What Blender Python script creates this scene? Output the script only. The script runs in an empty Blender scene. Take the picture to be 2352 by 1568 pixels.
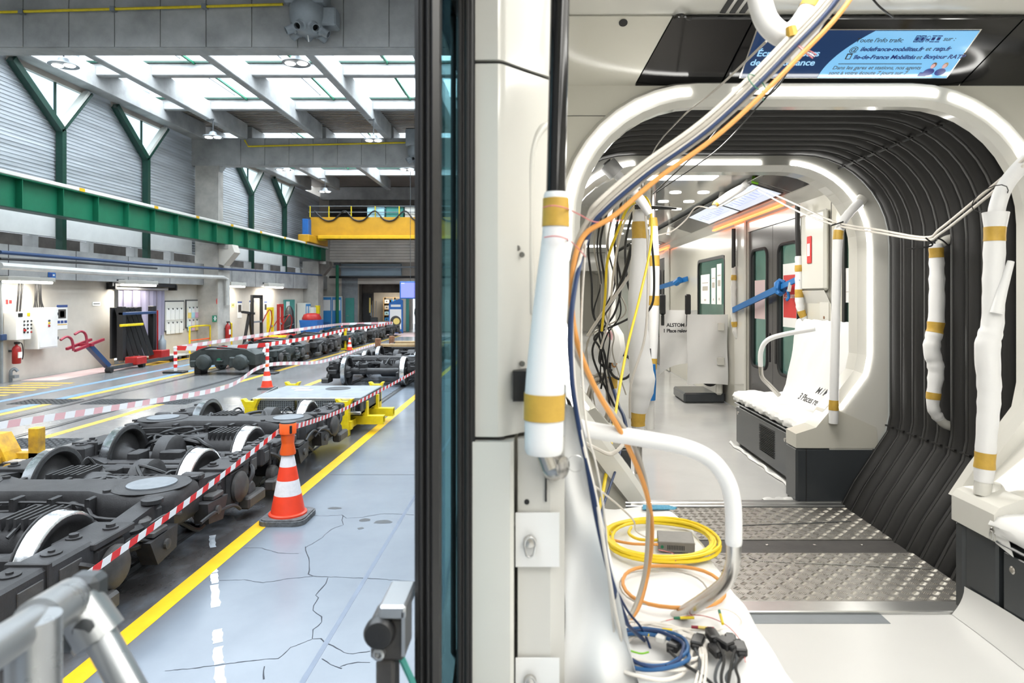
import bpy, math, random
from mathutils import Vector, Matrix
R = math.radians
SC = bpy.context.scene
COL = SC.collection
random.seed(7)

# ------------------------------------------------------------------ camera
CAM_H = 2.25
cam_d = bpy.data.cameras.new('camera'); cam = bpy.data.objects.new('camera', cam_d); COL.objects.link(cam)
cam.location = (0, 0, CAM_H); cam.rotation_euler = (R(90), 0, 0)
cam_d.sensor_width = 36.0; cam_d.sensor_fit = 'HORIZONTAL'
cam_d.lens = 36.0 * 1500 / 2352
cam_d.shift_x = (1176 - 1230) / 2352; cam_d.shift_y = (682 - 784) / 2352
cam_d.clip_start = 0.02; cam_d.clip_end = 300
cam_d.dof.use_dof = True; cam_d.dof.focus_distance = 4.6; cam_d.dof.aperture_fstop = 4.5
SC.camera = cam

# ------------------------------------------------------------------ world, exposure
w = bpy.data.worlds.new('overcast_sky'); SC.world = w; w.use_nodes = True
w.node_tree.nodes['Background'].inputs[0].default_value = (0.86, 0.93, 1.0, 1)
w.node_tree.nodes['Background'].inputs[1].default_value = 2.2
SC.view_settings.view_transform = 'Standard'; SC.view_settings.look = 'None'
SC.view_settings.gamma = 1; SC.view_settings.use_curve_mapping = False
SC.view_settings.exposure = 0.03
cy = SC.cycles      # light paths only: fewer bounces keep the interior quick to trace
cy.max_bounces = 6; cy.diffuse_bounces = 2; cy.glossy_bounces = 2; cy.transmission_bounces = 2; cy.transparent_max_bounces = 8
cy.caustics_reflective = False; cy.caustics_refractive = False; cy.use_adaptive_sampling = True; cy.adaptive_threshold = 0.04

# ------------------------------------------------------------------ daylight over the roof lights and train ceiling lamps
def area(name, loc, sx, sy, power, col=(1, 1, 1), rot=(0, 0, 0), spread=180):
    d = bpy.data.lights.new(name, 'AREA'); d.shape = 'RECTANGLE'; d.size = sx; d.size_y = sy
    d.energy = power; d.color = col; d.spread = R(spread)
    o = bpy.data.objects.new(name, d); COL.objects.link(o); o.location = loc; o.rotation_euler = rot
    return o
DAY = (0.88, 0.945, 1.0)
SKYLIGHTS = [(-4.5, -1.5), (1.5, 4.5), (7.5, 11.0), (15.6, 20.3), (21.6, 24.0), (28.8, 33.0), (34.6, 37.0)]
for y0, y1 in SKYLIGHTS:
    area('daylight_roof', (-3.3, (y0 + y1) / 2, 10.3), 21.0, y1 - y0 - 0.1, 870 * (y1 - y0), DAY)
WARM = (1.0, 0.968, 0.905)

# ------------------------------------------------------------------ geometry helpers
def P(px, py, Y):            # point at depth Y seen at photo pixel
    return Vector(((px - 1230) * Y / 1500, Y, CAM_H - (py - 682) * Y / 1500))
def F(px, py, z=0.0):        # point on a horizontal plane
    Y = 1500 * (CAM_H - z) / (py - 682)
    return Vector(((px - 1230) * Y / 1500, Y, z))
def WX(px, py, X):           # point on a lengthwise plane
    Y = 1500 * X / (px - 1230)
    return Vector((X, Y, CAM_H - (py - 682) * Y / 1500))

class MB:
    def __init__(s): s.v = []; s.f = []
    def add(s, vs, fs):
        b = len(s.v); s.v += [tuple(v) for v in vs]; s.f += [tuple(b + i for i in f) for f in fs]; return s
    def box(s, lo, hi, M=None):
        x0, y0, z0 = lo; x1, y1, z1 = hi
        vs = [(x0,y0,z0),(x1,y0,z0),(x1,y1,z0),(x0,y1,z0),(x0,y0,z1),(x1,y0,z1),(x1,y1,z1),(x0,y1,z1)]
        if M is not None: vs = [M @ Vector(v) for v in vs]
        return s.add(vs, [(0,3,2,1),(4,5,6,7),(0,1,5,4),(1,2,6,5),(2,3,7,6),(3,0,4,7)])
    def rbox(s, lo, hi, c=0.01, M=None):   # chamfered box
        c = min(c, *(abs(hi[i] - lo[i]) * 0.49 for i in range(3)))
        ctr = [(lo[i] + hi[i]) / 2 for i in range(3)]; h = [(hi[i] - lo[i]) / 2 for i in range(3)]
        vs = []; idx = {}
        for sx in (-1, 1):
            for sy in (-1, 1):
                for sz in (-1, 1):
                    sg = (sx, sy, sz)
                    for a in range(3):
                        p = [ctr[i] + sg[i] * (h[i] if i == a else h[i] - c) for i in range(3)]
                        idx[(sg, a)] = len(vs); vs.append(Vector(p))
        fs = []
        for a in range(3):
            b, d = (a + 1) % 3, (a + 2) % 3
            for s0 in (-1, 1):
                q = []
                for sb, sd in ((-1,-1),(1,-1),(1,1),(-1,1)):
                    g = [0,0,0]; g[a] = s0; g[b] = sb; g[d] = sd; q.append(idx[(tuple(g), a)])
                fs.append(q if s0 > 0 else q[::-1])
            for sb in (-1, 1):
                for sd in (-1, 1):
                    g0 = [0,0,0]; g1 = [0,0,0]
                    g0[b] = g1[b] = sb; g0[d] = g1[d] = sd; g0[a] = -1; g1[a] = 1
                    g0, g1 = tuple(g0), tuple(g1)
                    q = [idx[(g0, b)], idx[(g1, b)], idx[(g1, d)], idx[(g0, d)]]
                    fs.append(q if sb * sd < 0 else q[::-1])
        for sx in (-1, 1):
            for sy in (-1, 1):
                for sz in (-1, 1):
                    q = [idx[((sx, sy, sz), a)] for a in range(3)]
                    fs.append(q if sx * sy * sz > 0 else q[::-1])
        if M is not None: vs = [M @ v for v in vs]
        return s.add(vs, fs)
    def cyl(s, p0, p1, r0, r1=None, n=16, caps=True):
        p0 = Vector(p0); p1 = Vector(p1); r1 = r0 if r1 is None else r1
        d = (p1 - p0).normalized(); a = d.orthogonal().normalized(); b = d.cross(a)
        vs = []
        for p, r in ((p0, r0), (p1, r1)):
            for i in range(n):
                t = 2 * math.pi * i / n; vs.append(p + a * (r * math.cos(t)) + b * (r * math.sin(t)))
        fs = [(i, (i + 1) % n, n + (i + 1) % n, n + i) for i in range(n)]
        if caps: fs += [tuple(range(n))[::-1], tuple(range(n, 2 * n))]
        return s.add(vs, fs)
    def tube(s, pts, r, n=8, closed=False, caps=True):
        pts = [Vector(p) for p in pts]; m = len(pts)
        rr = r if isinstance(r, (list, tuple)) else [r] * m
        tang = []
        for i in range(m):
            a = pts[(i - 1) % m] if (closed or i > 0) else pts[0]
            c = pts[(i + 1) % m] if (closed or i < m - 1) else pts[-1]
            t = c - a; tang.append(t.normalized() if t.length > 1e-9 else Vector((0, 0, 1)))
        u = tang[0].orthogonal().normalized(); vs = []
        for i in range(m):
            if i:
                q = tang[i - 1].rotation_difference(tang[i]); u = q @ u
                u = (u - tang[i] * u.dot(tang[i])).normalized()
            v = tang[i].cross(u)
            for k in range(n):
                t = 2 * math.pi * k / n; vs.append(pts[i] + (u * math.cos(t) + v * math.sin(t)) * rr[i])
        fs = []
        for i in range(m if closed else m - 1):
            j = (i + 1) % m
            for k in range(n): fs.append((i*n+k, i*n+(k+1)%n, j*n+(k+1)%n, j*n+k))
        if caps and not closed: fs += [tuple(range(n))[::-1], tuple(range((m-1)*n, m*n))]
        return s.add(vs, fs)
    def lathe(s, prof, p0=(0,0,0), axis=(0,0,1), n=24, M=None, cap=True):   # prof: (r, h) pairs
        p0 = Vector(p0); d = Vector(axis).normalized(); a = d.orthogonal().normalized(); b = d.cross(a)
        vs = []; m = len(prof)
        for r, h in prof:
            for i in range(n):
                t = 2 * math.pi * i / n; vs.append(p0 + d * h + a * (r * math.cos(t)) + b * (r * math.sin(t)))
        fs = []
        for j in range(m - 1):
            for i in range(n): fs.append((j*n+i, j*n+(i+1)%n, (j+1)*n+(i+1)%n, (j+1)*n+i))
        if cap and prof[0][0] > 1e-6: fs.append(tuple(range(n))[::-1])
        if cap and prof[-1][0] > 1e-6: fs.append(tuple(range((m-1)*n, m*n)))
        if M is not None: vs = [M @ v for v in vs]
        return s.add(vs, fs)
    def prism(s, poly, vec):       # planar polygon (3D points) extruded along vec
        poly = [Vector(p) for p in poly]; vec = Vector(vec); n = len(poly)
        vs = poly + [p + vec for p in poly]
        fs = [tuple(range(n))[::-1], tuple(range(n, 2 * n))] + [(i, (i+1)%n, n+(i+1)%n, n+i) for i in range(n)]
        return s.add(vs, fs)
    def bar(s, p0, p1, w, h, up=(0,0,1)):   # rectangular bar from p0 to p1
        p0 = Vector(p0); p1 = Vector(p1); d = (p1 - p0).normalized(); u = Vector(up)
        a = d.cross(u)
        if a.length < 1e-6: a = d.orthogonal()
        a.normalize(); b = a.cross(d)
        vs = [p + a * (sx * w / 2) + b * (sy * h / 2) for p in (p0, p1) for sx, sy in ((-1,-1),(1,-1),(1,1),(-1,1))]
        return s.add(vs, [(0,1,2,3)[::-1],(4,5,6,7),(0,1,5,4),(1,2,6,5),(2,3,7,6),(3,0,4,7)])
    def grid(s, fn, nu, nv, flip=False):
        vs = [fn(i / nu, j / nv) for j in range(nv + 1) for i in range(nu + 1)]
        fs = []
        for j in range(nv):
            for i in range(nu):
                a = j * (nu + 1) + i; q = (a, a + 1, a + nu + 2, a + nu + 1); fs.append(q[::-1] if flip else q)
        return s.add(vs, fs)
    def build(s, name, m, parent=None, smooth=None, loc=None):
        me = bpy.data.meshes.new(name)
        if loc is not None: vs = [(v[0]-loc[0], v[1]-loc[1], v[2]-loc[2]) for v in s.v]
        else: vs = s.v
        me.from_pydata(vs, [], s.f)
        import bmesh
        bm = bmesh.new(); bm.from_mesh(me); bmesh.ops.recalc_face_normals(bm, faces=bm.faces); bm.to_mesh(me); bm.free()
        if m is not None: me.materials.append(MATS[m] if isinstance(m, str) else m)
        if smooth:
            me.polygons.foreach_set('use_smooth', [True] * len(me.polygons))
            try: me.set_sharp_from_angle(angle=R(smooth if smooth is not True else 40))
            except Exception: pass
        o = bpy.data.objects.new(name, me); COL.objects.link(o)
        if loc is not None: o.location = loc
        if parent is not None: o.parent = parent
        return o

def tag(o, label=None, cat=None, group=None, kind=None):
    if label: o['label'] = label
    if cat: o['category'] = cat
    if group: o['group'] = group
    if kind: o['kind'] = kind
    return o
def thing(name, label, cat, loc=(0, 0, 0), group=None, rz=0):
    o = bpy.data.objects.new(name, None); COL.objects.link(o); o.location = loc; o.rotation_euler = (0, 0, rz)
    o.empty_display_size = 0.1
    return tag(o, label, cat, group)
def struct(o): o['kind'] = 'structure'; return o
def copy_tree(o, parent=None):
    c = o.copy(); COL.objects.link(c); c.parent = parent
    if parent is not None: c.matrix_parent_inverse = o.matrix_parent_inverse.copy()
    for ch in KIDS.get(o.name, [x for x in bpy.data.objects if x.parent == o]): copy_tree(ch, c)
    return c
KIDS = {}
def spline(pts, n=8, closed=False):     # Catmull-Rom through points
    pts = [Vector(p) for p in pts]; m = len(pts); out = []
    rng = range(m) if closed else range(m - 1)
    for i in rng:
        g = lambda k: pts[k % m] if closed else pts[max(0, min(m - 1, k))]
        p0, p1, p2, p3 = g(i-1), g(i), g(i+1), g(i+2)
        for k in range(n):
            t = k / n
            out.append(0.5 * ((2*p1) + (p2-p0)*t + (2*p0-5*p1+4*p2-p3)*t*t + (3*p1-p0-3*p2+p3)*t*t*t))
    if not closed: out.append(pts[-1])
    return out
def rrect(w, h, r, n=5):                # rounded rectangle outline, centred
    o = []
    for cx, cy, a0 in ((w/2-r, h/2-r, 0), (-w/2+r, h/2-r, 90), (-w/2+r, -h/2+r, 180), (w/2-r, -h/2+r, 270)):
        for k in range(n + 1):
            a = R(a0 + 90 * k / n); o.append((cx + r * math.cos(a), cy + r * math.sin(a)))
    return o

# ------------------------------------------------------------------ materials
MATS = {}
def mat(name, col, rough=0.5, metal=0.0, var=0.0, scale=4.0, bump=0.0, bscale=60.0, col2=None, emit=None, estr=0.0,
        stretch=None, coat=0.0, trans=0.0, detail=6.0, spec=None, rvar=0.0, alpha=1.0):
    m = bpy.data.materials.new(name); m.use_nodes = True; nt = m.node_tree; N = nt.nodes; L = nt.links
    b = N['Principled BSDF']; c4 = (*col, 1)
    b.inputs['Base Color'].default_value = c4; b.inputs['Roughness'].default_value = rough
    b.inputs['Metallic'].default_value = metal; b.inputs['Coat Weight'].default_value = coat
    b.inputs['Transmission Weight'].default_value = trans
    if spec is not None: b.inputs['Specular IOR Level'].default_value = spec
    if alpha < 1: b.inputs['Alpha'].default_value = alpha
    if emit: b.inputs['Emission Color'].default_value = (*emit, 1); b.inputs['Emission Strength'].default_value = estr
    if var or col2 or bump or rvar:
        g = N.new('ShaderNodeNewGeometry'); mp = N.new('ShaderNodeMapping'); L.new(g.outputs['Position'], mp.inputs[0])
        if stretch: mp.inputs['Scale'].default_value = stretch
        nz = N.new('ShaderNodeTexNoise'); nz.inputs['Scale'].default_value = scale; nz.inputs['Detail'].default_value = detail
        nz.inputs['Roughness'].default_value = 0.62
        L.new(mp.outputs[0], nz.inputs['Vector'])
        if var or col2:
            rp = N.new('ShaderNodeValToRGB'); L.new(nz.outputs['Fac'], rp.inputs[0])
            rp.color_ramp.elements[0].position = 0.32; rp.color_ramp.elements[1].position = 0.68
            c2 = col2 or tuple(min(1, x * (1 + var)) for x in col)
            c1 = col if col2 else tuple(x * (1 - var) for x in col)
            rp.color_ramp.elements[0].color = (*c1, 1); rp.color_ramp.elements[1].color = (*c2, 1)
            L.new(rp.outputs[0], b.inputs['Base Color'])
        if rvar:
            mr = N.new('ShaderNodeMapRange'); L.new(nz.outputs['Fac'], mr.inputs[0])
            mr.inputs[1].default_value = 0.3; mr.inputs[2].default_value = 0.7
            mr.inputs[3].default_value = rough - rvar; mr.inputs[4].default_value = rough + rvar
            L.new(mr.outputs[0], b.inputs['Roughness'])
        if bump:
            n2 = N.new('ShaderNodeTexNoise'); n2.inputs['Scale'].default_value = bscale; n2.inputs['Detail'].default_value = 4
            L.new(mp.outputs[0], n2.inputs['Vector'])
            bp = N.new('ShaderNodeBump'); bp.inputs['Strength'].default_value = bump; bp.inputs['Distance'].default_value = 0.01
            L.new(n2.outputs['Fac'], bp.inputs['Height']); L.new(bp.outputs[0], b.inputs['Normal'])
    MATS[name] = m; return m
def glassy(name, col, transp=0.8, rough=0.05):    # thin pane: tinted transparency with a surface reflection
    m = bpy.data.materials.new(name); m.use_nodes = True; nt = m.node_tree; N = nt.nodes; L = nt.links
    N.remove(N['Principled BSDF']); out = N['Material Output']
    t = N.new('ShaderNodeBsdfTransparent'); t.inputs[0].default_value = (*[c * transp for c in col], 1)
    g = N.new('ShaderNodeBsdfGlossy'); g.inputs['Roughness'].default_value = rough
    lw = N.new('ShaderNodeLayerWeight'); lw.inputs[0].default_value = 0.5
    pw = N.new('ShaderNodeMath'); pw.operation = 'POWER'; L.new(lw.outputs['Facing'], pw.inputs[0]); pw.inputs[1].default_value = 4.0
    fr = N.new('ShaderNodeMath'); fr.operation = 'MULTIPLY_ADD'; L.new(pw.outputs[0], fr.inputs[0]); fr.inputs[1].default_value = 0.7; fr.inputs[2].default_value = 0.03
    mx = N.new('ShaderNodeMixShader'); L.new(fr.outputs[0], mx.inputs[0]); L.new(t.outputs[0], mx.inputs[1]); L.new(g.outputs[0], mx.inputs[2])
    L.new(mx.outputs[0], out.inputs[0]); MATS[name] = m; return m

mat('concrete', (0.37, 0.372, 0.368), 0.8, var=0.22, scale=1.3, bump=0.12, bscale=25)
mat('concrete_warm', (0.43, 0.41, 0.375), 0.8, var=0.2, scale=1.6, bump=0.12, bscale=25)
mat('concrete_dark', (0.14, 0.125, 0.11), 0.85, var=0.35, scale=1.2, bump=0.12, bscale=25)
mat('seam', (0.07, 0.07, 0.07), 0.9)
mat('green_paint', (0.006, 0.15, 0.075), 0.45, var=0.12, scale=2)
mat('green_dark', (0.003, 0.040, 0.026), 0.45, var=0.15, scale=3)
mat('clad', (0.52, 0.55, 0.585), 0.42, metal=0.25, var=0.22, scale=1.1, stretch=(1, 0.35, 7))
mat('clad_brown', (0.42, 0.375, 0.33), 0.55, metal=0.1, var=0.15, scale=1.0)
mat('plaster', (0.56, 0.52, 0.46), 0.8, var=0.08, scale=1.2)
mat('plaster_dirty', (0.42, 0.40, 0.36), 0.8, var=0.2, scale=1.5)
mat('white_paint', (0.78, 0.78, 0.76), 0.5, var=0.04, scale=3)
mat('off_white', (0.66, 0.65, 0.6), 0.5)
mat('yellow_line', (0.72, 0.42, 0.012), 0.38, var=0.1, scale=6)
mat('yellow_old', (0.52, 0.34, 0.05), 0.5, var=0.25, scale=5)
mat('blue_line', (0.13, 0.24, 0.36), 0.5, var=0.2, scale=8)
mat('pink_paint', (0.55, 0.40, 0.38), 0.6, var=0.1, scale=3)
mat('white_line', (0.34, 0.39, 0.45), 0.5, col2=(0.62, 0.66, 0.70), scale=16)
mat('joint_faint', (0.13, 0.16, 0.215), 0.3, var=0.1, scale=5)
mat('chrome_dull', (0.42, 0.435, 0.45), 0.30, metal=0.75, rvar=0.05, scale=14)
mat('crack', (0.035, 0.04, 0.05), 0.9)
mat('rail_steel', (0.16, 0.165, 0.17), 0.35, metal=0.8, var=0.3, scale=9)
mat('groove', (0.02, 0.02, 0.022), 0.9)
mat('grate', (0.07, 0.075, 0.08), 0.6, metal=0.5)
mat('black_matte', (0.012, 0.012, 0.013), 0.7)
mat('black_gloss', (0.008, 0.008, 0.009), 0.12)
mat('black_plastic', (0.015, 0.015, 0.016), 0.4)
mat('dark_grey', (0.05, 0.055, 0.06), 0.5, var=0.2, scale=8)
mat('pad_grey', (0.15, 0.165, 0.18), 0.5, var=0.15, scale=9)
mat('bogie', (0.029, 0.028, 0.029), 0.50, var=0.35, scale=7, bump=0.15, bscale=90, spec=0.4)
mat('bogie_light', (0.052, 0.049, 0.047), 0.50, var=0.3, scale=9, bump=0.1, bscale=90)
mat('bogie_green', (0.030, 0.038, 0.037), 0.55, var=0.35, scale=6, bump=0.1)
mat('bogie_dark', (0.014, 0.014, 0.015), 0.55, var=0.3, scale=12)
mat('hose', (0.022, 0.022, 0.023), 0.5, var=0.2, scale=10)
mat('tread', (0.78, 0.80, 0.83), 0.26, metal=1.0, rvar=0.07, scale=14, var=0.06)
mat('rim_steel', (0.36, 0.37, 0.38), 0.3, metal=1.0, var=0.2, scale=12)
mat('rust', (0.20, 0.09, 0.045), 0.8, var=0.4, scale=14)
mat('galv', (0.40, 0.42, 0.44), 0.34, metal=0.75, var=0.18, scale=11)
mat('zinc', (0.24, 0.262, 0.28), 0.5, metal=0.3, var=0.12, scale=4)
mat('alu', (0.62, 0.62, 0.61), 0.28, metal=0.9, var=0.06, scale=6)
mat('steel_brushed', (0.56, 0.54, 0.51), 0.27, metal=1.0, var=0.05, scale=30)
mat('yellow_metal', (0.74, 0.56, 0.01), 0.42, var=0.12, scale=9)
mat('yellow_rusty', (0.70, 0.40, 0.015), 0.5, col2=(0.30, 0.16, 0.03), scale=5)
mat('crane_yellow', (0.54, 0.275, 0.010), 0.45, var=0.12, scale=1.5)
mat('orange_plastic', (0.86, 0.115, 0.015), 0.4, var=0.05, scale=9)
mat('cone_red', (0.80, 0.055, 0.02), 0.42, var=0.06, scale=9)
mat('reflective', (0.72, 0.70, 0.72), 0.45, var=0.06, scale=30)
mat('rubber_base', (0.10, 0.105, 0.11), 0.75, var=0.4, scale=25, bump=0.3, bscale=120)
mat('tape_red', (0.70, 0.03, 0.03), 0.45)
mat('tape_white', (0.80, 0.79, 0.80), 0.45)
mat('tape_pink', (0.72, 0.42, 0.44), 0.5)
mat('red_paint', (0.36, 0.016, 0.014), 0.4, var=0.15, scale=6)
mat('red_pink', (0.26, 0.014, 0.035), 0.45, var=0.15, scale=6)
mat('blue_paint', (0.02, 0.13, 0.42), 0.45, var=0.1, scale=4)
mat('locker_blue', (0.03, 0.24, 0.58), 0.45)
mat('teal_paint', (0.05, 0.26, 0.23), 0.5, var=0.1, scale=3)
mat('pipe_blue', (0.02, 0.05, 0.13), 0.4)
mat('pipe_grey', (0.55, 0.55, 0.53), 0.45, var=0.1, scale=3)
mat('paper', (0.80, 0.80, 0.78), 0.7)
mat('paper_pink', (0.75, 0.45, 0.62), 0.7)
mat('paper_cyan', (0.40, 0.68, 0.80), 0.7)
mat('paper_yellow', (0.85, 0.66, 0.20), 0.7)
mat('ink', (0.03, 0.03, 0.04), 0.7)
mat('ink_blue', (0.03, 0.07, 0.25), 0.6)
mat('sign_green', (0.01, 0.17, 0.09), 0.5)
mat('sign_red', (0.62, 0.03, 0.03), 0.5)
mat('conv_grey', (0.17, 0.16, 0.145), 0.5, var=0.08, scale=30)
mat('wood', (0.42, 0.28, 0.14), 0.6, var=0.2, scale=5)
mat('lamp', (1, 1, 1), emit=(1.0, 0.99, 0.95), estr=14.0)
mat('tube_lamp', (1, 1, 1), emit=(1.0, 0.97, 0.90), estr=22.0)
mat('screen_blue', (0.1, 0.1, 0.3), 0.3, emit=(0.27, 0.33, 1.0), estr=1.0)
mat('blue_panel', (0.30, 0.38, 0.45), 0.6, var=0.06, scale=2)
mat('room_glow', (0.8, 0.75, 0.6), 0.8)
glassy('glass', (0.85, 0.95, 0.97), 0.92)
glassy('roof_glass', (0.93, 0.97, 1.0), 0.95, 0.3)
# ================================================================== THE HALL: setting
# floor with a polished, stained concrete material
def floor_material():
    m = bpy.data.materials.new('hall_floor'); m.use_nodes = True; nt = m.node_tree; N = nt.nodes; L = nt.links
    b = N['Principled BSDF']
    g = N.new('ShaderNodeNewGeometry')
    def noise(sc, st=(1, 1, 1), det=7):
        mp = N.new('ShaderNodeMapping'); mp.inputs['Scale'].default_value = st; L.new(g.outputs['Position'], mp.inputs[0])
        n = N.new('ShaderNodeTexNoise'); n.inputs['Scale'].default_value = sc; n.inputs['Detail'].default_value = det
        n.inputs['Roughness'].default_value = 0.65; L.new(mp.outputs[0], n.inputs['Vector']); return n.outputs['Fac']
    def ramp(f, a, b_, ca, cb):
        r = N.new('ShaderNodeValToRGB'); L.new(f, r.inputs[0]); e = r.color_ramp.elements
        e[0].position = a; e[1].position = b_; e[0].color = (*ca, 1); e[1].color = (*cb, 1); return r.outputs[0]
    base = ramp(noise(0.9, det=5), 0.25, 0.75, (0.150, 0.174, 0.208), (0.192, 0.217, 0.250))
    stain = ramp(noise(1.6, (1, 0.5, 1)), 0.35, 0.7, (0.03, 0.03, 0.033), (0.11, 0.10, 0.095))
    sx = N.new('ShaderNodeSeparateXYZ'); L.new(g.outputs['Position'], sx.inputs[0])
    def band(x0, x1, soft):     # 1 between x0 and x1: the oily strip along the track
        a = N.new('ShaderNodeMapRange'); a.interpolation_type = 'SMOOTHSTEP'; L.new(sx.outputs['X'], a.inputs[0]); a.inputs[1].default_value = x0 - soft; a.inputs[2].default_value = x0 + soft
        c = N.new('ShaderNodeMapRange'); c.interpolation_type = 'SMOOTHSTEP'; L.new(sx.outputs['X'], c.inputs[0]); c.inputs[1].default_value = x1 + soft; c.inputs[2].default_value = x1 - soft
        mu = N.new('ShaderNodeMath'); mu.operation = 'MULTIPLY'; L.new(a.outputs[0], mu.inputs[0]); L.new(c.outputs[0], mu.inputs[1]); return mu.outputs[0]
    yb = N.new('ShaderNodeMapRange'); yb.interpolation_type = 'SMOOTHSTEP'; L.new(sx.outputs['Y'], yb.inputs[0])
    yb.inputs[1].default_value = 14.0; yb.inputs[2].default_value = 9.0
    bd = band(-4.9, -2.62, 0.22)
    m1 = N.new('ShaderNodeMath'); m1.operation = 'MULTIPLY'; L.new(bd, m1.inputs[0]); L.new(yb.outputs[0], m1.inputs[1])
    pn = N.new('ShaderNodeMapRange'); L.new(noise(1.1, (1, 0.6, 1)), pn.inputs[0]); pn.inputs[1].default_value = 0.25; pn.inputs[2].default_value = 0.5
    m2 = N.new('ShaderNodeMath'); m2.operation = 'MULTIPLY'; L.new(m1.outputs[0], m2.inputs[0]); L.new(pn.outputs[0], m2.inputs[1])
    farc = N.new('ShaderNodeMapRange'); L.new(sx.outputs['X'], farc.inputs[0]); farc.inputs[1].default_value = -3.5; farc.inputs[2].default_value = -6.5
    fm = N.new('ShaderNodeMix'); fm.data_type = 'RGBA'; L.new(farc.outputs[0], fm.inputs[0]); L.new(base, fm.inputs[6])
    L.new(ramp(noise(0.7), 0.3, 0.7, (0.145, 0.145, 0.145), (0.195, 0.195, 0.195)), fm.inputs[7])
    mx = N.new('ShaderNodeMix'); mx.data_type = 'RGBA'; L.new(m2.outputs[0], mx.inputs[0]); L.new(fm.outputs[2], mx.inputs[6]); L.new(stain, mx.inputs[7])
    L.new(mx.outputs[2], b.inputs['Base Color'])
    rr = N.new('ShaderNodeMapRange'); L.new(noise(1.2, det=2), rr.inputs[0]); rr.inputs[1].default_value = 0.3; rr.inputs[2].default_value = 0.7
    rr.inputs[3].default_value = 0.21; rr.inputs[4].default_value = 0.27; L.new(rr.outputs[0], b.inputs['Roughness'])
    bp = N.new('ShaderNodeBump'); bp.inputs['Strength'].default_value = 0.02; L.new(noise(5, det=2), bp.inputs['Height']); L.new(bp.outputs[0], b.inputs['Normal'])
    MATS['hall_floor'] = m
floor_material()
X_WALL = -14.0; Y_END = 43.0
floor = struct(MB().box((-15, -8, -0.3), (8, Y_END + 12, 0)).build('floor', 'hall_floor'))
def strip(name, m, x0, x1, y0, y1, z=0.003):
    return MB().box((x0, y0, 0.0002), (x1, y1, z)).build(name, m, floor)
strip('yellow_line', 'yellow_line', -2.785, -2.64, 1.5, 40, 0.002)
for y0, y1 in ((3.0, 9.7), (10.4, 13.7), (14.4, 38)): strip('yellow_line', 'yellow_old', -7.95, -7.78, y0, y1)
for y0, y1 in ((4.0, 13.7), (14.4, 38)): strip('yellow_line', 'yellow_old', -10.35, -10.15, y0, y1)
for y0, y1 in ((4.0, 13.7), (14.4, 36)): strip('blue_line', 'blue_line', -10.62, -10.38, y0, y1)
strip('blue_line', 'blue_line', -11.65, -11.45, 4, 38)
strip('yellow_line', 'yellow_old', -5.9, -5.72, 15.6, 17.8)
# warning hatch and floor paint near the left-hand wall
for k in range(9): strip('hatch_line', 'yellow_old', -13.4, -12.1, 13.6 + k * 0.42, 13.8 + k * 0.42)
strip('pink_patch', 'pink_paint', -13.9, -12.9, 17.6, 22.0)
MB().prism([(-13.9, 21.5, 0.0002), (-12.6, 21.5, 0.0002), (-12.9, 29, 0.0002), (-13.9, 29, 0.0002)], (0, 0, 0.003)).build('yellow_patch', 'yellow_line', floor)
MB().prism([(-12.0, 37, 0.0002), (-3, 37, 0.0002), (-3, 41.5, 0.0002), (-12.0, 41.5, 0.0002)], (0, 0, 0.002)).build('red_patch', 'pink_paint', floor)
# worn white paint stroke crossing the yellow line
a, b = F(487, 1225), F(506, 1580); d = (b - a)
for t0, t1 in ((0.02, 0.14), (0.31, 0.36), (0.365, 0.44), (0.45, 0.60), (0.73, 0.8), (0.82, 0.9), (0.91, 1.0)):
    n = d.cross(Vector((0, 0, 1))).normalized() * 0.03; p, q = a + d * t0, a + d * t1; mb = MB(); pts = []
    for k in range(7): pts.append(p + (q - p) * k / 6 + n * random.uniform(0.7, 1.2))
    for k in range(7): pts.append(p + (q - p) * (6 - k) / 6 - n * random.uniform(0.7, 1.2))
    mb.prism([v + Vector((0, 0, 0.0004)) for v in pts], (0, 0, 0.0012)).build('worn_white_line', 'white_line', floor)
# rails let into the floor
for xr in (-3.32, -4.79, -8.36, -9.76):
    yy0 = 1.2
    MB().box((xr - 0.035, yy0, 0.0002), (xr + 0.035, Y_END, 0.004)).build('rail', 'rail_steel', floor)
    for s in (-1, 1): MB().box((xr + s * 0.055 - 0.018, yy0, 0.0002), (xr + s * 0.055 + 0.018, Y_END, 0.0015)).build('rail_groove', 'groove', floor)
strip('floor_joint', 'joint_faint', -1.38, -1.345, 1, 40, 0.001)
def grate(x0, x1, y0, y1):
    g = MB().box((x0, y0, 0.0002), (x1, y1, 0.0014)).build('drain_grate', 'groove', floor)
    mb = MB(); n = int((x1 - x0) / 0.1)
    for k in range(n + 1): mb.box((x0 + (x1 - x0) * k / n - 0.018, y0, 0.001), (x0 + (x1 - x0) * k / n + 0.018, y1, 0.006))
    for k in range(7): mb.box((x0, y0 + (y1 - y0) * k / 6 - 0.015, 0.001), (x1, y0 + (y1 - y0) * k / 6 + 0.015, 0.006))
    tag(mb.build('grate_bars', 'grate', g), kind='stuff')
for x0, x1, y0, y1 in ((-11.1, -9.95, 13.72, 14.38), (-9.55, -8.5, 13.72, 14.38), (-8.2, -7.35, 13.72, 14.38), (-9.6, -8.45, 9.72, 10.38), (-8.2, -7.2, 9.72, 10.38)):
    grate(x0, x1, y0, y1)
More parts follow.
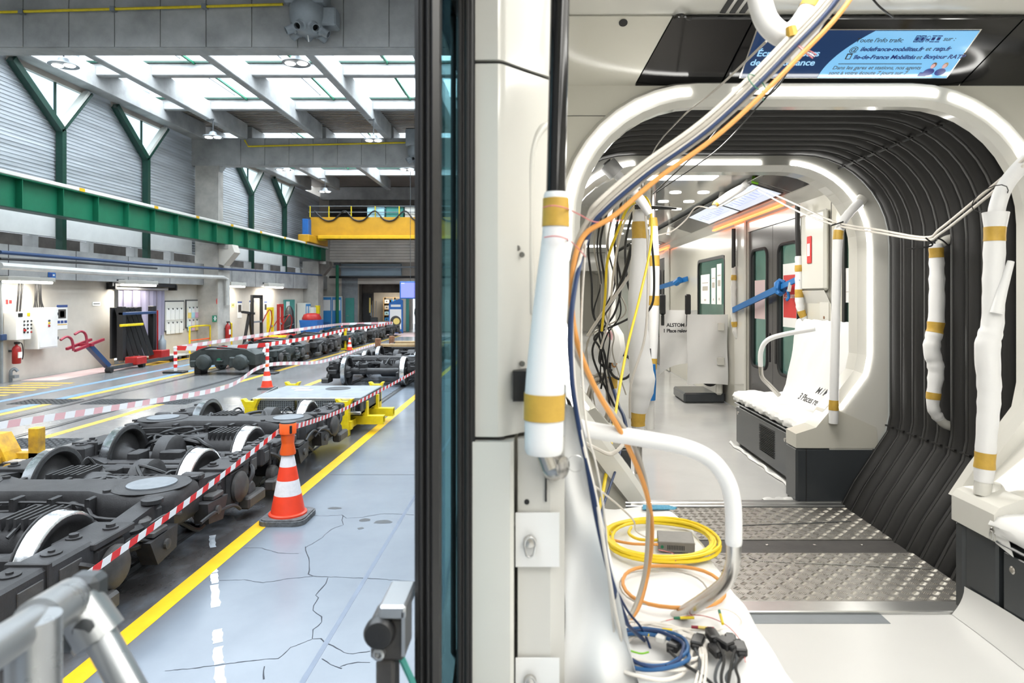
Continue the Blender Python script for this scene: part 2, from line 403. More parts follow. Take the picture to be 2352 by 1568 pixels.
# cracks and joints in the near floor, traced on the ground plane
CR = [[(700,1255),(712,1290),(708,1318),(718,1323),(760,1325),(850,1328),(950,1335)],
      [(480,1333),(560,1331),(605,1338),(660,1329),(718,1323)],
      [(752,1326),(748,1340),(725,1366),(731,1372),(720,1390),(718,1402),(740,1416),(740,1428),(720,1445),(716,1466),(738,1466)],
      [(380,1540),(440,1535),(520,1524),(610,1514),(640,1512),(668,1486),(716,1468)],
      [(738,1466),(745,1474),(783,1492),(790,1499),(810,1501),(850,1495)],
      [(700,1258),(740,1235),(760,1215),(788,1205),(785,1195),(788,1184)],
      [(715,1184),(760,1184),(786,1182),(797,1190),(835,1187),(885,1179),(950,1182)],
      [(607,1530),(606,1560)],[(560,1258),(600,1258),(640,1270),(686,1271)],
      [(740,1512),(760,1526),(785,1535)],[(780,1530),(820,1520),(850,1521)]]
for c in CR:
    pts = []
    for (xa, ya), (xb, yb) in zip(c, c[1:]):
        L_ = max(1, int(math.hypot(xb - xa, yb - ya) / 9))
        for k in range(L_):
            t = k / L_; pts.append(F(xa + (xb - xa) * t + random.uniform(-1.5, 1.5), ya + (yb - ya) * t + random.uniform(-0.7, 0.7)))
    pts.append(F(*c[-1])); mb = MB(); vs = []; fs = []
    for i, p in enumerate(pts):
        dd = (pts[min(i + 1, len(pts) - 1)] - pts[max(i - 1, 0)]); nn = Vector((-dd.y, dd.x, 0)).normalized() * random.uniform(0.0022, 0.0055)
        vs += [p + nn + Vector((0, 0, 0.0007)), p - nn + Vector((0, 0, 0.0007))]
        if i: fs.append((2*i-2, 2*i-1, 2*i+1, 2*i))
    mb.add(vs, fs).build('floor_crack', 'crack', floor)
for y in (F(700, 1090).y,): MB().box((-2.6, y - 0.006, 0.0002), (0, y + 0.006, 0.0012)).build('floor_joint', 'crack', floor)
for px, py, w_, h_ in ((880,1198,0.09,0.06),(838,1194,0.06,0.05),(828,1213,0.03,0.03),(768,1167,0.07,0.04)):
    p = F(px, py); MB().prism([(p.x + w_ * math.cos(t) * random.uniform(.8, 1.2), p.y + h_ * math.sin(t) * random.uniform(.8, 1.2), 0.0003) for t in [k * 0.628 for k in range(10)]], (0, 0, 0.0008)).build('floor_stain', 'dark_grey', floor)

# ---- left-hand long wall
XW = X_WALL
wl = struct(MB().box((XW - 0.4, -8, 0), (XW, 21.7, 2.9)).box((XW - 0.4, 24.5, 0), (XW, Y_END, 2.9)).box((XW - 0.4, 21.7, 2.55), (XW, 24.5, 2.9)).build('wall_left', 'plaster'))
MB().box((XW - 3.2, 20.5, 0), (XW - 3, 25.5, 3)).box((XW - 3, 20.5, 0), (XW - .4, 20.7, 3)).box((XW - 3, 25.3, 0), (XW - .4, 25.5, 3)).box((XW - 3, 20.5, 2.9), (XW - .4, 25.5, 3)).build('back_room', 'plaster_dirty', wl)
# concrete ring beam above the doors
band = struct(MB().box((XW - 0.5, -8, 2.75), (XW + 0.28, Y_END, 3.62)).build('trim_1', 'concrete'))
band.name = 'trim_1'
for k in range(17):
    y = 2 + k * 2.5; MB().box((XW + 0.2, y - 0.012, 2.75), (XW + 0.284, y + 0.012, 3.62)).build('beam_joint', 'seam', band)
# low strip of openings, with little stub posts, above the ring beam
for k in range(15):
    y = 9 + k * 2.3; MB().box((XW - 0.3, y, 3.62), (XW - 0.02, y + 0.22, 3.98)).build('stub_post', 'concrete', band)
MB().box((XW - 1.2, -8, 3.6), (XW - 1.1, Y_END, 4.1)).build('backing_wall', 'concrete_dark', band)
# metal cladding: ribbed sheets between the Y posts
XC = XW - 0.25
def ribs(y0, y1, z0, z1, name, m, parent, pitch=0.16, depth=0.035):
    vs = []; fs = []; n = int((z1 - z0) / pitch); prof = []
    for k in range(n):
        z = z0 + k * pitch; prof += [(0, z), (0, z + pitch * 0.55), (depth, z + pitch * 0.65), (depth, z + pitch * 0.9)]
    prof.append((0, z0 + n * pitch))
    for y in (y0, y1):
        for x, z in prof: vs.append((XC + x, y, z))
    L_ = len(prof); fs = [(i, i + 1, L_ + i + 1, L_ + i) for i in range(L_ - 1)]
    return MB().add(vs, fs).build(name, m, parent)
wall_up = struct(MB().box((XC - 0.06, -8, 4.0), (XC - 0.05, 15.4, 8.85)).build('wall_upper_left', 'clad'))
FORKS = [(19.4, 7.2, -1.85, 1.25), (23.65, 7.25, -1.75, 1.3), (32.4, 7.35, -1.6, 1.25), (36.7, 7.35, -1.6, 1.25)]
ZT = 8.66
bays = [(8.0, 15.15, None), (15.15, 27.1, (0, 1)), (27.1, 43.2, (2, 3))]
def clad_panel(y0, y1, forks):
    # ribbed sheet cut below the triangular windows: narrow vertical strips follow the window edges
    step = 0.16; n = int((y1 - y0) / step); vs = []; fs = []; L_ = None; pitch = 0.11; depth = 0.022
    segs = []
    def topz(y):
        for (yf, zf, a_, b_) in forks:
            if yf + a_ < y < yf + b_:
                return zf + (ZT - zf) * ((y - yf) / b_ if y > yf else (y - yf) / a_)
        return 8.85
    ys = sorted(set([y0 + (y1 - y0) * k / n for k in range(n + 1)] + [f[0] for f in forks] + [f[0] + f[2] for f in forks] + [f[0] + f[3] for f in forks]))
    mb = MB()
    for ya, yb in zip(ys, ys[1:]):
        za, zb = topz(ya + 1e-4), topz(yb - 1e-4)
        zz = 4.0; lim = max(za, zb)
        while zz < lim - 1e-6:
            zlev = [(0, zz), (0, zz + pitch * 0.55), (depth, zz + pitch * 0.65), (depth, zz + pitch * 0.92), (0, zz + pitch)]
            q = [(XC + x, ya, min(z, za)) for x, z in zlev] + [(XC + x, yb, min(z, zb)) for x, z in zlev]
            mb.add(q, [(i, i + 1, 5 + i + 1, 5 + i) for i in range(4)]); zz += pitch
    return mb
for i, (y0, y1, fk) in enumerate(bays):
    ff = [FORKS[k] for k in fk] if fk else []
    clad_panel(y0, y1, ff).build('cladding_sheet', 'clad', wall_up)
    for f in ff:
        yf, zf, a_, b_ = f
        gl = MB().prism([(XC - 0.04, yf, zf + 0.05), (XC - 0.04, yf + b_ - 0.06, ZT - 0.02), (XC - 0.04, yf + a_ + 0.08, ZT - 0.02)], (0.012, 0, 0))
        gl.build('window_pane', 'glass', wall_up)
        MB().box((XC - 0.05, yf - 0.03, zf + 0.1), (XC, yf + 0.03, ZT)).build('glazing_bar', 'green_dark', wall_up)
        MB().box((XC - 0.08, yf + a_, ZT - 0.03), (XC + 0.06, yf + b_, ZT + 0.19)).build('window_head', 'clad_brown', wall_up)
for i, (yf, zf, a_, b_) in enumerate(FORKS):
    t = thing('forked_post', ['green steel Y-shaped wall post nearest the front concrete beam', 'green steel Y-shaped wall post just before the concrete column', 'small green Y-shaped post in the far bay, beside the column', 'small green Y-shaped post in the far bay, by the yellow crane'][i], 'post', (XC, yf, 0))
    x = 0.16
    MB().box((x - 0.1, -0.085, 3.63), (x + 0.1, 0.085, zf + 0.02)).build('post', 'green_dark', t)
    MB().bar((x, 0, zf), (x, a_, ZT), 0.19, 0.2, (1, 0, 0)).build('arm', 'green_dark', t)
    MB().bar((x, 0, zf), (x, b_, ZT), 0.07, 0.2, (1, 0, 0)).build('arm', 'green_dark', t)
    MB().bar((x - .02, -0.02, zf + .12), (x - .02, b_ - .12, ZT + .02), 0.10, 0.2, (1, 0, 0)).build('arm_lining', 'off_white', t)
lo_ = MB().box((XC + .03, 6, 4.02), (XC + .045, 27.0, 4.85)).box((XC + .03, 28.1, 4.02), (XC + .045, 39.3, 4.85)).build('white_dado', 'white_paint', wall_up)
# horizontal white sheet below the crane rail, dark gap at the bottom
# ---- portal frames (columns + cross beams) and roof beams
def portal(yc, name, right=9.0):
    b = struct(MB().box((XW - 0.4, yc, 7.69), (right, yc + 0.42, 8.83)).build(name, 'concrete'))
    k = 0; x = -13.2
    while x < right - 1:
        MB().rbox((x + 0.008, yc - 0.03, 7.715), (x + 0.992, yc + 0.02, 8.83), 0.006).build('formwork_panel', 'concrete', b); x += 1.0
    MB().box((XW - 0.1, yc, 0), (XW + 0.86, yc + 0.42, 7.69)).build('column', 'concrete_warm', b)
    MB().prism([(XW + .86, yc + .1, 7.69), (XW + .86, yc + .1, 7.45), (XW + 1.02, yc + .1, 7.69)], (0, .25, 0)).build('haunch', 'concrete', b)
    return b
portal(14.3, 'beam_front'); portal(27.05, 'beam_middle')
for y0, y1 in ((-8, 14.3), (14.72, 27.05), (27.47, 39.8)):
    for i, x in enumerate((-13.9, -12.05, -8.95, -6.1, -3.2, -0.3, 2.6)):
        w_ = 0.5 if i == 0 else 0.26
        struct(MB().rbox((x - w_ / 2, y0, 8.76), (x + w_ / 2, y1, 9.42), 0.02).build('roof_beam', 'concrete'))
# roof deck between the roof lights, cross purlins under its edges
edges = [-8.0]
for s in SKYLIGHTS: edges += list(s)
edges.append(45.0)
for i in range(0, len(edges), 2):
    y0, y1 = edges[i], edges[i + 1]
    mb = MB(); n = max(2, int((y1 - y0) / 0.22)); vs = []; fs = []
    for k in range(n):
        ya = y0 + (y1 - y0) * k / n; dy = (y1 - y0) / n
        mb.add([(-14.6, ya, 9.45), (-14.6, ya + dy * .55, 9.45), (-14.6, ya + dy * .65, 9.5), (-14.6, ya + dy, 9.5), (8, ya, 9.45), (8, ya + dy * .55, 9.45), (8, ya + dy * .65, 9.5), (8, ya + dy, 9.5)], [(0,1,5,4),(1,2,6,5),(2,3,7,6)])
    mb.box((-14.6, y0, 9.51), (8, y1, 9.6))
    c = struct(mb.build('ceiling', 'clad_brown'))
    if i > 0: MB().rbox((-14, y0 - 0.02, 9.14), (8, y0 + 0.22, 9.5), 0.02).build('purlin', 'concrete', c)
    if i > 0: MB().box((-14, y0 - 0.1, 9.5), (8, y0 - 0.02, 9.56)).build('purlin_flange', 'green_dark', c)
for j, (y0, y1) in enumerate(SKYLIGHTS):
    if y1 < 5: continue
    fr = struct(MB().box((-14.2, y0 - 0.05, 9.6), (8, y0, 10.25)).box((-14.2, y1, 9.6), (8, y1 + 0.05, 10.25)).build('window_%d' % (j + 1), 'white_paint'))
    n = 14
    for k in range(n):
        x0 = -14.2 + 22.0 * k / n; x1 = -14.2 + 22.0 * (k + 1) / n
        MB().add([(x0 + 0.02, y0, 9.72), (x1 - 0.02, y0, 9.72), (x1 - 0.02, y1, 9.72), (x0 + 0.02, y1, 9.72)], [(0, 1, 2, 3)]).build('pane', 'roof_glass', fr)
        MB().box((x0 - 0.02, y0, 9.66), (x0 + 0.02, y1, 9.76)).build('glazing_bar', 'zinc', fr)
    for x in (-10.6, -7.4, -4.6, -1.7):     # green wind bracing under the glass
        MB().bar((x, y1, 9.5), (x - 0.1, y0, 9.62), 0.07, 0.07).build('brace', 'green_paint', fr)
# ---- end wall with its openings
we = struct(MB().box((-15, Y_END, 3.1), (9, Y_END + 0.3, 9.5)).box((-15, Y_END, 0), (-11.7, Y_END + 0.3, 3.1)).box((-8.95, Y_END, 0), (-8.4, Y_END + .3, 3.1)).box((-7.4, Y_END, 0), (9, Y_END + .3, 3.1)).build('wall_end', 'plaster'))
MB().box((-12.75, Y_END - .02, 0), (-11.7, Y_END - .002, 3.5)).build('grey_paint', 'zinc', we)
MB().box((-14, Y_END - 0.5, 8.6), (8, Y_END, 9.4)).build('end_beam', 'concrete', we)
mb = MB()
for k in range(13):
    z = 4.5 + k * 0.19
    mb.prism([(-13.3, Y_END - 0.9 + k * .03, z), (-13.3, Y_END - 0.86 + k * .03, z + 0.17), (-13.3, Y_END - 0.7, z + 0.17), (-13.3, Y_END - 0.7, z)], (21, 0, 0))
tag(mb.build('louvre_slats', 'clad_brown', we), kind='stuff')
MB().box((-12.7, Y_END - 0.35, 3.62), (-8.8, Y_END - 0.01, 4.42)).build('blue_grey_panel', 'blue_panel', we)
MB().box((-13.5, Y_END - 0.3, 7.0), (8, Y_END - 0.01, 8.6)).build('dark_band', 'concrete_dark', we)
mat_dummy = 0
for z, m_, r in ((3.55, 'black_plastic', 0.08), (4.2, 'zinc', 0.06), (7.4, 'black_plastic', .08), (7.9, 'black_plastic', .08), (7.65, 'black_plastic', .06)):
    MB().cyl((-13.4, Y_END - 0.55, z), (6, Y_END - 0.55, z), r, n=8).build('pipe', m_, we)
struct(MB().box((7.6, -8, 0), (8, 46, 9.6)).build('wall_right', 'plaster_dirty')); struct(MB().box((-15, -8.3, 0), (8, -8, 9.6)).build('wall_back', 'plaster_dirty'))

# ================================================================== THE HALL: things
def wrect(x0, x1, y0, y1, X):
    Y0 = 1500 * X / (x0 - 1230); Y1 = 1500 * X / (x1 - 1230); Ym = (Y0 + Y1) / 2
    return Y0, Y1, CAM_H - (y1 - 682) * Ym / 1500, CAM_H - (y0 - 682) * Ym / 1500
# ---- green crane runway beam
XB = -13.0; ZB0, ZB1 = 4.42, 5.22
t = thing('crane_runway_beam', 'long green steel crane girder running along the wall on columns', 'girder', (XB, 24, ZB0))
def sub(mb, name, m, par, smooth=None):      # build world-space geometry under an unrotated thing
    return mb.build(name, m, par, smooth)
def wpart(t, mb, name, m, smooth=None, parent=None):
    o = mb.build(name, m, parent or t, smooth)
    if parent is None: o.matrix_parent_inverse = Matrix.Translation(-Vector(t.location))
    return o
wpart(t, MB().box((XB - 0.02, 6, ZB0 + 0.03), (XB + 0.02, 40.4, ZB1 - 0.03)), 'web', 'green_paint')
wpart(t, MB().box((XB - 0.2, 6, ZB1 - 0.03), (XB + 0.2, 40.4, ZB1)), 'top_flange', 'green_paint')
wpart(t, MB().box((XB - 0.2, 6, ZB0), (XB + 0.2, 40.4, ZB0 + 0.03)), 'bottom_flange', 'green_dark')
k = 0; y = 9.2
while y < 40.2:
    wpart(t, MB().prism([(XB + 0.02, y, ZB0 + .03), (XB + 0.19, y, ZB0 + .03), (XB + 0.19, y, ZB1 - .03), (XB + 0.02, y, ZB1 - .03)], (0, 0.02, 0)), 'stiffener', 'green_paint'); y += 1.42
t = thing('crane_rail', 'white capped crane rail lying on top of the green girder', 'rail', (XB, 24, ZB1))
wpart(t, MB().rbox((XB + 0.02, 6, ZB1), (XB + 0.22, 40.3, ZB1 + 0.10), 0.015), 'rail_cap', 'off_white')
for yy in (18.3, 21.9, 24.6, 27.4, 30.3, 33.2, 36.3): wpart(t, MB().box((XB + 0.215, yy, ZB1 + 0.005), (XB + 0.225, yy + 0.22, ZB1 + 0.095)), 'rail_mark', 'yellow_line')
# corbels that carry the girder
for i, yc in enumerate((27.0, 39.6)):
    t = thing('concrete_corbel', ['pale tapered concrete corbel under the green girder, on the middle column', 'dark concrete corbel under the far end of the green girder'][i], 'corbel', (XB - 0.2, yc, 3.6))
    wpart(t, MB().prism([(XB + .45, yc, 4.42), (XB + .55, yc, 4.1), (XB + 0.1, yc, 3.55), (XB - .105, yc, 3.62), (XB - .105, yc, 4.42)], (0, 0.55, 0)), 'bracket', 'plaster' if i == 0 else 'concrete_dark')
    wpart(t, MB().box((XB - .1, yc - .03, 4.25), (XB + .3, yc + .6, 4.415)), 'bearing_pad', 'concrete_warm')
# lower column stubs in front of the wall
for i, yc in enumerate((27.05, 39.4)):
    struct(MB().rbox((XW - 0.05, yc - .05, 0), (XW + 0.88, yc + 1.0, 4.4), 0.02).build('column_lower', 'concrete_warm'))
# ---- yellow overhead crane
YC = 38.0; xl = -13.35
t = thing('overhead_crane', 'yellow overhead travelling crane with railing and looped cables', 'crane', (-4, YC, 5.32))
wpart(t, MB().rbox((xl + .25, YC, 5.62), (5, YC + 0.6, 6.9), 0.02), 'girder', 'crane_yellow')
wpart(t, MB().rbox((xl + .75, YC - 0.25, 5.62), (5, YC + 0.7, 5.82), 0.02), 'bottom_flange', 'yellow_line')
wpart(t, MB().prism([(xl + .1, YC, 5.55), (xl + .9, YC, 5.55), (xl + 1.4, YC, 5.8), (xl + .3, YC, 5.8)], (0, .5, 0)), 'knee', 'yellow_metal')
wpart(t, MB().rbox((XB - .25, YC - 1.6, 5.33), (XB + .35, YC + 1.8, 5.75), 0.03), 'end_truck', 'crane_yellow')
wpart(t, MB().rbox((xl - .05, YC - .5, 5.8), (xl + .3, YC + .5, 6.75), 0.02), 'end_cabinet', 'blue_paint')
for i, x in enumerate((xl + .2, xl + 1.3, xl + 2.6, xl + 4, xl + 5.4, xl + 7.2)):
    wpart(t, MB().cyl((x, YC + .1, 6.9), (x, YC + .1, 7.55), 0.035, n=8), 'railing_post', 'yellow_metal')
for z in (7.2, 7.55): wpart(t, MB().cyl((xl + .1, YC + .1, z), (5, YC + .1, z), 0.025, n=6), 'railing_bar', 'zinc')
for i in range(3): wpart(t, MB().rbox((xl + 3.5 + i * 1.1, YC + .2, 6.9), (xl + 4.5 + i * 1.1, YC + .6, 7.5), .02), 'control_box', ['paper_cyan', 'teal_paint', 'off_white'][i])
pts = []
for i in range(7):
    x = xl + .5 + i * 1.75; pts += [(x, YC - .05, 7.25), (x + .55, YC - .05, 6.75), (x + 1.1, YC - .05, 6.72)]
wpart(t, MB().tube(spline(pts, 6), 0.045, 6), 'festoon_cable', 'black_plastic', True)
# ---- high-bay lamps
LAMPS = [(-12.5, 17.3, 8.38, 'high-bay lamp hung above the first green Y-post'), (-6.3, 17.2, 8.4, 'twin-glow high-bay lamp under the roof light near the ball vent'),
         (-11.85, 24.0, 8.12, 'high-bay lamp hanging before the middle beam, beside the second Y-post'), (-5.95, 24.0, 8.0, 'high-bay lamp hanging on a rod below the middle beam top'),
         (-11.6, 30.0, 8.1, 'far high-bay lamp just behind the middle beam above a Y-post'), (-11.6, 36.0, 8.05, 'far high-bay lamp hanging above the yellow crane'),
         (-5.9, 30.0, 8.1, 'far high-bay lamp just behind the middle beam beside the train door')]
for x, y, z, lb in LAMPS:
    t = thing('high_bay_lamp', lb, 'lamp', (x, y, z), 'high-bay lamps under the roof')
    MB().lathe([(0.05, 0.22), (0.12, 0.18), (0.16, 0.07), (0.34, 0.03), (0.36, 0.0), (0.33, 0.0)], n=20).build('housing', 'zinc', t, 30)
    MB().cyl((0, 0, 0.2), (0, 0, 8.8 - z), 0.02, n=6).build('rod', 'dark_grey', t)
    bx_ = min((-13.9, -12.05, -8.95, -6.1, -3.2), key=lambda q: abs(q - x)) - x; MB().box((min(bx_, 0) - .03, -0.03, 8.745 - z), (max(bx_, 0) + .03, 0.03, 8.8 - z)).build('hanger', 'dark_grey', t)
    for s in (-1, 1): MB().lathe([(0.0, -0.03), (0.11, -0.025), (0.14, 0.005)], (s * 0.16, 0, 0), n=14).build('lens', 'lamp', t, True)
# ---- ventilation balls on the cross beams
def vent(x, y, z, label, sc=1.0):
    t = thing('ceiling_air_diffuser', label, 'diffuser', (x, y, z))
    MB().rbox((-0.42, -0.3, 0.3), (0.42, 0.25, 1.0), 0.03).build('duct_box', 'zinc', t)
    MB().rbox((0.1, -0.1, -0.1), (0.62, 0.26, 0.3), 0.03).build('side_box', 'zinc', t)
    MB().lathe([(0.36, 0.32), (0.38, 0.25), (0.37, 0.05), (0.33, -0.12), (0.22, -0.25), (0.12, -0.28), (0, -0.28)], n=24).build('ball', 'zinc', t, 35)
    for k in range(7):
        a = R(k * 51 - 100); d = Vector((math.cos(a), math.sin(a), -0.55)).normalized()
        p = Vector((0, 0, -0.02)) + d * 0.3
        n_ = MB().lathe([(0.10, 0), (0.12, 0.03), (0.09, 0.06), (0.085, 0.2), (0.07, 0.2), (0.065, 0.08)], p, d, 14).build('nozzle', 'zinc', t, 35)
        MB().lathe([(0.066, 0.1), (0, 0.1)], p, d, 14).build('nozzle_mouth', 'black_matte', n_)
    MB().cyl((0, 0, -0.28), (0.02, 0, -0.42), 0.012, n=6).build('pull_rod', 'white_paint', t)
vent(P(707, 40, 13.95).x, 13.95, 8.12, 'grey ball-shaped air diffuser with nozzles on the front concrete beam')
vent(P(958, 345, 26.6).x, 26.6, 8.05, 'grey air diffuser box on the middle concrete beam beside the train door')
# ---- pipes
def pipe_thing(name, label, pts, r, m, cat='pipe', n=8, clips=None):
    t = thing(name, label, cat, pts[0])
    wpart(t, MB().tube(pts, r, n), 'pipe_run', m, True)
    for c in clips or []: wpart(t, MB().box((c[0] - .05, c[1] - .05, c[2] - .05), (c[0] + .05, c[1] + .05, c[2] + .05)), 'pipe_clip', 'zinc')
    return t
pipe_thing('gas_pipe', 'thin yellow gas pipe along the front concrete beam', [P(0, 28, 14.2), P(650, 10, 14.2)], 0.03, 'yellow_metal', clips=[P(50, 27, 14.2), P(260, 21, 14.2), P(470, 15, 14.2)])
pipe_thing('gas_pipe', 'thin yellow gas pipe bending along the middle concrete beam', [P(562, 322, 26.9), P(570, 336, 26.9), P(945, 327, 26.9)], 0.035, 'yellow_metal')
XP = XW + 1.0
pipe_thing('water_pipe', 'dark blue pipe along the concrete ring beam', [WX(0, 579, XP), WX(330, 606, XP), WX(740, 632, XP)], 0.05, 'pipe_blue')
pipe_thing('grey_pipe', 'fat pale grey pipe along the concrete ring beam', [WX(0, 610, XP), WX(250, 627, XP), WX(512, 637, XP), WX(521, 641, XP), WX(523, 700, XP)], 0.085, 'pipe_grey')
pipe_thing('black_pipe', 'thin black pipe between the blue and grey wall pipes', [WX(0, 594, XP), WX(180, 603, XP), WX(360, 616, XP)], 0.035, 'black_plastic')
# ---- strip lamps on the wall
for x0, x1, yy, lb in ((8, 118, 645, 'bright tube lamp above the electrical cabinets'), (280, 356, 652, 'tube lamp above the plastic strip curtain'), (525, 560, 655, 'tube lamp above the black mast lifter'), (612, 648, 657, 'tube lamp above the far teal door')):
    Y0, Y1, z0, z1 = wrect(x0, x1, yy - 4, yy + 3, XW + 0.5)
    t = thing('tube_light', lb, 'lamp', (XW + .5, (Y0 + Y1) / 2, z0), 'tube lamps along the wall')
    wpart(t, MB().rbox((XW + .38, Y0, z0 + .03), (XW + .62, Y1, z1 + .06), .01), 'housing', 'off_white')
    for yy in (Y0 + .1, Y1 - .1): wpart(t, MB().box((XW + .28, yy - .02, z1 + .02), (XW + .52, yy + .02, z1 + .08)), 'hanger', 'dark_grey')
    wpart(t, MB().rbox((XW + .42, Y0 + .03, z0 - .03), (XW + .58, Y1 - .03, z0 + .03), .02), 'diffuser', 'tube_lamp')
    area('tube_light_glow', (XW + .5, (Y0 + Y1) / 2, z0 - .05), .3, Y1 - Y0, 48, (1, 0.92, 0.78))
# ---- electrical boxes and small wall items
def wallbox(name, label, cat, x0, x1, y0, y1, depth, m, X=XW, group=None):
    Y0, Y1, z0, z1 = wrect(x0, x1, y0, y1, X + depth)
    t = thing(name, label, cat, (X, (Y0 + Y1) / 2, z0), group)
    wpart(t, MB().rbox((X + .002, Y0, z0), (X + depth, Y1, z1), .015), 'body', m)
    return t, Y0, Y1, z0, z1
t, Y0, Y1, z0, z1 = wallbox('control_panel', 'grey wall control panel covered in push buttons', 'control panel', 38, 72, 716, 780, .35, 'white_paint')
for r_ in range(4):
    for c_ in range(3): wpart(t, MB().cyl((XW + .35, Y0 + .25 + c_ * .12, z1 - .25 - r_ * .1), (XW + .37, Y0 + .25 + c_ * .12, z1 - .25 - r_ * .1), .025, n=8), 'button', ['black_plastic', 'black_plastic', 'red_paint'][c_ if r_ == 3 else 0])
wpart(t, MB().box((XW + .35, Y0 + .05, z1 - .13), (XW + .356, Y0 + .2, z1 - .03)), 'name_plate', 'black_plastic')
wpart(t, MB().box((XW + .35, Y1 - .15, z1 - .12), (XW + .356, Y1 - .05, z1 - .03)), 'warning_label', 'yellow_line')
wpart(t, MB().cyl((XW + .36, (Y0 + Y1) / 2, z0 + .25), (XW + .39, (Y0 + Y1) / 2, z0 + .25), .035, n=10), 'stop_button', 'red_paint')
for k in range(2): wpart(t, MB().cyl((XW + .2, Y0 + .2 + k * .1, z1), (XW + .2, Y0 + .3 + k * .1, 2.78), .025, n=6), 'conduit', 'black_plastic')
t, Y0, Y1, z0, z1 = wallbox('electrical_cabinet', 'tall pale wall cabinet with cable conduits entering the top', 'cabinet', 88, 133, 706, 800, .4, 'white_paint')
wpart(t, MB().rbox((XW + .4, Y0 + .04, z0 + .04), (XW + .415, Y1 - .04, z1 - .04), .006), 'door', 'white_paint')
for c_, zf, m_ in ((.5, .62, 'yellow_line'), (.5, .55, 'red_paint'), (.5, .68, 'dark_grey')): wpart(t, MB().cyl((XW + .41, Y0 + (Y1 - Y0) * c_, z0 + (z1 - z0) * zf), (XW + .44, Y0 + (Y1 - Y0) * c_, z0 + (z1 - z0) * zf), .03, n=8), 'switch', m_)
for zf in (.2, .8): wpart(t, MB().box((XW + .3, Y1, z0 + (z1 - z0) * zf), (XW + .4, Y1 + .03, z0 + (z1 - z0) * zf + .08)), 'hinge', 'dark_grey')
for k in range(6): wpart(t, MB().tube(spline([(XW + .2, Y0 + .1 + k * .07, z1), (XW + .2, Y0 + .12 + k * .05 + random.uniform(-.04, .04), z1 + .25), (XW + .2, Y0 + .2 + k * .03, 2.8)], 5), .018, 6), 'conduit', 'black_plastic', True)
def poster(label, x0, x1, y0, y1, base, blocks, X=XW, cat='poster', name='wall_poster', group=None):
    Y0, Y1, z0, z1 = wrect(x0, x1, y0, y1, X)
    t = thing(name, label, cat, (X, (Y0 + Y1) / 2, z0), group)
    wpart(t, MB().box((X + .002, Y0, z0), (X + .012, Y1, z1)), 'sheet', base)
    for a0, a1, b0, b1, m_ in blocks: wpart(t, MB().box((X + .0125, Y0 + (Y1 - Y0) * a0, z0 + (z1 - z0) * b0), (X + .016, Y0 + (Y1 - Y0) * a1, z0 + (z1 - z0) * b1)), 'print', m_)
    return t
poster('safety poster with blue header beside the tall pale cabinet', 129, 154, 700, 756, 'paper', [(0, 1, .9, 1, 'ink_blue'), (.15, .85, .45, .82, 'bogie_light'), (.3, .7, .5, .75, 'rust'), (.05, .3, .25, .36, 'ink_blue'), (.37, .62, .25, .36, 'ink_blue'), (.7, .95, .25, .36, 'ink_blue'), (.05, .95, .18, .21, 'yellow_line')])
poster('red fire-point sign above the push-button panel', 10, 27, 686, 700, 'paper', [(.1, .45, .1, .9, 'sign_red'), (.55, .95, .2, .8, 'sign_red')], cat='sign', name='wall_sign')
poster('small white nameplate above the black battery rack', 212, 230, 693, 702, 'paper', [(.1, .9, .4, .6, 'ink')], cat='sign', name='wall_sign')
t = poster('blue square sign on the concrete ring beam', 110, 127, 624, 640, 'blue_paint', [(.6, .85, .4, .65, 'paper'), (.1, .5, .2, .8, 'ink_blue')], X=XW + .29, cat='sign', name='wall_sign')
poster('green first-aid sign on the middle column', 487, 499, 724, 739, 'sign_green', [(.25, .75, .45, .6, 'paper'), (.4, .6, .2, .85, 'paper')], X=XW + .81, cat='sign', name='wall_sign')
poster('green emergency exit sign high on the middle column', 513, 524, 664, 676, 'sign_green', [(.2, .8, .4, .6, 'paper')], X=XW + .81, cat='sign', name='wall_sign')
poster('red fire sign under the emergency exit sign', 513, 524, 677, 688, 'paper', [(.1, .4, .1, .9, 'sign_red'), (.55, .9, .1, .9, 'sign_red')], X=XW + .81, cat='sign', name='wall_sign')
t = thing('round_sign', 'round red and white sign on the middle column', 'sign', WX(502, 692, XW + .82))
MB().lathe([(.2, 0), (.2, .02), (.14, .02)], axis=(1, 0, 0), n=18).build('red_ring', 'sign_red', t); MB().lathe([(.14, .021), (0, .022)], axis=(1, 0, 0), n=18).build('white_disc', 'paper', t); MB().box((.022, -.05, -.06), (.025, .05, .06)).build('symbol', 'sign_red', t)
# fire extinguishers
def extinguisher(loc, label, h=.62):
    t = thing('fire_extinguisher', label, 'extinguisher', loc, 'fire extinguishers')
    MB().lathe([(.085, 0), (.1, .02), (.1, h * .78), (.07, h * .88), (.03, h * .92), (.03, h)], n=14).build('cylinder_body', 'red_paint', t, 40)
    MB().rbox((-.04, -.05, h), (.06, .05, h + .06), .01).build('valve', 'black_plastic', t)
    MB().box((-.195, -.03, h * .6), (-.08, .03, h * .7)).build('wall_bracket', 'dark_grey', t)
    MB().tube(spline([(0, .04, h + .03), (.04, .13, h), (.06, .15, h * .5), (.05, .13, .1)], 6), .014, 6).build('hose', 'black_plastic', t, True)
    MB().box((.08, -.06, h * .3), (.104, .06, h * .6)).build('label_print', 'paper', t)
p = WX(38, 835, XW + .2); extinguisher(p, 'red fire extinguisher hung under the push-button panel', .52)
p = WX(523, 779, XW + 1.0); extinguisher((p.x, p.y, p.z), 'red fire extinguisher on the middle column', .7)
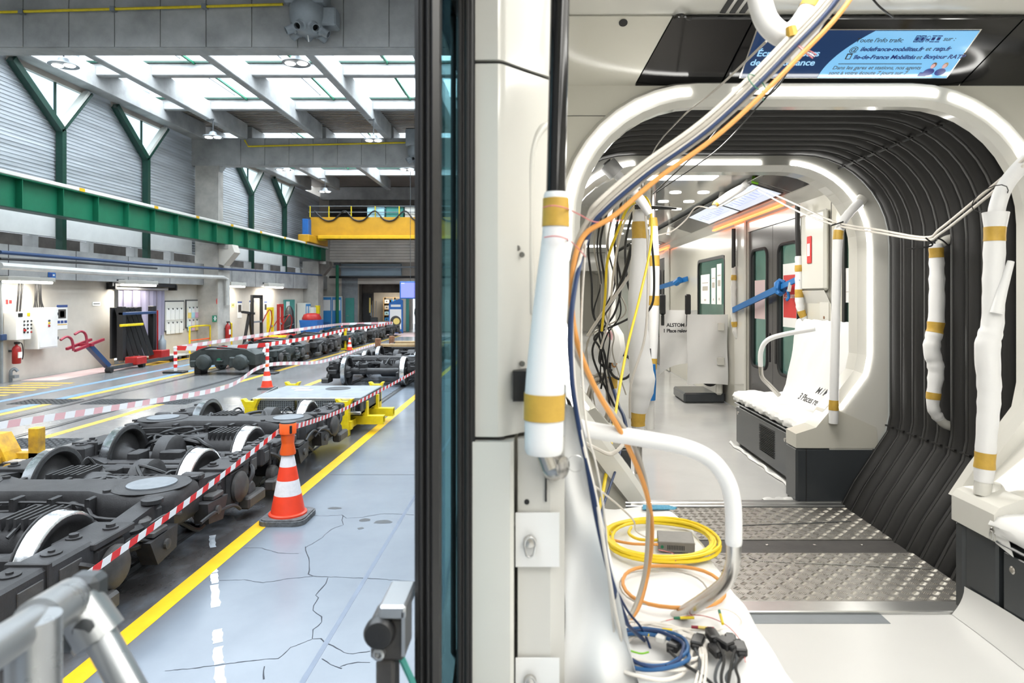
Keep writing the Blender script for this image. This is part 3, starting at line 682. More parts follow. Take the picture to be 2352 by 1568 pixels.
# wall conduit at far left
t = thing('wall_conduit', 'grey vertical conduit with a blue junction box at the wall', 'conduit', (XW + .05, 17.06, 0))
MB().cyl((0, 0, 0), (0, 0, 2.7), .035, n=8).build('pipe_run', 'zinc', t); MB().rbox((-.04, -.12, 1.12), (.1, .06, 1.28), .01).build('junction_box', 'pipe_blue', t)
t = thing('water_tap', 'small grey valve pipe low on the wall', 'valve', (XW + .1, WX(25, 868, XW + .1).y, .022))
MB().tube(spline([(0, 0, -.02), (0, 0, .25), (.06, .05, .32), (.12, .08, .25)], 5), .04, 8).build('pipe_run', 'zinc', t, True); MB().box((.02, -.05, .08), (.14, .1, .16)).build('valve_body', 'zinc', t)
# plastic strip curtain
mat('pvc_strip', (0.27, 0.255, 0.35), 0.25, trans=0.0, var=0.15, scale=2, stretch=(1, 1, .2))
cur = thing('strip_curtain', 'hanging violet-grey plastic strip curtain in the wall doorway', 'curtain', (XW + .1, 23.1, .08))
for k in range(11):
    y0 = 21.78 + k * .24; xx = XW + .08 + (k % 2) * .02
    wpart(cur, MB().grid(lambda u, v: (xx + .018 * math.cos(u * 6.28) + .01 * math.sin(v * 5 + k), y0 + u * .28, .05 + v * 2.48), 4, 6), 'strip', 'pvc_strip', True)
wpart(cur, MB().rbox((XW + .03, 21.6, 2.5), (XW + .16, 24.6, 2.58), .01), 'hanging_rail', 'alu')
t = thing('sliding_track', 'black sliding-door track above the strip curtain', 'door track', (XW + .2, 23.0, 2.6))
wpart(t, MB().rbox((XW + .15, 21.2, 2.6), (XW + .27, 25.0, 2.74), .01), 'track', 'black_plastic')
for y in (21.3, 24.9): wpart(t, MB().box((XW + .002, y, 2.5), (XW + .3, y + .08, 2.7)), 'bracket', 'black_plastic')
# notice boards
def board(label, x0, x1, y0, y1, cols):
    Y0, Y1, z0, z1 = wrect(x0, x1, y0, y1, XW)
    t = thing('notice_board', label, 'notice board', (XW, (Y0 + Y1) / 2, z0))
    wpart(t, MB().rbox((XW + .002, Y0, z0), (XW + .04, Y1, z1), .01), 'frame', 'dark_grey')
    wpart(t, MB().box((XW + .03, Y0 + .05, z0 + .05), (XW + .045, Y1 - .05, z1 - .05)), 'panel', 'off_white')
    dy = (Y1 - Y0 - .2) / 4
    for r_ in range(2):
        for c_ in range(4):
            ya = Y0 + .1 + c_ * dy; za = z1 - .32 - r_ * (z1 - z0) * .45
            o = wpart(t, MB().box((XW + .045, ya + .02, za - .42), (XW + .06, ya + dy - .02, za)), 'clipped_sheet', cols[(r_ + c_) % len(cols)])
            MB().box((XW + .05, ya + dy / 2 - .03, za - .03), (XW + .075, ya + dy / 2 + .03, za + .03)).build('clip', 'dark_grey', o)
            MB().box((XW + .0605, ya + .02, za - .2), (XW + .062, ya + dy - .02, za)).build('top_note', 'paper', o)
board('notice board with white sheets on clips beside the strip curtain', 375, 421, 690, 760, ['paper'])
board('notice board with coloured sheets on clips next to the middle column', 425, 464, 688, 752, ['paper_yellow', 'paper_cyan', 'paper_pink'])
# yellow guard rail
t = thing('guard_rail', 'low yellow tubular guard rail in front of the notice boards', 'railing', (XW + .5, 27, 0))
ys = [25.6, 27.6, 29.0]
for y0, y1 in ((25.4, 27.0), (27.6, 28.9)):
    wpart(t, MB().tube(spline([(XW + .55, y0, 0), (XW + .55, y0, .95), (XW + .55, y0 + .12, 1.08), (XW + .55, y1 - .12, 1.08), (XW + .55, y1, .95), (XW + .55, y1, 0)], 5), .035, 8), 'hoop', 'yellow_metal', True)
    wpart(t, MB().cyl((XW + .55, y0, .55), (XW + .55, y1, .55), .025, n=8), 'mid_rail', 'orange_plastic')
# black battery rack on red trolley, with red lifting cradle
bx = XW + 1.0; by = 20.6
t = thing('mast_lift_truck', 'black mast rack leaning with long cells on a red wheeled base', 'lift truck', (bx, by, 0))
for yy in (by - .1, by + 1.55): wpart(t, MB().rbox((bx - .15, yy, .25), (bx + .05, yy + .16, 1.95), .01), 'mast', 'black_plastic')
wpart(t, MB().rbox((bx - .1, by - .1, 1.68), (bx + .06, by + 1.7, 1.77), .01), 'cross_bar', 'pipe_blue')
wpart(t, MB().rbox((bx + .03, by - .25, 1.32), (bx + .1, by + .9, 1.4), .01), 'warning_bar', 'yellow_metal')
wpart(t, MB().rbox((bx - .45, by + .02, .3), (bx - .38, by + 1.6, 1.92), .01), 'back_plate', 'black_matte')
for k in range(5): wpart(t, MB().bar((bx - .3, by + .15 + k * .25, 1.9), (bx + .05, by + .35 + k * .27, .3), .18, .12), 'battery_cell', 'black_plastic')
wpart(t, MB().rbox((bx + .05, by + 1.72, .4), (bx + .09, by + 1.76, 1.8), .005), 'guide_strip', 'red_paint'); wpart(t, MB().rbox((bx + .1, by - .1, .12), (bx + .5, by + .42, .36), .02), 'base_box', 'red_paint')
wpart(t, MB().rbox((bx - .1, by + 1.5, .1), (bx + .35, by + 2.0, .45), .02), 'pump_box', 'red_paint')
wpart(t, MB().lathe([(.12, 0), (.12, .3), (.06, .38), (.05, .5)], (bx + .2, by + 1.8, .45), n=12), 'oil_tank', 'zinc', True)
wpart(t, MB().bar((bx + .3, by - 1.2, .12), (bx + .3, by + 2.2, .16), .12, .1), 'chassis', 'dark_grey')
for yy in (by - 1.2, by + .4, by + 2.2): wpart(t, MB().cyl((bx + .25, yy, .08), (bx + .42, yy, .08), .08, n=14), 'wheel', 'black_plastic')
t = thing('lifting_cradle', 'crimson lifting cradle on a hydraulic arm beside the black mast rack', 'lifting cradle', (bx + .2, by - 1.5, .18))
by -= .75
wpart(t, MB().bar((bx + .2, by - 1.7, .76), (bx + .2, by - .5, 1.0), .07, .07), 'cradle', 'red_pink'); wpart(t, MB().bar((bx - .1, by - 1.6, .80), (bx - .1, by - .6, 1.0), .07, .07), 'cradle', 'red_pink'); wpart(t, MB().bar((bx - .15, by - 1.1, .88), (bx + .3, by - 1.1, .88), .1, .08), 'cross_arm', 'red_pink')
for yy, zz in ((by - 1.75, .76), (by - 1.2, .88)): wpart(t, MB().tube(spline([(bx + .2, yy, zz), (bx + .15, yy, zz + .3), (bx + .1, yy - .12, zz + .4), (bx + .05, yy - .3, zz + .32)], 5), .035, 6), 'hook', 'red_pink', True)
wpart(t, MB().bar((bx + .1, by - 1.0, .85), (bx + .2, by - .3, .18), .16, .13), 'hydraulic_arm', 'pipe_blue')
by += .75
t = thing('wooden_pallet', 'grey pallet leaning by the strip curtain', 'pallet', (XW + .6, 23.2, 0))
wpart(t, MB().box((XW + .3, 22.9, .12), (XW + 1.2, 24.2, .16)), 'deck', 'plaster_dirty')
for k in range(3): wpart(t, MB().box((XW + .3, 22.9 + k * .55, 0), (XW + 1.2, 23.05 + k * .55, .12)), 'runner', 'dark_grey')
# ---- far end of the wall: tools, lockers, doors
def door(label, x0, x1, y0, m, X=XW + .02, note=True):
    Y0, Y1, _, z1 = wrect(x0, x1, y0, 790, X)
    t = thing('metal_door', label, 'door', (X, (Y0 + Y1) / 2, 0))
    wpart(t, MB().rbox((X, Y0, .0), (X + .06, Y1, z1), .01), 'leaf', m)
    wpart(t, MB().box((X + .06, Y1 - .2, 1.0), (X + .1, Y1 - .06, 1.05)), 'handle', 'zinc')
    if note: wpart(t, MB().box((X + .06, Y0 + .25, 1.0), (X + .066, Y0 + .75, 2.0)), 'notice', 'paper')
    return t
door('teal metal door with a long white notice on the left-hand wall', 651, 675, 688, 'teal_paint')
YE = Y_END
def endrect(x0, x1, y0, y1, Y):
    a = P(x0, y1, Y); b = P(x1, y0, Y); return a.x, b.x, a.z, b.z
x0, x1, z0, z1 = endrect(793, 813, 684, 760, YE - .1)
t = thing('metal_door', 'dull teal metal door in the end wall', 'door', (x0, YE - .06, 0))
wpart(t, MB().rbox((x0, YE - .07, 0), (x1, YE - .022, z1), .01), 'leaf', 'teal_paint'); wpart(t, MB().box((x0 + .1, YE - .1, 1.0), (x0 + .2, YE - .06, 1.05)), 'handle', 'zinc')
# lockers
def lockers(label, x, y, n, h=1.9, w=.42):
    t = thing('locker_cabinet', label, 'lockers', (x, y, 0))
    MB().rbox((-.5, -.02, 0), (0, n * w + .02, h), .01).build('carcass', 'off_white', t)
    for k in range(n):
        d = MB().rbox((0, k * w + .02, .08), (.02, (k + 1) * w - .02, h - .06), .006).build('door', 'locker_blue', t)
        MB().box((.02, k * w + .08, h * .6), (.026, (k + 1) * w - .08, h * .9)).build('paper_notice', 'paper', d)
        for q in range(4): MB().box((.02, k * w + .12, h * .2 + q * .05), (.025, (k + 1) * w - .12, h * .2 + q * .05 + .02)).build('vent_slot', 'ink_blue', d)
    return t
lockers('blue-doored lockers behind the red and blue bin', XW + .55, 38.2, 2)
t = lockers('blue lockers facing the tracks in the far corner', -11.9, 40.6, 2, 2.3, .62); t.rotation_euler = (0, 0, R(-80)); t.location = (-13.75, 42.0, 0)
# dustbin
t = thing('waste_bin', 'blue rectangular bin with a red domed lid', 'bin', (-12.3, 35.9, 0))
MB().prism([(-.4, -.45, .05), (.4, -.45, .05), (.5, -.55, 1.0), (-.5, -.55, 1.0)], (0, 1.0, 0)).build('tub', 'blue_paint', t)
MB().lathe([(.5, 0), (.52, .08), (.42, .3), (.25, .36), (0, .37)], (0, 0, 1.0), n=16).build('lid', 'red_paint', t, 40)
MB().box((-.36, -.46, 0), (.36, .36, .1)).build('foot_frame', 'dark_grey', t)
# mast lifters and posts
def mast(label, x, y, h, w, m, base, sc=1.0):
    t = thing('mast_lifter', label, 'lifter', (x, y, 0))
    for s in (0, w): MB().rbox((-.06, s - .05, .1), (.06, s + .07, h), .01).build('mast', m, t)
    MB().box((-.05, 0, h - .15), (.05, w, h)).build('head_bar', m, t); MB().box((-.05, 0, h * .45), (.05, w, h * .45 + .08)).build('cross_bar', 'zinc', t)
    MB().rbox((-.1, -.2, .08), (.7, w + .3, .35), .02).build('base', base, t)
    for s in (-.1, w + .1): MB().cyl((.2, s, .06), (.3, s, .06), .07, n=12).build('wheel', 'black_plastic', t)
    MB().tube(spline([(0, w, h * .4), (.3, w + .2, h * .7), (.35, w + .4, h * .5), (.1, w + .5, .3)], 5), .025, 6).build('hose', 'red_paint', t, True)
    return t
mast('tall black mast lifter with a red base by the white wall', -13.0, 29.95, 2.35, 1.0, 'black_plastic', 'red_paint')
mast('yellow post lifter beside the black mast lifter', -13.0, 31.75, 1.75, .5, 'yellow_metal', 'yellow_metal')
mast('red post lifter with a hose beside the teal door', -13.0, 33.0, 1.9, .5, 'red_paint', 'red_paint')
t = thing('folding_engine_hoist', 'black A-frame hoist standing left of the black mast lifter', 'hoist', (-12.8, 29.1, 0))
MB().bar((0, -.5, 0), (0, .1, 1.55), .1, .1).build('leg', 'black_plastic', t); MB().bar((0, .5, 0), (0, .1, 1.55), .1, .1).build('leg', 'black_plastic', t)
MB().bar((0, -.6, 1.6), (0, .6, 1.5), .1, .1).build('boom', 'black_plastic', t); MB().bar((0, -.35, .4), (0, .42, .4), .06, .06).build('brace', 'dark_grey', t); MB().box((-.3, -.6, 0), (.6, .7, .1)).build('foot', 'black_plastic', t)
for x0_, x1_, y0_, y1_, lb in ((545, 555, 692, 730, 'grey safety poster left of the black mast lifter'), (572, 583, 690, 728, 'grey poster seen between the black masts'), (606, 613, 692, 722, 'grey poster behind the yellow post lifter')):
    poster(lb, x0_, x1_, y0_, y1_, 'paper', [(0, 1, .9, 1, 'ink_blue'), (.15, .85, .35, .8, 'bogie_light')])
poster('small orange note on the white wall by the hoist', 531, 538, 696, 705, 'paper_yellow', [(.2, .8, .4, .6, 'ink')])
# wall boxes near the far column
for i, (x, y, z, sx, sz, m_) in enumerate(((-13.1, 37.9, 1.15, .5, .5, 'off_white'), (-13.1, 38.8, 1.25, .35, .5, 'yellow_metal'), (-13.1, 38.6, .7, .6, .5, 'paper'))):
    t = thing('wall_box', ['white junction box on the far column', 'yellow box on the far column', 'white sheet box low on the far column'][i], 'box', (x, y, z))
    MB().rbox((0, 0, 0), (.2, sx, sz), .02).build('body', m_, t); MB().box((.2, .05, .05), (.21, sx - .05, sz - .05)).build('lid', m_, t)
# large dark sculptural roll and sack by the teal door
t = thing('wrapped_roll', 'black plastic-wrapped roll standing beside the lockers', 'roll', (-13.2, 35.0, 0))
MB().lathe([(.25, 0), (.3, .3), (.27, .9), (.22, 1.5), (.1, 1.75), (0, 1.8)], n=12).build('wrapping', 'black_plastic', t, 30); MB().tube([(.28 * math.cos(k * .6), .28 * math.sin(k * .6), .2 + k * .06) for k in range(20)], .02, 5).build('strap', 'dark_grey', t)
t = thing('red_toolbox', 'small red toolbox on the floor before the blue bin', 'toolbox', (-12.0, 33.9, 0)); MB().rbox((-.3, -.4, 0), (.3, .4, .35), .03).build('body', 'red_paint', t); MB().tube(spline([(0, -.2, .35), (0, -.15, .45), (0, .15, .45), (0, .2, .35)], 4), .02, 6).build('handle', 'black_plastic', t)
# green standpipe
t = thing('green_standpipe', 'thin vertical green pipe before the end wall', 'pipe', (-12.75, 42.0, 0)); MB().cyl((0, 0, 0), (0, 0, 4.4), .1, n=10).build('pipe_run', 'green_paint', t); MB().box((-.2, -.1, 4.3), (.2, .1, 4.45)).build('bracket', 'dark_grey', t)
# totem with a poster
x0, x1, z0, z1 = endrect(893, 925, 686, 755, 40.6)
t = thing('info_totem', 'blue information totem with a picture poster near the end wall', 'totem', ((x0 + x1) / 2, 40.6, 0))
hw = (x1 - x0) / 2
MB().prism([(-hw, 0, 0), (hw, 0, 0), (hw, 0, z1 - .1), (hw * .6, 0, z1), (-hw, 0, z1 - .25)], (0, .15, 0)).build('panel', 'blue_paint', t)
MB().box((-hw * .85, -.012, .25), (hw * .8, -.001, z1 - .65)).build('poster_sheet', 'paper', t)
MB().lathe([(.34, 0), (.34, .01), (0, .01)], (0, -.012, .75), (0, -1, 0), 18).build('poster_picture', 'bogie_light', t); MB().lathe([(.2, 0), (.2, .012), (0, .012)], (.05, -.022, .75), (0, -1, 0), 14).build('poster_picture', 'paper_yellow', t)
MB().box((-hw * .7, -.012, z1 - .5), (hw * .7, -.001, z1 - .36)).build('title_print', 'paper', t)
# monitor
x0, x1, z0, z1 = endrect(918, 966, 646, 686, 34)
t = thing('hanging_monitor', 'blue-lit screen hanging at the edge of the train door', 'monitor', ((x0 + x1) / 2, 34, z0))
hw = (x1 - x0) / 2
MB().rbox((-hw, 0, 0), (hw, .1, z1 - z0), .02).build('casing', 'blue_paint', t); MB().box((-hw + .06, -.006, .06), (hw - .06, -.001, z1 - z0 - .06)).build('display', 'screen_blue', t)
MB().cyl((0, .05, z1 - z0), (0, .05, 9.47 - z0), .012, n=8).build('hanger_pole', 'dark_grey', t); MB().box((-hw + .08, -.008, z1 - z0 - .12), (-hw + .25, -.0065, z1 - z0 - .08)).build('screen_text', 'paper', t)
# passage and lit store room behind the end wall
pb = struct(MB().box((-11.8, YE + .3, 0), (-11.7, YE + 4.2, 3.2)).box((-8.95, YE + .3, 0), (-8.85, YE + 4.2, 3.2)).box((-11.8, YE + .3, 3.1), (-8.85, YE + 4.2, 3.2)).box((-11.7, YE + 1.2, 0), (-10.95, YE + 1.3, 3.1)).box((-10.95, YE + 1.2, 2.55), (-9.0, YE + 1.3, 3.1)).build('wall_passage', 'concrete_dark'))
struct(MB().box((-11.7, YE + 4.1, 0), (-8.95, YE + 4.2, 3.1)).build('wall_store', 'plaster'))
struct(MB().box((-8.4, YE + 3.5, 0), (-7.3, YE + 3.6, 3.1)).box((-7.4, YE + .3, 0), (-7.3, YE + 3.5, 3.1)).box((-8.4, YE + .3, 3.05), (-7.3, YE + 3.6, 3.1)).build('wall_corridor', 'plaster'))
dm = thing('steel_door', 'dark steel door with glazed strip standing open in the end passage', 'door', (-11.6, YE + .9, 0)); MB().rbox((0, 0, 0), (.62, .06, 2.5), .01).build('leaf', 'bogie_dark', dm)
MB().box((.42, -.02, 1.2), (.52, -.001, 2.2)).build('window_strip', 'paper_yellow', dm); MB().box((.5, -.06, 1.0), (.55, -.001, 1.2)).build('handle', 'zinc', dm)
t = thing('bar_bundle', 'bundle of pale bars leaning in the dark end passage', 'bars', (-10.95, YE + .8, 0))
for k in range(5): MB().bar((-.05 + k * .07, .0, .9), (-.1 + k * .085, .15, 2.0), .035, .03).build('bar', 'wood' if k % 2 else 'zinc', t)
MB().rbox((-.1, -.1, 0), (.35, .2, .9), .02).build('bin', 'dark_grey', t)
t = thing('store_shelf', 'lit shelving with folders seen through the end doorway', 'shelf', (-10.75, YE + 3.5, 0))
for s in (0, .7, 1.5): MB().box((s - .03, -.3, 0), (s + .03, .3, 2.2)).build('side_panel', 'wood', t)
for k in range(6): MB().box((0, -.3, .1 + k * .42), (1.5, .3, .14 + k * .42)).build('shelf_board', 'wood', t)
area('store_room_light', (-10.0, YE + 2.3, 3.0), 1.5, 1.0, 90, (1, .93, .8)); area('corridor_light', (-7.9, YE + 1.6, 3.0), .6, 1.0, 40, (1, .93, .8))
for k in range(5):
    for q in range(3):
        f = thing('folder_box', '%s box file on the %s board of the lit shelf' % (['door-side', 'middle', 'totem-side'][q], ['lowest', 'second', 'third', 'fourth', 'fifth'][k]), 'box file', (-10.69 + q * .48, YE + 3.4, .1405 + k * .42), 'box files on the lit shelf')
        MB().rbox((0, -.15, 0.001), (.30, .1, .24), .01).build('box', ['paper', 'locker_blue', 'paper_cyan', 'plaster'][(k + q) % 4], f); MB().box((.09, -.155, .08), (.2, -.15, .16)).build('label_print', 'ink', f)
t = thing('green_jamb', 'dark green door jamb beside the corridor at the end wall', 'door jamb', (-8.42, YE - .06, 0)); MB().rbox((-.1, 0, 0), (.1, .05, 2.6), .01).build('post', 'teal_paint', t); MB().rbox((-.1, 0, 2.6), (.9, .05, 2.75), .01).build('head', 'teal_paint', t)
# person standing in the corridor, half hidden by the train door
def person(label, loc, rz, shirt, trousers):
    me = bpy.data.meshes.new('person')
    V = [(0,0,.95),(0,0,1.12),(0,.01,1.32),(0,0,1.48),(0,-.01,1.56),(0,-.02,1.66),(0,-.02,1.76),
         (.10,0,.92),(.11,-.02,.50),(.11,.02,.09),(.12,-.14,.04),(-.10,0,.92),(-.11,.0,.50),(-.12,.04,.09),(-.13,-.12,.04),
         (.19,0,1.43),(.25,.02,1.16),(.20,-.18,1.02),(.16,-.26,1.02),(-.19,0,1.43),(-.25,.03,1.16),(-.24,-.06,.90),(-.23,-.09,.80)]
    E = [(0,1),(1,2),(2,3),(3,4),(4,5),(5,6),(0,7),(7,8),(8,9),(9,10),(0,11),(11,12),(12,13),(13,14),(3,15),(15,16),(16,17),(17,18),(3,19),(19,20),(20,21),(21,22)]
    Rr = [(.15,.11),(.14,.10),(.17,.115),(.11,.08),(.055,.055),(.085,.10),(.075,.09),(.09,.09),(.065,.065),(.045,.045),(.045,.03),(.09,.09),(.065,.065),(.045,.045),(.045,.03),
          (.07,.06),(.05,.05),(.04,.04),(.035,.02),(.07,.06),(.05,.05),(.04,.04),(.035,.02)]
    me.from_pydata(V, E, []); o = bpy.data.objects.new('person', me); COL.objects.link(o)
    sk = o.modifiers.new('skin', 'SKIN'); sk.use_smooth_shade = True
    for i, r_ in enumerate(Rr): me.skin_vertices[0].data[i].radius = r_
    me.skin_vertices[0].data[0].use_root = True
    sb = o.modifiers.new('subdiv', 'SUBSURF'); sb.levels = sb.render_levels = 2
    # one continuous body, coloured by height: boots, trousers, jacket, skin
    m = bpy.data.materials.new('person_cloth'); m.use_nodes = True; nt = m.node_tree; b = nt.nodes['Principled BSDF']; b.inputs['Roughness'].default_value = .8
    tc = nt.nodes.new('ShaderNodeTexCoord'); sx = nt.nodes.new('ShaderNodeSeparateXYZ'); nt.links.new(tc.outputs['Object'], sx.inputs[0])
    mr = nt.nodes.new('ShaderNodeMath'); mr.operation = 'DIVIDE'; nt.links.new(sx.outputs['Z'], mr.inputs[0]); mr.inputs[1].default_value = 2.0
    cr = nt.nodes.new('ShaderNodeValToRGB'); cr.color_ramp.interpolation = 'CONSTANT'; nt.links.new(mr.outputs[0], cr.inputs[0]); e = cr.color_ramp.elements
    e[0].position = 0; e[0].color = (.01, .01, .01, 1); e[1].position = .055; e[1].color = (*trousers, 1)
    for p_, c_ in ((.48, shirt), (.765, (.45, .27, .2)), (.865, (.03, .02, .015))):
        q = e.new(p_); q.color = (*c_, 1)
    nt.links.new(cr.outputs[0], b.inputs['Base Color']); me.materials.append(m)
    o.location = loc; o.rotation_euler = (0, 0, rz)
    return tag(o, label, 'person')
person('person in dark clothes standing at the corridor by the screen', (-7.93, YE + .75, 0), R(70), (.02, .06, .045), (.015, .016, .02))
# ================================================================== BOGIES
XT1 = -4.055; XT2 = -9.06
WR = 0.37
def wheel_part(t, s, ya, detail=1, tread='tread', disc='bogie'):
    n = 40 if detail else 20
    x = s * .735
    o = -s      # direction towards the track centre (flange side)
    # profile along axle, measured from the outer face inwards
    w = MB().lathe([(.0, .012), (.09, .0), (.10, .03), (.20, .045), (.29, .02), (.315, .0), (.345, .0)], (x + s * .06, ya, WR), (o, 0, 0), n, cap=False).build('wheel', disc, t, 50)
    MB().lathe([(.345, .0), (.365, .004), (WR, .012), (WR + .002, .105), (WR + .008, .112)], (x + s * .06, ya, WR), (o, 0, 0), n, cap=False).build('tread', tread, w, 60)
    MB().lathe([(WR + .008, .112), (WR + .020, .117), (WR + .022, .126), (WR + .012, .134), (.34, .135), (.325, .12), (.305, .065), (.2, .055), (.14, .08), (.11, .16), (.09, .17), (0, .17)], (x + s * .06, ya, WR), (o, 0, 0), n, cap=False).build('flange', 'bogie' if detail else disc, w, 50)
    if detail: MB().lathe([(.342, .1358), (.378, .1345)], (x + s * .06, ya, WR), (o, 0, 0), n, cap=False).build('rim_edge', 'rim_steel', w, 60)
    return w
def hose(t, pts, r, m='hose', name='hose', n=6, k=6):
    return MB().tube(spline(pts, k), r, n).build(name, m, t, True)
def bogie(label, loc, detail=1, m='bogie', seed=1, near_ext=.55, far_ext=.55, tread='tread', group=None, m2='bogie_light', rz=0, bare=False):
    rnd = random.Random(seed); u = rnd.uniform
    t = thing('bogie', label, 'bogie', loc, group, rz)
    A = .96
    for ya in (-A, A):
        for s in (-1, 1): wheel_part(t, s, ya, detail, tread, m)
        MB().lathe([(.07, -.62), (.085, -.55), (.08, -.2), (.08, .2), (.085, .55), (.07, .62)], (0, ya, WR), (1, 0, 0), 16).build('axle', m, t, 40)
        g = -1 if ya < 0 else 1
        # gear case and traction motor on each axle
        if not (bare and ya < 0): MB().lathe([(.0, 0), (.2, .0), (.25, .03), (.25, .17), (.2, .2), (0, .2)], (g * .2 - .1, ya, WR + .02), (1, 0, 0), 18).build('gear_case', m, t, 35)
        mo = MB().lathe([(.12, 0), (.2, .03), (.21, .06), (.21, .5), (.19, .55), (.1, .58)], (-g * .5 + (0 if g > 0 else -.45), ya * .62, .40), (1, 0, 0), 18).build('traction_motor', m, t, 35)
        if detail:
            for q in range(6): MB().box((-g * .5 + (0.1 if g > 0 else -.35) + q * .055, ya * .62 - .17, .55), (-g * .5 + (.12 if g > 0 else -.33) + q * .055, ya * .62 + .17, .63)).build('cooling_fin', m, mo)
    # bolster: wide transverse box beam, broader at its ends
    zt, zb = .66, .34
    pl = [(-1.12, -.2), (-1.0, -.32), (-.62, -.32), (-.42, -.2), (.42, -.2), (.62, -.32), (1.0, -.32), (1.12, -.2), (1.12, .2), (1.0, .32), (.62, .32), (.42, .2), (-.42, .2), (-.62, .32), (-1.0, .32), (-1.12, .2)]
    def shrink(k): return [(x * (1 - k * .035), y * (1 - k * .14)) for x, y in pl]
    lay = [(zb, 1.2), (zb + .05, .2), (zt - .10, 0), (zt - .03, .35), (zt, 1.0)]
    mb = MB(); vs = []; n_ = len(pl); fs = []
    for z, k in lay: vs += [(x, y, z) for x, y in shrink(k)]
    for j in range(len(lay) - 1): fs += [(j*n_+i, j*n_+(i+1)%n_, (j+1)*n_+(i+1)%n_, (j+1)*n_+i) for i in range(n_)]
    fs += [tuple(range(n_))[::-1], tuple(range((len(lay)-1)*n_, len(lay)*n_))]
    bol = mb.add(vs, fs).build('bolster', m, t, 38)
    for s in (-1, 1):
        MB().lathe([(.30, 0), (.30, .006), (.27, .008)], (s * .82, 0, zt), n=28).build('spring_seat', m, bol)
        MB().lathe([(.19, 0), (.19, .012), (0, .014)], (s * .82, 0, zt + .007), n=28).build('spring_plate', 'pad_grey', bol, 30)
        if detail:
            MB().rbox((s * 1.02 - .05, -.36, .46), (s * 1.02 + .05, -.28, .58), .01).build('lug', m, bol)
            MB().rbox((s * 1.0 - .09, .26, zt - .04), (s * 1.0 + .09, .36, zt + .02), .015).build('lug', m, bol)
            MB().lathe([(.05, 0), (.08, .02), (.08, .05), (.04, .06)], (s * 1.02, -.34, .6), n=14).build('eye_ring', m, bol)
            for q in (-1, 1): MB().lathe([(.03, 0), (.03, .02), (0, .02)], (s * .82 + q * .25, q * .2, zt), n=8).build('bolt', m, bol)
    for x in (-.22, .0, .3):
        for sy in (-1, 1): MB().lathe([(.068, 0), (.068, .035), (.06, .045), (0, .045)], (x, sy * .2, .52), (0, sy, 0), 20).build('end_cover', m, bol, 40)
    # side beams, axle boxes, sloping links and end arms
    for s in (-1, 1):
        for ya, ext in ((-A, near_ext), (A, far_ext)):
            g = -1 if ya < 0 else 1
            ab = MB().rbox((s * .97 - .13, ya - .17, .2), (s * .97 + .13, ya + .17, .55), .03).build('axle_box', m, t)
            MB().lathe([(.13, 0), (.15, .02), (.15, .05), (.11, .08), (0, .085)], (s * 1.09, ya, WR), (s, 0, 0), 20).build('end_cap', m2, ab, 40)
            MB().rbox((s * .97 - .15, ya - .2, .55), (s * .97 + .15, ya + .24, .60), .008).build('top_plate', m, ab)
            if detail:
                for q in (-1, 1): MB().lathe([(.05, 0), (.05, .012), (.03, .014), (.03, .035), (0, .035)], (s * .97 + q * .06, ya + q * .1, .60), n=12).build('bolt_head', m, ab)
            # sloping link from the axle box up to the bolster
            MB().prism([(s * .9, ya - g * .15, .36), (s * .9, ya - g * .15, .56), (s * .9, g * .30, .62), (s * .9, g * .30, .42)], (s * .16, 0, 0)).build('side_link', m, t)
            MB().lathe([(.11, 0), (.125, .03), (.11, .06), (.125, .09), (.11, .12), (.125, .15), (.1, .18)], (s * .98, ya - g * .36, .36), n=16).build('primary_spring', 'bogie_dark', t, 50)
            # end arm beyond the axle
            e = MB().rbox((s * .97 - .12, min(ya + g * .15, ya + g * (.15 + ext)), .40), (s * .97 + .12, max(ya + g * .15, ya + g * (.15 + ext)), .61), .02).build('end_arm', m, t)
            if detail:
                for q in (.25, .6):
                    yy = ya + g * (.15 + ext * q)
                    MB().rbox((s * 1.09 - .004, yy - .1, .44), (s * 1.09 + .008, yy + .1, .55), .004).build('maker_plate', m2, e)
                    MB().lathe([(.06, 0), (.06, .01), (.02, .012), (.02, .025), (0, .025)], (s * .97, yy, .61), n=14).build('cover_disc', m, e)
                MB().rbox((s * .97 - .135, ya + g * (.15 + ext * .45) - .02, .38), (s * .97 + .135, ya + g * (.15 + ext * .45) + .02, .63), .006).build('collar', m, e)
            # hanging shoe gear
            sg = MB().prism([(s * 1.04, ya - g * .34, .40), (s * 1.04, ya - g * .72, .42), (s * 1.04, ya - g * .70, .24), (s * 1.04, ya - g * .44, .20)], (s * .13, 0, 0)).build('shoe_gear', m, t)
            MB().rbox((s * 1.10 - .04, min(ya - g * .40, ya - g * .6), .41), (s * 1.10 + .06, max(ya - g * .40, ya - g * .6), .46), .01).build('shoe_cover', m2, sg)
            MB().lathe([(.04, 0), (.04, .02), (0, .025)], (s * 1.17, ya - g * .55, .32), (s, 0, 0), 12).build('pivot', m2, sg)
            sh = MB().rbox((s * 1.08, min(ya + g * .05, ya + g * .45), .12), (s * 1.2, max(ya + g * .05, ya + g * .45), .24), .02).build('shoe_beam', m2, t)
            if detail:
                MB().lathe([(.1, 0), (.1, .06), (.08, .08), (0, .085)], (s * 1.06, ya + g * .25, .26), (s, 0, 0), 16).build('brake_cap', m2, sh, 40)
                MB().tube(spline([(s * 1.1, ya + g * .1, .3), (s * 1.16, ya + g * .2, .42), (s * 1.1, ya + g * .3, .5), (s * .95, ya + g * .34, .52)], 5), .022, 6).build('strap', m, sh, True)
        MB().bar((s * .62, -1.25, .30), (s * .62, -.3, .38), .08, .12).build('brake_arm', m, t); MB().bar((s * .62, 1.25, .30), (s * .62, .3, .38), .08, .12).build('brake_arm', m, t)
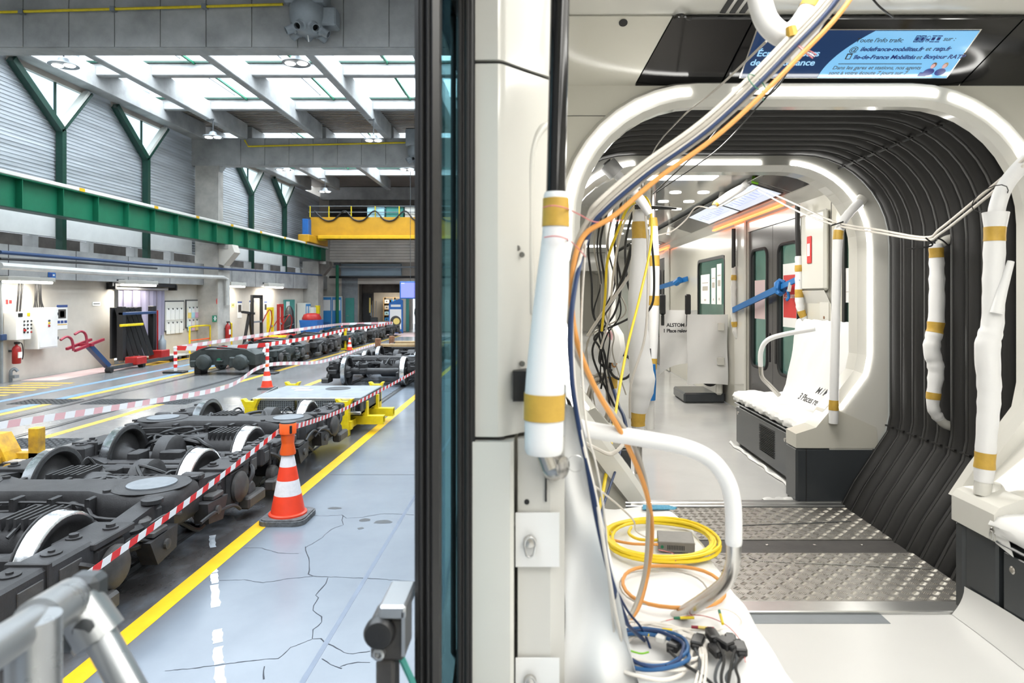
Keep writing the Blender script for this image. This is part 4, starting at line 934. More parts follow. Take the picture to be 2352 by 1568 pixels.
        for g in (-1, 1): MB().lathe([(.09, 0), (.1, .02), (.1, .16), (.08, .2)], (s * .5, g * .5, .42), (0, g, 0), 14).build('brake_cylinder', m, t, 40)
    for g in ((1,) if bare else (-1, 1)): MB().rbox((-.6, g * 1.42 - .05, .32), (.6, g * 1.42 + .05, .46), .015).build('end_beam', m, t)
    for g in ((1,) if bare else (-1, 1)):
        for s in (-1, 1): MB().bar((s * .6, g * 1.42, .39), (s * .95, g * 1.25, .45), .1, .1).build('corner_strut', m, t)
    # centre frame with ladder slots, junction plates
    MB().rbox((-.34, -.62, .5), (.1, -.36, .55), .01).build('junction_plate', m, t); MB().rbox((-.05, .36, .52), (.38, .66, .56), .01).build('junction_plate', m, t)
    for k in range(7): MB().bar((.05 + k * .07, .4, .58), (.0 + k * .07, .78, .52), .02, .03).build('ladder_bar', m, t)
    MB().bar((-.02, .4, .585), (.55, .4, .585), .03, .03).build('ladder_rail', m, t); MB().bar((-.05, .78, .525), (.5, .78, .525), .03, .03).build('ladder_rail', m, t)
    # hoses and pipe runs
    nh = 42 if detail else 9
    for k in range(nh):
        if k % 3 == 0:      # loops across the middle
            x = u(-.6, .5); y = rnd.choice((-1, 1)) * u(.3, .85); z = u(.44, .55)
            pts = [(x - .3, y, z - .06), (x - .15, y + u(-.12, .12), z + .03), (x + .05, y + u(-.15, .15), z + .05), (x + .25, y + u(-.2, .2), z), (x + .4, y + u(-.2, .2), z - .1)]
        elif k % 3 == 1:    # runs along the side
            s = rnd.choice((-1, 1, 1, 1)); x = s * u(.85, 1.18); y = u(-1.0, .3); z = u(.28, .52)
            pts = [(x, y, z), (x + u(-.04, .06), y + .18, z + u(-.02, .1)), (x + u(-.04, .06), y + .4, z + u(-.06, .08)), (x + u(-.05, .04), y + .6, z + u(-.12, .02)), (x, y + .75, z - .12)]
        else:               # drooping brake hoses by the wheels
            s = rnd.choice((-1, 1)); g = rnd.choice((-1, 1)); x = s * u(.25, .6); y = g * u(.5, 1.2); z = u(.4, .55)
            pts = [(x, y, z), (x + u(-.1, .1), y + u(.05, .15), z + u(.05, .12)), (x + u(.05, .2), y + u(.1, .25), z + u(-.05, .05)), (x + u(.1, .3), y + u(.2, .35), z - .15)]
        hose(t, pts, u(.012, .024), 'hose' if k % 4 else m, n=6, k=5)
    for sy in (-1, 1):      # rigid pipes clipped to the bolster face
        for q in range(3):
            z = .60 - q * .07; xs = -.9 + q * .1
            pp = [(xs, sy * .40, z), (-.3, sy * .30, z), (.1, sy * .28, z), (.45, sy * .30, z - .02), (.62, sy * .40, z - .08), (1.0, sy * .42, z - .09)]
            hose(t, pp, .013, m, 'brake_pipe', 6, 4)
        for x in (-.5, -.1, .2, .5): MB().rbox((x - .02, sy * .22, .44), (x + .02, sy * .33, .64), .005).build('pipe_bracket', m, t)
        MB().lathe([(.07, 0), (.08, .03), (.08, .12), (.06, .14)], (1.03, sy * .52, .42), n=14).build('valve', m2, t, 40)
    # clutter plates and small brackets
    for k in range(16 if detail else 5):
        x = u(-1, 1.05); y = rnd.choice((-1, 1)) * u(.35, 1.4); z = u(.22, .42); sx, sy, sz = u(.04, .16), u(.04, .14), u(.05, .16)
        MB().rbox((x - sx, y - sy, z), (x + sx, y + sy, z + sz), .012).build('bracket_block', rnd.choice((m, 'bogie_dark', m)), t)
    return t
G1 = 'bogies standing on the near track'
bogie('dark grey bogie in the foreground, nearest the train door', (XT1, 5.51, 0.0045), 1, seed=3, near_ext=.95, far_ext=.35, group=G1)
bogie('dark grey bogie behind the traffic cone, before the grey equipment box', (XT1, 8.55, 0.0045), 1, seed=5, near_ext=.35, far_ext=.5, group=G1)
bogie('bogie with its bare wheelset facing the camera behind the yellow trestle cups', (XT1, 17.5, 0.0045), 1, seed=8, near_ext=.1, group=G1, bare=True)
bogie('farther bogie on the near track beneath timber battens', (XT1, 21.0, 0.0045), 0, seed=9, group=G1)
G2 = 'old bogies on the far track'
Y2 = [(21.3, 'greenish old bogie at the front of the far track row'), (25.0, 'second old bogie of the far track row, with rusty wheels'), (29.0, 'third old bogie of the far track row'), (33.2, 'fourth old bogie of the far track row'), (37.0, 'last old bogie of the far track row, near the totem')]
for i, (y, lb) in enumerate(Y2): bogie(lb, (XT2, y, 0.0045), 0, ['bogie_green', 'bogie', 'bogie_green', 'bogie_light', 'bogie'][i], seed=20 + i, tread=['rim_steel', 'rust', 'rim_steel', 'rim_steel', 'rust'][i], group=G2, near_ext=.25, far_ext=.25)
# greenish end coupler housing on the first old bogie, and hooded motors on the row
for i, (y, lb) in enumerate(((19.25, 'dark green coupler housing at the head of the far track row'), (23.15, 'hooded grey motor casing behind the first old bogie'), (27.0, 'hooded grey motor casing between the old bogies'), (31.1, 'boxy grey transformer casing on the far track'), (35.1, 'small hooded motor casing before the last old bogie'))):
    t = thing('motor_casing', lb, 'motor casing', (XT2, y, 0.0045), 'casings standing on the far track')
    MB().prism([(-.95, -.35, .28), (.95, -.35, .28), (.95, -.35, .58), (.7, -.35, .72), (-.7, -.35, .72), (-.95, -.35, .58)], (0, .65, 0)).build('casing', 'bogie_green' if i == 0 else 'bogie_light', t)
    for x in ((-.5, .55) if i == 0 else (-.62, .05, .62)): MB().lathe([(.2, 0), (.24, .06), (.2, .16), (.12, .2), (0, .2)], (x, -.36, .36), (0, -1, 0), 10).build('round_cover', 'bogie_green' if i == 0 else 'bogie', t, 40)
    for x in (-.8, .8): MB().rbox((x - .1, -.2, 0), (x + .1, .2, .3), .01).build('foot_block', 'bogie_dark', t)
    MB().tube(spline([(-.7, -.3, .7), (-.3, -.4, .8), (.2, -.3, .76), (.6, -.2, .72)], 5), .03, 6).build('hose', 'hose', t, True)
    MB().lathe([(.06, 0), (.06, .02), (0, .02)], (-.1, -.362, .42), (0, -1, 0), 12).build('green_cap', 'green_paint', t)
    for q in range(5): MB().rbox((-.9 + q * .38, -.46 - .04 * (q % 2), .22 + .08 * (q % 3)), (-.72 + q * .38, -.34, .42 + .1 * (q % 2)), .03).build('housing_block', 'bogie_green' if i == 0 else 'bogie', t)
# timber battens laid on the farther bogies
for i, (x0, x1, y, lb) in enumerate(((-4.9, -2.9, 20.6, 'pale timber batten lying across the farther bogie'), (-4.75, -2.6, 21.9, 'pale timber batten behind the first, on the farther bogie'))):
    t = thing('timber_batten', lb, 'timber', (x0, y, .68)); MB().rbox((0, 0, 0), (x1 - x0, .14, .09), .008).build('batten', 'wood', t)
    MB().rbox((-.16, -.03, 0), (-.01, .17, .26), .01).build('end_block', 'rust', t)
# flared yellow trestle cups before the front wheelset
# ---- grey equipment box on a yellow trestle
t = thing('yellow_trestle', 'yellow steel trestle carrying the grey roof unit', 'trestle', (-3.8, 11.3, 0))
L_ = [(-4.62, 10.6), (-3.1, 10.6), (-4.55, 12.25), (-2.98, 12.25)]
for x, y in L_:
    hi = .56 if y < 11 else .62
    l = wpart(t, MB().rbox((x - .08, y - .06, 0), (x + .08, y + .06, hi - .1), .006), 'leg', 'yellow_metal')
    MB().prism([(x - .08, y - .06, hi - .1), (x + .08, y - .06, hi - .1), (x + .14, y - .06, hi + .04), (x + .1, y - .06, hi + .04), (x + .06, y - .06, hi), (x - .06, y - .06, hi), (x - .1, y - .06, hi + .04), (x - .14, y - .06, hi + .04)], (0, .12, 0)).build('flared_cup', 'yellow_metal', l)
for y in (10.62, 12.25): wpart(t, MB().rbox((-4.62, y - .05, .1), (-2.98, y + .05, .24), .006), 'cross_rail', 'yellow_metal')
for x in (-4.6, -3.05): wpart(t, MB().bar((x, 10.6, .17), (x, 12.25, .17), .1, .12), 'side_rail', 'yellow_metal')
for y in (11.0, 11.75):
    wpart(t, MB().box((-4.7, y - .07, .12), (-2.55, y + .07, .14)), 'fork_tube', 'yellow_metal'); wpart(t, MB().box((-4.7, y - .07, .24), (-2.55, y + .07, .26)), 'fork_tube', 'yellow_metal')
    for q in (-.07, .06): wpart(t, MB().box((-4.7, y + q, .14), (-2.55, y + q + .01, .24)), 'fork_tube', 'yellow_metal')
    wpart(t, MB().box((-2.9, y - .05, .26), (-2.82, y + .05, .5)), 'stop_post', 'yellow_metal')
t = thing('roof_unit', 'flat grey air-conditioning roof unit with a mesh grille on the yellow trestle', 'roof unit', (-3.8, 11.4, .57))
xa, xb = -4.78, -2.86
wpart(t, MB().prism([(xa + .1, 10.72, .57), (xa, 10.72, .30), (xa, 12.1, .30), (xa, 12.1, .60), (xa + .2, 10.72, .60)], (.01, 0, 0)), 'side_sheet', 'zinc')
wpart(t, MB().rbox((xa + .15, 10.70, .565), (xb, 12.15, .605), .008), 'top_sheet', 'zinc')
wpart(t, MB().box((xa, 10.72, .33), (xb, 12.1, .36)), 'base_tray', 'zinc')
wpart(t, MB().prism([(xb, 10.72, .58), (xb, 12.1, .58), (xb, 12.1, .33), (xb, 10.72, .33)], (-.02, 0, 0)), 'side_sheet', 'bogie_light')
wpart(t, MB().rbox((xb - .01, 10.9, .38), (xb + .02, 11.5, .54), .01), 'side_hatch', 'dark_grey')
gz0, gz1 = .385, .555
for s0, s1 in ((xa + .2, -3.95), (-3.9, -2.95)):
    g = wpart(t, MB().box((s0, 10.70, gz0), (s1, 10.71, gz1)), 'grille', 'black_matte')
    mb = MB(); n = int((s1 - s0) / .03)
    for k in range(n + 1): mb.box((s0 + k * .03, 10.69, gz0), (s0 + k * .03 + .008, 10.70, gz1))
    for k in range(6): mb.box((s0, 10.688, gz0 + k * .032), (s1, 10.698, gz0 + k * .032 + .008))
    tag(mb.build('grille_wires', 'zinc', g), kind='stuff')
wpart(t, MB().rbox((xa + .1, 10.66, .33), (xb, 10.72, .375), .006), 'lower_lip', 'alu'); wpart(t, MB().rbox((xa + .15, 10.68, .56), (xb - .1, 10.72, .60), .006), 'upper_lip', 'alu')
wpart(t, MB().lathe([(.22, 0), (.22, .004), (.19, .005), (.19, .002), (.14, .002), (.14, .005), (.06, .005), (0, .005)], (-3.55, 11.75, .606), n=26), 'round_hatch', 'dark_grey')
for x, y in ((-4.4, 11.75), (-4.25, 11.5)): wpart(t, MB().box((x, y, .606), (x + .3, y + .12, .608)), 'paper_label', 'paper')
# small yellow stand at the left edge
t = thing('yellow_jack_stand', 'worn yellow jack stand at the left edge behind the bogie', 'jack stand', (-7.0, 8.6, 0))
wpart(t, MB().rbox((-6.92, 8.9, .02), (-6.78, 9.04, .46), .008), 'upright', 'yellow_rusty')
wpart(t, MB().rbox((-8.2, 8.9, .04), (-6.78, 9.02, .13), .008), 'beam', 'yellow_rusty')
wpart(t, MB().prism([(-7.62, 8.7, .06), (-7.05, 8.7, .06), (-7.1, 8.7, .18), (-7.22, 8.7, .4), (-7.62, 8.7, .4)], (0, .3, 0)), 'gusset', 'yellow_rusty')
wpart(t, MB().cyl((-7.4, 8.85, .4), (-7.4, 8.85, .52), .07, n=12), 'screw', 'dark_grey')
wpart(t, MB().rbox((-7.6, 7.9, .02), (-6.3, 8.02, .12), .008), 'foot_beam', 'yellow_rusty')
wpart(t, MB().tube(spline([(-6.5, 7.95, .12), (-6.45, 7.95, .2), (-6.3, 7.95, .2), (-6.25, 7.95, .13)], 4), .015, 6), 'handle', 'yellow_rusty', True)
wpart(t, MB().bar((-7.2, 8.9, .08), (-7.0, 7.95, .08), .09, .08), 'tie', 'yellow_rusty')

# ---- traffic cones and barrier tape
def cone(label, loc, s=1.0, adaptor=True, h=.62):
    t = thing('traffic_cone', label, 'traffic cone', loc, 'traffic cones')
    o = [(x, y) for x, y in rrect(.46 * s, .46 * s, .1 * s)]
    MB().prism([(x, y, 0.001) for x, y in o], (0, 0, .045 * s)).build('base', 'rubber_base', t, 30)
    MB().prism([(x * .93, y * .93, .046 * s) for x, y in o], (0, 0, .012)).build('base_top', 'rubber_base', t, 30)
    MB().lathe([(.185 * s, .055 * s), (.185 * s, .075 * s), (.165 * s, .085 * s)], n=28).build('foot_ring', 'cone_red', t, 30)
    r0, r1 = .165 * s, .055 * s; z0, z1 = .08 * s, h * s + .06 * s
    lv = [0, .30, .52, .72, .97, 1.0]
    def ring(a, b, m_, name):
        ra, rb = r0 + (r1 - r0) * a, r0 + (r1 - r0) * b
        MB().lathe([(ra, z0 + (z1 - z0) * a), (rb, z0 + (z1 - z0) * b)], n=28).build(name, m_, t, True)
    ring(0, .30, 'cone_red', 'sleeve'); ring(.30, .545, 'reflective', 'reflective_band'); ring(.545, .77, 'cone_red', 'sleeve'); ring(.77, 1.0, 'reflective', 'reflective_band')
    if adaptor:
        a = MB().lathe([(.075 * s, z1 - .02), (.078 * s, z1), (.06 * s, z1 + .09), (.062 * s, z1 + .10), (.068 * s, z1 + .17), (.07 * s, z1 + .18), (.082 * s, z1 + .19), (.082 * s, z1 + .29), (.075 * s, z1 + .30)], n=24).build('tape_holder', 'orange_plastic', t, 40)
        MB().lathe([(.078 * s, z1 + .295), (.078 * s, z1 + .31), (0, z1 + .312)], n=24).build('cap', 'dark_grey', a, 30)
        for k in range(3): MB().rbox((-.012, -.09, z1 + .2), (.012, -.075, z1 + .28), .004, Matrix.Rotation(R(40 + k * 120), 4, 'Z')).build('slot', 'black_plastic', a)
    else:
        MB().lathe([(.05 * s, z1), (.05 * s, z1 + .06), (.03 * s, z1 + .07), (0, z1 + .075)], n=20).build('top_cap', 'orange_plastic', t, 30)
    return t
CP = Vector((-2.51, 6.62, 0)); cone('orange and white traffic cone with tape holder beside the yellow line', CP)
c2 = F(613, 893); cone('smaller traffic cone standing between the two tracks', c2, .8, False)
p = P(795, 803, 26.5)
t3 = F(803, 806); cone('tiny far traffic cone beside the far track row', (t3.x, t3.y, 0), .7, False)
def tape(label, pts, m=('tape_red', 'tape_white'), h=.055, pitch=.09, n=10, cat='barrier tape', group='barrier tapes'):
    sp = spline(pts, n); L_ = [0]
    for a_, b_ in zip(sp, sp[1:]): L_.append(L_[-1] + (b_ - a_).length)
    N_ = max(2, int(L_[-1] / pitch)); out = []; j = 0
    for k in range(N_ + 1):
        d = L_[-1] * k / N_
        while j < len(L_) - 2 and L_[j + 1] < d: j += 1
        f = (d - L_[j]) / max(1e-9, L_[j + 1] - L_[j]); out.append(sp[j].lerp(sp[j + 1], f))
    vs = []; fs = []; sl = h * .35
    for p_ in out: vs += [p_ + Vector((0, 0, -h / 2)), p_ + Vector((0, 0, h / 2))]
    d0 = (out[-1] - out[0]).normalized()
    for i in range(1, len(out) * 2, 2): vs[i] = vs[i] + d0 * sl      # slanted stripes
    o = MB().add(vs, [(2*i, 2*i+2, 2*i+3, 2*i+1) for i in range(N_)])
    me = o.build('barrier_tape', m[0]); me.data.materials.append(MATS[m[1]])
    for i, f in enumerate(me.data.polygons): f.material_index = i % 2
    sm = me.modifiers.new('thick', 'SOLIDIFY'); sm.thickness = .001
    return tag(me, label, cat, group)
top = CP + Vector((0, 0, .86)) + Vector((0, 0, .09))
RAILP = P(165, 1345, 3.9); RAILQ = P(-60, 1500, 3.2)
tape('red and white tape stretched past the nearest bogie to the cone', [RAILQ, RAILP, RAILP.lerp(CP + Vector((-.08, -.02, .90)), .5) + Vector((0, 0, -.02)), CP + Vector((-.08, -.02, .90))], h=.05, pitch=.085)
tape('red and white tape from the cone past the roof unit', [CP + Vector((.07, .03, .93)), P(800, 935, 9.2), P(955, 852, 12.6), P(1010, 820, 15)], h=.05, pitch=.085)
PK = ('tape_pink', 'tape_white')
tape('faded pink and white tape sagging between the two tracks', [P(-120, 1003, 7.2), P(0, 977, 7.9), P(300, 930, 10.5), P(520, 888, 13.7), c2 + Vector((-.02, 0, .58)), P(740, 830, 20), P(830, 800, 25.0), P(872, 788, 28)], PK, .09, .2)
def bpost(px, py, top_, label, m='stripe', w=.05):
    p = F(px, py); h = CAM_H - (top_ - 682) * p.y / 1500
    t = thing('barrier_post', label, 'barrier post', p, 'barrier posts round the far track')
    MB().rbox((-.3, -.18, .001), (.3, .18, .06), .02).build('base', 'black_plastic' if m == 'stripe' else 'yellow_metal', t)
    if m == 'stripe':
        n = 7
        for k in range(n): MB().cyl((0, 0, .06 + (h - .06) * k / n), (0, 0, .06 + (h - .06) * (k + 1) / n), w, n=10).build('stripe_band', ('tape_white', 'tape_red')[k % 2], t)
    else: MB().cyl((0, 0, .06), (0, 0, h), w, n=10).build('pole', m, t)
    MB().lathe([(w * 1.2, h), (w * 1.2, h + .03), (0, h + .05)], n=10).build('cap', 'tape_white' if m == 'stripe' else 'yellow_metal', t)
    return Vector((p.x, p.y, h))
pa = bpost(403, 856, 799, 'red and white barrier post near the notice boards'); pb_ = bpost(614, 858, 791, 'red and white barrier post beside the first old bogie')
pc = bpost(793, 803, 757, 'yellow barrier post along the far track', 'yellow_metal', .06); pd = bpost(900, 772, 741, 'far red and white barrier post near the totem'); pe = bpost(785, 775, 744, 'far barrier post behind the old bogies')
tape('bright red and white tape between the two nearest barrier posts', [pa, pa.lerp(pb_, .5) + Vector((0, 0, -.06)), pb_], pitch=.3, h=.13)
tape('red and white tape from the striped post to the yellow post', [pb_, pb_.lerp(pc, .5) + Vector((0, 0, -.05)), pc], pitch=.3, h=.12)
tape('far end of the tape running from the yellow post to the totem', [pc, pc.lerp(pd, .5) + Vector((0, 0, -.05)), pd], pitch=.35, h=.12)
tape('pale tape running along the wall side of the old bogies', [pa, P(600, 769, 25), P(720, 752, 28), pe], PK, .12, .3)
tape('pale tape across the far end of the track row', [pe, pe.lerp(pd, .5), pd], PK, .12, .35)
sc0 = MB().grid(lambda u, v: tuple(P(238 + 6 * u + 8 * v * (1 - v) * 2, 1240 + 40 * v, 4.62 + .01 * math.sin(v * 5))), 2, 8).build('tape_scrap', 'tape_white', None, True); sc0.modifiers.new('thick', 'SOLIDIFY').thickness = .001
tag(sc0, 'torn white scrap of tape hanging on the nearest bogie', 'tape scrap')
# ---- foreground handrail of the access platform
def rail_tube(t, pts, r, name='tube', m='chrome_dull', n=20): return MB().tube(pts, r, n).build(name, m, t, True)
p0 = P(-160, 1590, .62); p1 = P(168, 1372, .93)
t = thing('platform_handrail', 'galvanised tube handrail with clamp fittings in the near corner', 'handrail', (-.7, .7, 0))
wpart(t, MB().tube([p0 - (p1 - p0) * .5, p0, p1], .022, 24), 'top_rail', 'chrome_dull', 30)
d = (p1 - p0).normalized(); a_ = p0.lerp(p1, .62); b_ = p0.lerp(p1, .99)
wpart(t, MB().cyl(p0.lerp(p1, .66), p0.lerp(p1, .86), .0285, n=24), 'sleeve', 'chrome_dull', 30); wpart(t, MB().cyl(p0.lerp(p1, .865), p0.lerp(p1, .985), .0285, n=24), 'sleeve', 'chrome_dull', 30)
wpart(t, MB().rbox(tuple(p1 + Vector((-.01, -.005, -.012))), tuple(p1 + Vector((.035, .03, .03))), .008), 'clamp_block', 'dark_grey')
q = P(205, 1415, .93)
wpart(t, MB().cyl(q + Vector((-.02, 0, .02)), q + Vector((.015, 0, -.03)), .034, n=24), 'clamp_ring', 'chrome_dull', 30)
dn = P(330, 1640, .9)
wpart(t, MB().tube([q, dn, dn + (dn - q) * 4.2], .021, 24), 'brace_tube', 'chrome_dull', 30)
pp = P(78, 1455, .80)
wpart(t, MB().cyl(pp, (pp.x, pp.y, 0.001), .023, n=24), 'post', 'chrome_dull', 30)
wpart(t, MB().cyl(pp + Vector((0, 0, .02)), pp + Vector((0, 0, -.07)), .029, n=24), 'tee_fitting', 'chrome_dull', 30)
wpart(t, MB().rbox(tuple(P(92, 1500, .8) + Vector((0, -.02, -.03))), tuple(P(92, 1450, .8) + Vector((.018, .0, .0))), .006), 'lever', 'chrome_dull')
for (px, py) in ((160, 1465), (195, 1440)):
    c_ = P(px, py, .91); wpart(t, MB().lathe([(.013, -.012), (.016, -.008), (.016, .008), (.011, .012)], c_, (0.2, -1, 0), 14), 'bolt', 'dark_grey', 40)
# second rail end with a black plug beside the door
t = thing('gate_latch_post', 'metal rail end with black plug and latch beside the door leaf', 'latch post', (-.27, 1.1, 0))
def lp(px, py, Y=1.1): return P(px, py, Y)
a_ = lp(888, 1405); 
wpart(t, MB().rbox((lp(872, 0).x, 1.09, lp(0, 1418).z), (lp(934, 0).x, 1.19, lp(0, 1385).z), .004), 'cover', 'chrome_dull')
wpart(t, MB().prism([lp(880, 1385, 1.16), lp(925, 1385, 1.16), lp(918, 1352, 1.16), lp(892, 1352, 1.16)], (0, .02, 0)), 'finger_plate', 'chrome_dull')
wpart(t, MB().box((lp(925, 0).x, 1.09, lp(0, 1500).z), (lp(933, 0).x, 1.15, lp(0, 1400).z)), 'side_plate', 'chrome_dull')
wpart(t, MB().lathe([(.026, .0), (.026, .012), (.022, .018), (.008, .02), (0, .019)], lp(874, 1448) + Vector((0, 0, 0)), (0, -1, 0), 28), 'plug', 'black_plastic', 40)
wpart(t, MB().rbox((lp(850, 0).x, 1.10, lp(0, 1520).z), (lp(928, 0).x, 1.16, lp(0, 1418).z), .006), 'latch_body', 'bogie_light')
wpart(t, MB().lathe([(.010, 0), (.010, .01), (.006, .011), (.006, .004), (0, .004)], lp(872, 1497, 1.1), (0, -1, 0), 16), 'rivet', 'chrome_dull')
wpart(t, MB().rbox((lp(862, 0).x, 1.10, 0.001), (lp(905, 0).x, 1.15, lp(0, 1518).z), .005), 'post', 'bogie_light')
wpart(t, MB().tube([lp(922, 1510, 1.12), lp(945, 1560, 1.12), lp(960, 1610, 1.12)], .006, 8), 'green_cable', 'teal_paint')
# ================================================================== THE TRAIN: setting
XCN = 1.08; ZF = 1.0; YN = 2.67; YF = 3.99; XL = -0.1; XR = 2.26
mat('train_white', (0.69, 0.68, 0.63), 0.13, coat=0.3, var=0.015, scale=1.5)
mat('train_cream', (0.635, 0.618, 0.545), 0.16, var=0.015, scale=1.5)
mat('train_grey_white', (0.62, 0.61, 0.57), 0.15)
mat('dark_panel', (0.050, 0.056, 0.062), 0.22, var=0.06, scale=3)
mat('ceiling_gloss', (0.44, 0.44, 0.42), 0.10, metal=0.25, var=0.04, scale=2)
mat('door_grey', (0.055, 0.053, 0.056), 0.18)
mat('film_floor', (0.69, 0.69, 0.675), 0.30, var=0.02, scale=2.2, bump=0.05, bscale=6, detail=2)
mat('grey_floor', (0.55, 0.55, 0.54), 0.16, var=0.05, scale=2)
mat('cover_white', (0.83, 0.83, 0.82), 0.75, var=0.02, scale=3)
mat('foam_white', (0.82, 0.82, 0.82), 0.55)
mat('foam_dull', (0.74, 0.73, 0.70), 0.5)
mat('kraft_tape', (0.56, 0.35, 0.055), 0.5, var=0.12, scale=20)
mat('bellows', (0.015, 0.0145, 0.0145), 0.52, bump=0.12, bscale=400)
mat('bellows_seam', (0.03, 0.03, 0.03), 0.5)
mat('led', (1, 1, 1), emit=(1.0, 0.985, 0.94), estr=13.0)
mat('led_panel', (1, 1, 1), emit=(1.0, 0.99, 0.95), estr=7.0)
mat('led_orange', (1, 0.3, 0.1), emit=(1.0, 0.19, 0.05), estr=3.0)
mat('checker_base', (0.36, 0.345, 0.32), 0.42, metal=0.85, var=0.2, scale=20)
mat('checker_bar', (0.78, 0.75, 0.69), 0.30, metal=0.9, var=0.1, scale=20)
mat('cable_orange', (0.72, 0.32, 0.08), 0.45); mat('cable_blue', (0.006, 0.028, 0.10), 0.45); mat('cable_blue2', (0.014, 0.09, 0.24), 0.45)
mat('cable_white', (0.72, 0.68, 0.62), 0.5); mat('cable_grey', (0.42, 0.39, 0.34), 0.5); mat('cable_yellow', (0.85, 0.62, 0.02), 0.42); mat('cable_black', (0.012, 0.012, 0.012), 0.45)
mat('cable_pink', (0.62, 0.20, 0.20), 0.5); mat('strap_blue', (0.010, 0.15, 0.44), 0.5); mat('seat_blue', (0.10, 0.33, 0.50), 0.9, var=0.4, scale=200)
mat('screen_white', (0.2, 0.2, 0.2), 0.15, emit=(0.80, 0.87, 1.0), estr=0.85)
mat('screen_navy', (0.01, 0.015, 0.03), 0.1, emit=(0.012, 0.035, 0.10), estr=1.0)
mat('screen_sky', (0.05, 0.1, 0.15), 0.1, emit=(0.20, 0.50, 0.80), estr=1.0)
mat('text_light', (0.1, 0.1, 0.1), 0.3, emit=(0.30, 0.62, 0.92), estr=1.0)
mat('text_navy', (0.004, 0.02, 0.20), 0.3); mat('text_black', (0.02, 0.02, 0.025), 0.4); mat('text_white', (0.8, 0.8, 0.8), 0.4)
mat('green_tag', (0.20, 0.52, 0.02), 0.6); mat('plastic_film', (0.72, 0.72, 0.70), 0.12, alpha=0.35)
glassy('tint_glass', (0.62, 0.86, 0.90), 0.92, 0.02); glassy('window_green', (0.50, 0.68, 0.60), 0.95, 0.02)

def text(s, parent, loc, size, m, rot=(R(90), 0, 0), shear=0.0, align='LEFT', name='lettering', M=None, bold=0.0):
    c = bpy.data.curves.new(name, 'FONT'); c.body = s; c.size = size; c.shear = shear; c.align_x = align; c.extrude = 0.0004; c.offset = bold; c.resolution_u = 3
    c.space_character = .95
    tmp = bpy.data.objects.new('tmp_text', c); me = bpy.data.meshes.new_from_object(tmp); bpy.data.objects.remove(tmp); bpy.data.curves.remove(c)
    me.materials.clear(); me.materials.append(MATS[m]); me.name = name
    o = bpy.data.objects.new(name, me); COL.objects.link(o)
    if M is not None: o.matrix_basis = M
    if parent is not None: o.parent = parent
    return o

# ---- floor: near car film, threshold, gangway plates, far car floor
ft = struct(MB().box((XL - .02, -4.5, ZF - .06), (XR, 2.575, ZF)).build('floor_train_near', 'film_floor'))
struct(MB().box((XL - .06, -4.5, .35), (XR + .06, 2.55, ZF - .062)).build('wall_underframe_near', 'bogie_dark'))
struct(MB().box((XL - .06, 4.05, .35), (XR + .06, 24, ZF - .062)).build('wall_underframe_far', 'bogie_dark'))
th = MB(); th.rbox((.2, 2.575, ZF - .03), (XR - .35, 2.63, ZF + .012), .004); th.rbox((.2, 2.632, ZF - .03), (XR - .35, 2.675, ZF + .006), .003)
struct(th.build('trim_1', 'alu')); MB().box((.3, 2.50, ZF + .0003), (XR - .9, 2.573, ZF + .0012)).build('duct_tape', 'zinc', ft)
def checker(x0, x1, y0, y1, label):
    o = struct(MB().rbox((x0, y0, ZF - .012), (x1, y1, ZF + .004), .003).build('floor_gangway_plate', 'checker_base'))
    mb = MB(); c = .042; ny = int((y1 - y0 - .01) / c); nx = int((x1 - x0 - .01) / c)
    for j in range(ny):
        for i in range(nx):
            cx = x0 + (x1 - x0) * (i + .5) / nx; cy = y0 + (y1 - y0) * (j + .5) / ny; a = R(45) if (i + j) % 2 else R(-45)
            ca, sa = math.cos(a), math.sin(a)
            for k in range(5):
                o_ = (k - 2) * .0068; L_ = .0135; w_ = .0026
                pts = [(-L_, 0), (0, -w_), (L_, 0), (0, w_)]
                base = [(cx + px * ca - (py + o_) * sa, cy + px * sa + (py + o_) * ca) for px, py in pts]
                mid = [(cx + px * .6 * ca - (py * .5 + o_) * sa, cy + px * .6 * sa + (py * .5 + o_) * ca) for px, py in pts]
                vs = [(x, y, ZF + .0042) for x, y in base] + [(x, y, ZF + .0062) for x, y in mid]
                mb.add(vs, [(4, 5, 6, 7), (0, 1, 5, 4), (1, 2, 6, 5), (2, 3, 7, 6), (3, 0, 4, 7)])
    b = mb.build('tread_bars', 'checker_bar', o); b['kind'] = 'stuff'
    return o
pl1 = checker(XCN - .76, XCN + .76, 2.68, 3.185, 'near')
pl2 = checker(XCN - .76, XCN + .76, 3.365, 3.87, 'far')
midp = struct(MB().rbox((XCN - .76, 3.15, ZF - .03), (XCN + .76, 3.40, ZF - .003), .003).build('floor_gangway_bridge', 'bogie_light'))
for k in range(6): MB().lathe([(.009, 0), (.009, .003), (.004, .004), (0, .003)], (.45 + k * .24, 3.30, ZF - .003), n=12).build('screw', 'steel_brushed', midp)
for a, b in (((.75, 2.98), (1.6, 2.88)), ((.72, 3.02), (.75, 2.98))): MB().bar((a[0] + .3, a[1] + .1, ZF + .0072), (b[0] + .3, b[1] + .1, ZF + .0072), .006, .002).build('plate_joint', 'alu', pl1)
MB().bar((1.05, 3.55, ZF + .0072), (1.75, 3.62, ZF + .0072), .006, .002).build('plate_joint', 'dark_grey', pl2)
th = MB(); th.rbox((.25, 3.885, ZF - .03), (XR - .3, 3.935, ZF + .01), .004); th.rbox((.25, 3.938, ZF - .03), (XR - .3, 3.985, ZF + .014), .004)
struct(th.build('trim_2', 'alu'))
ff = struct(MB().box((XL, 3.99, ZF - .06), (XR, 6.35, ZF)).box((XL, 6.352, ZF - .06), (XR, 24, ZF - .002)).build('floor_train_far', 'grey_floor'))
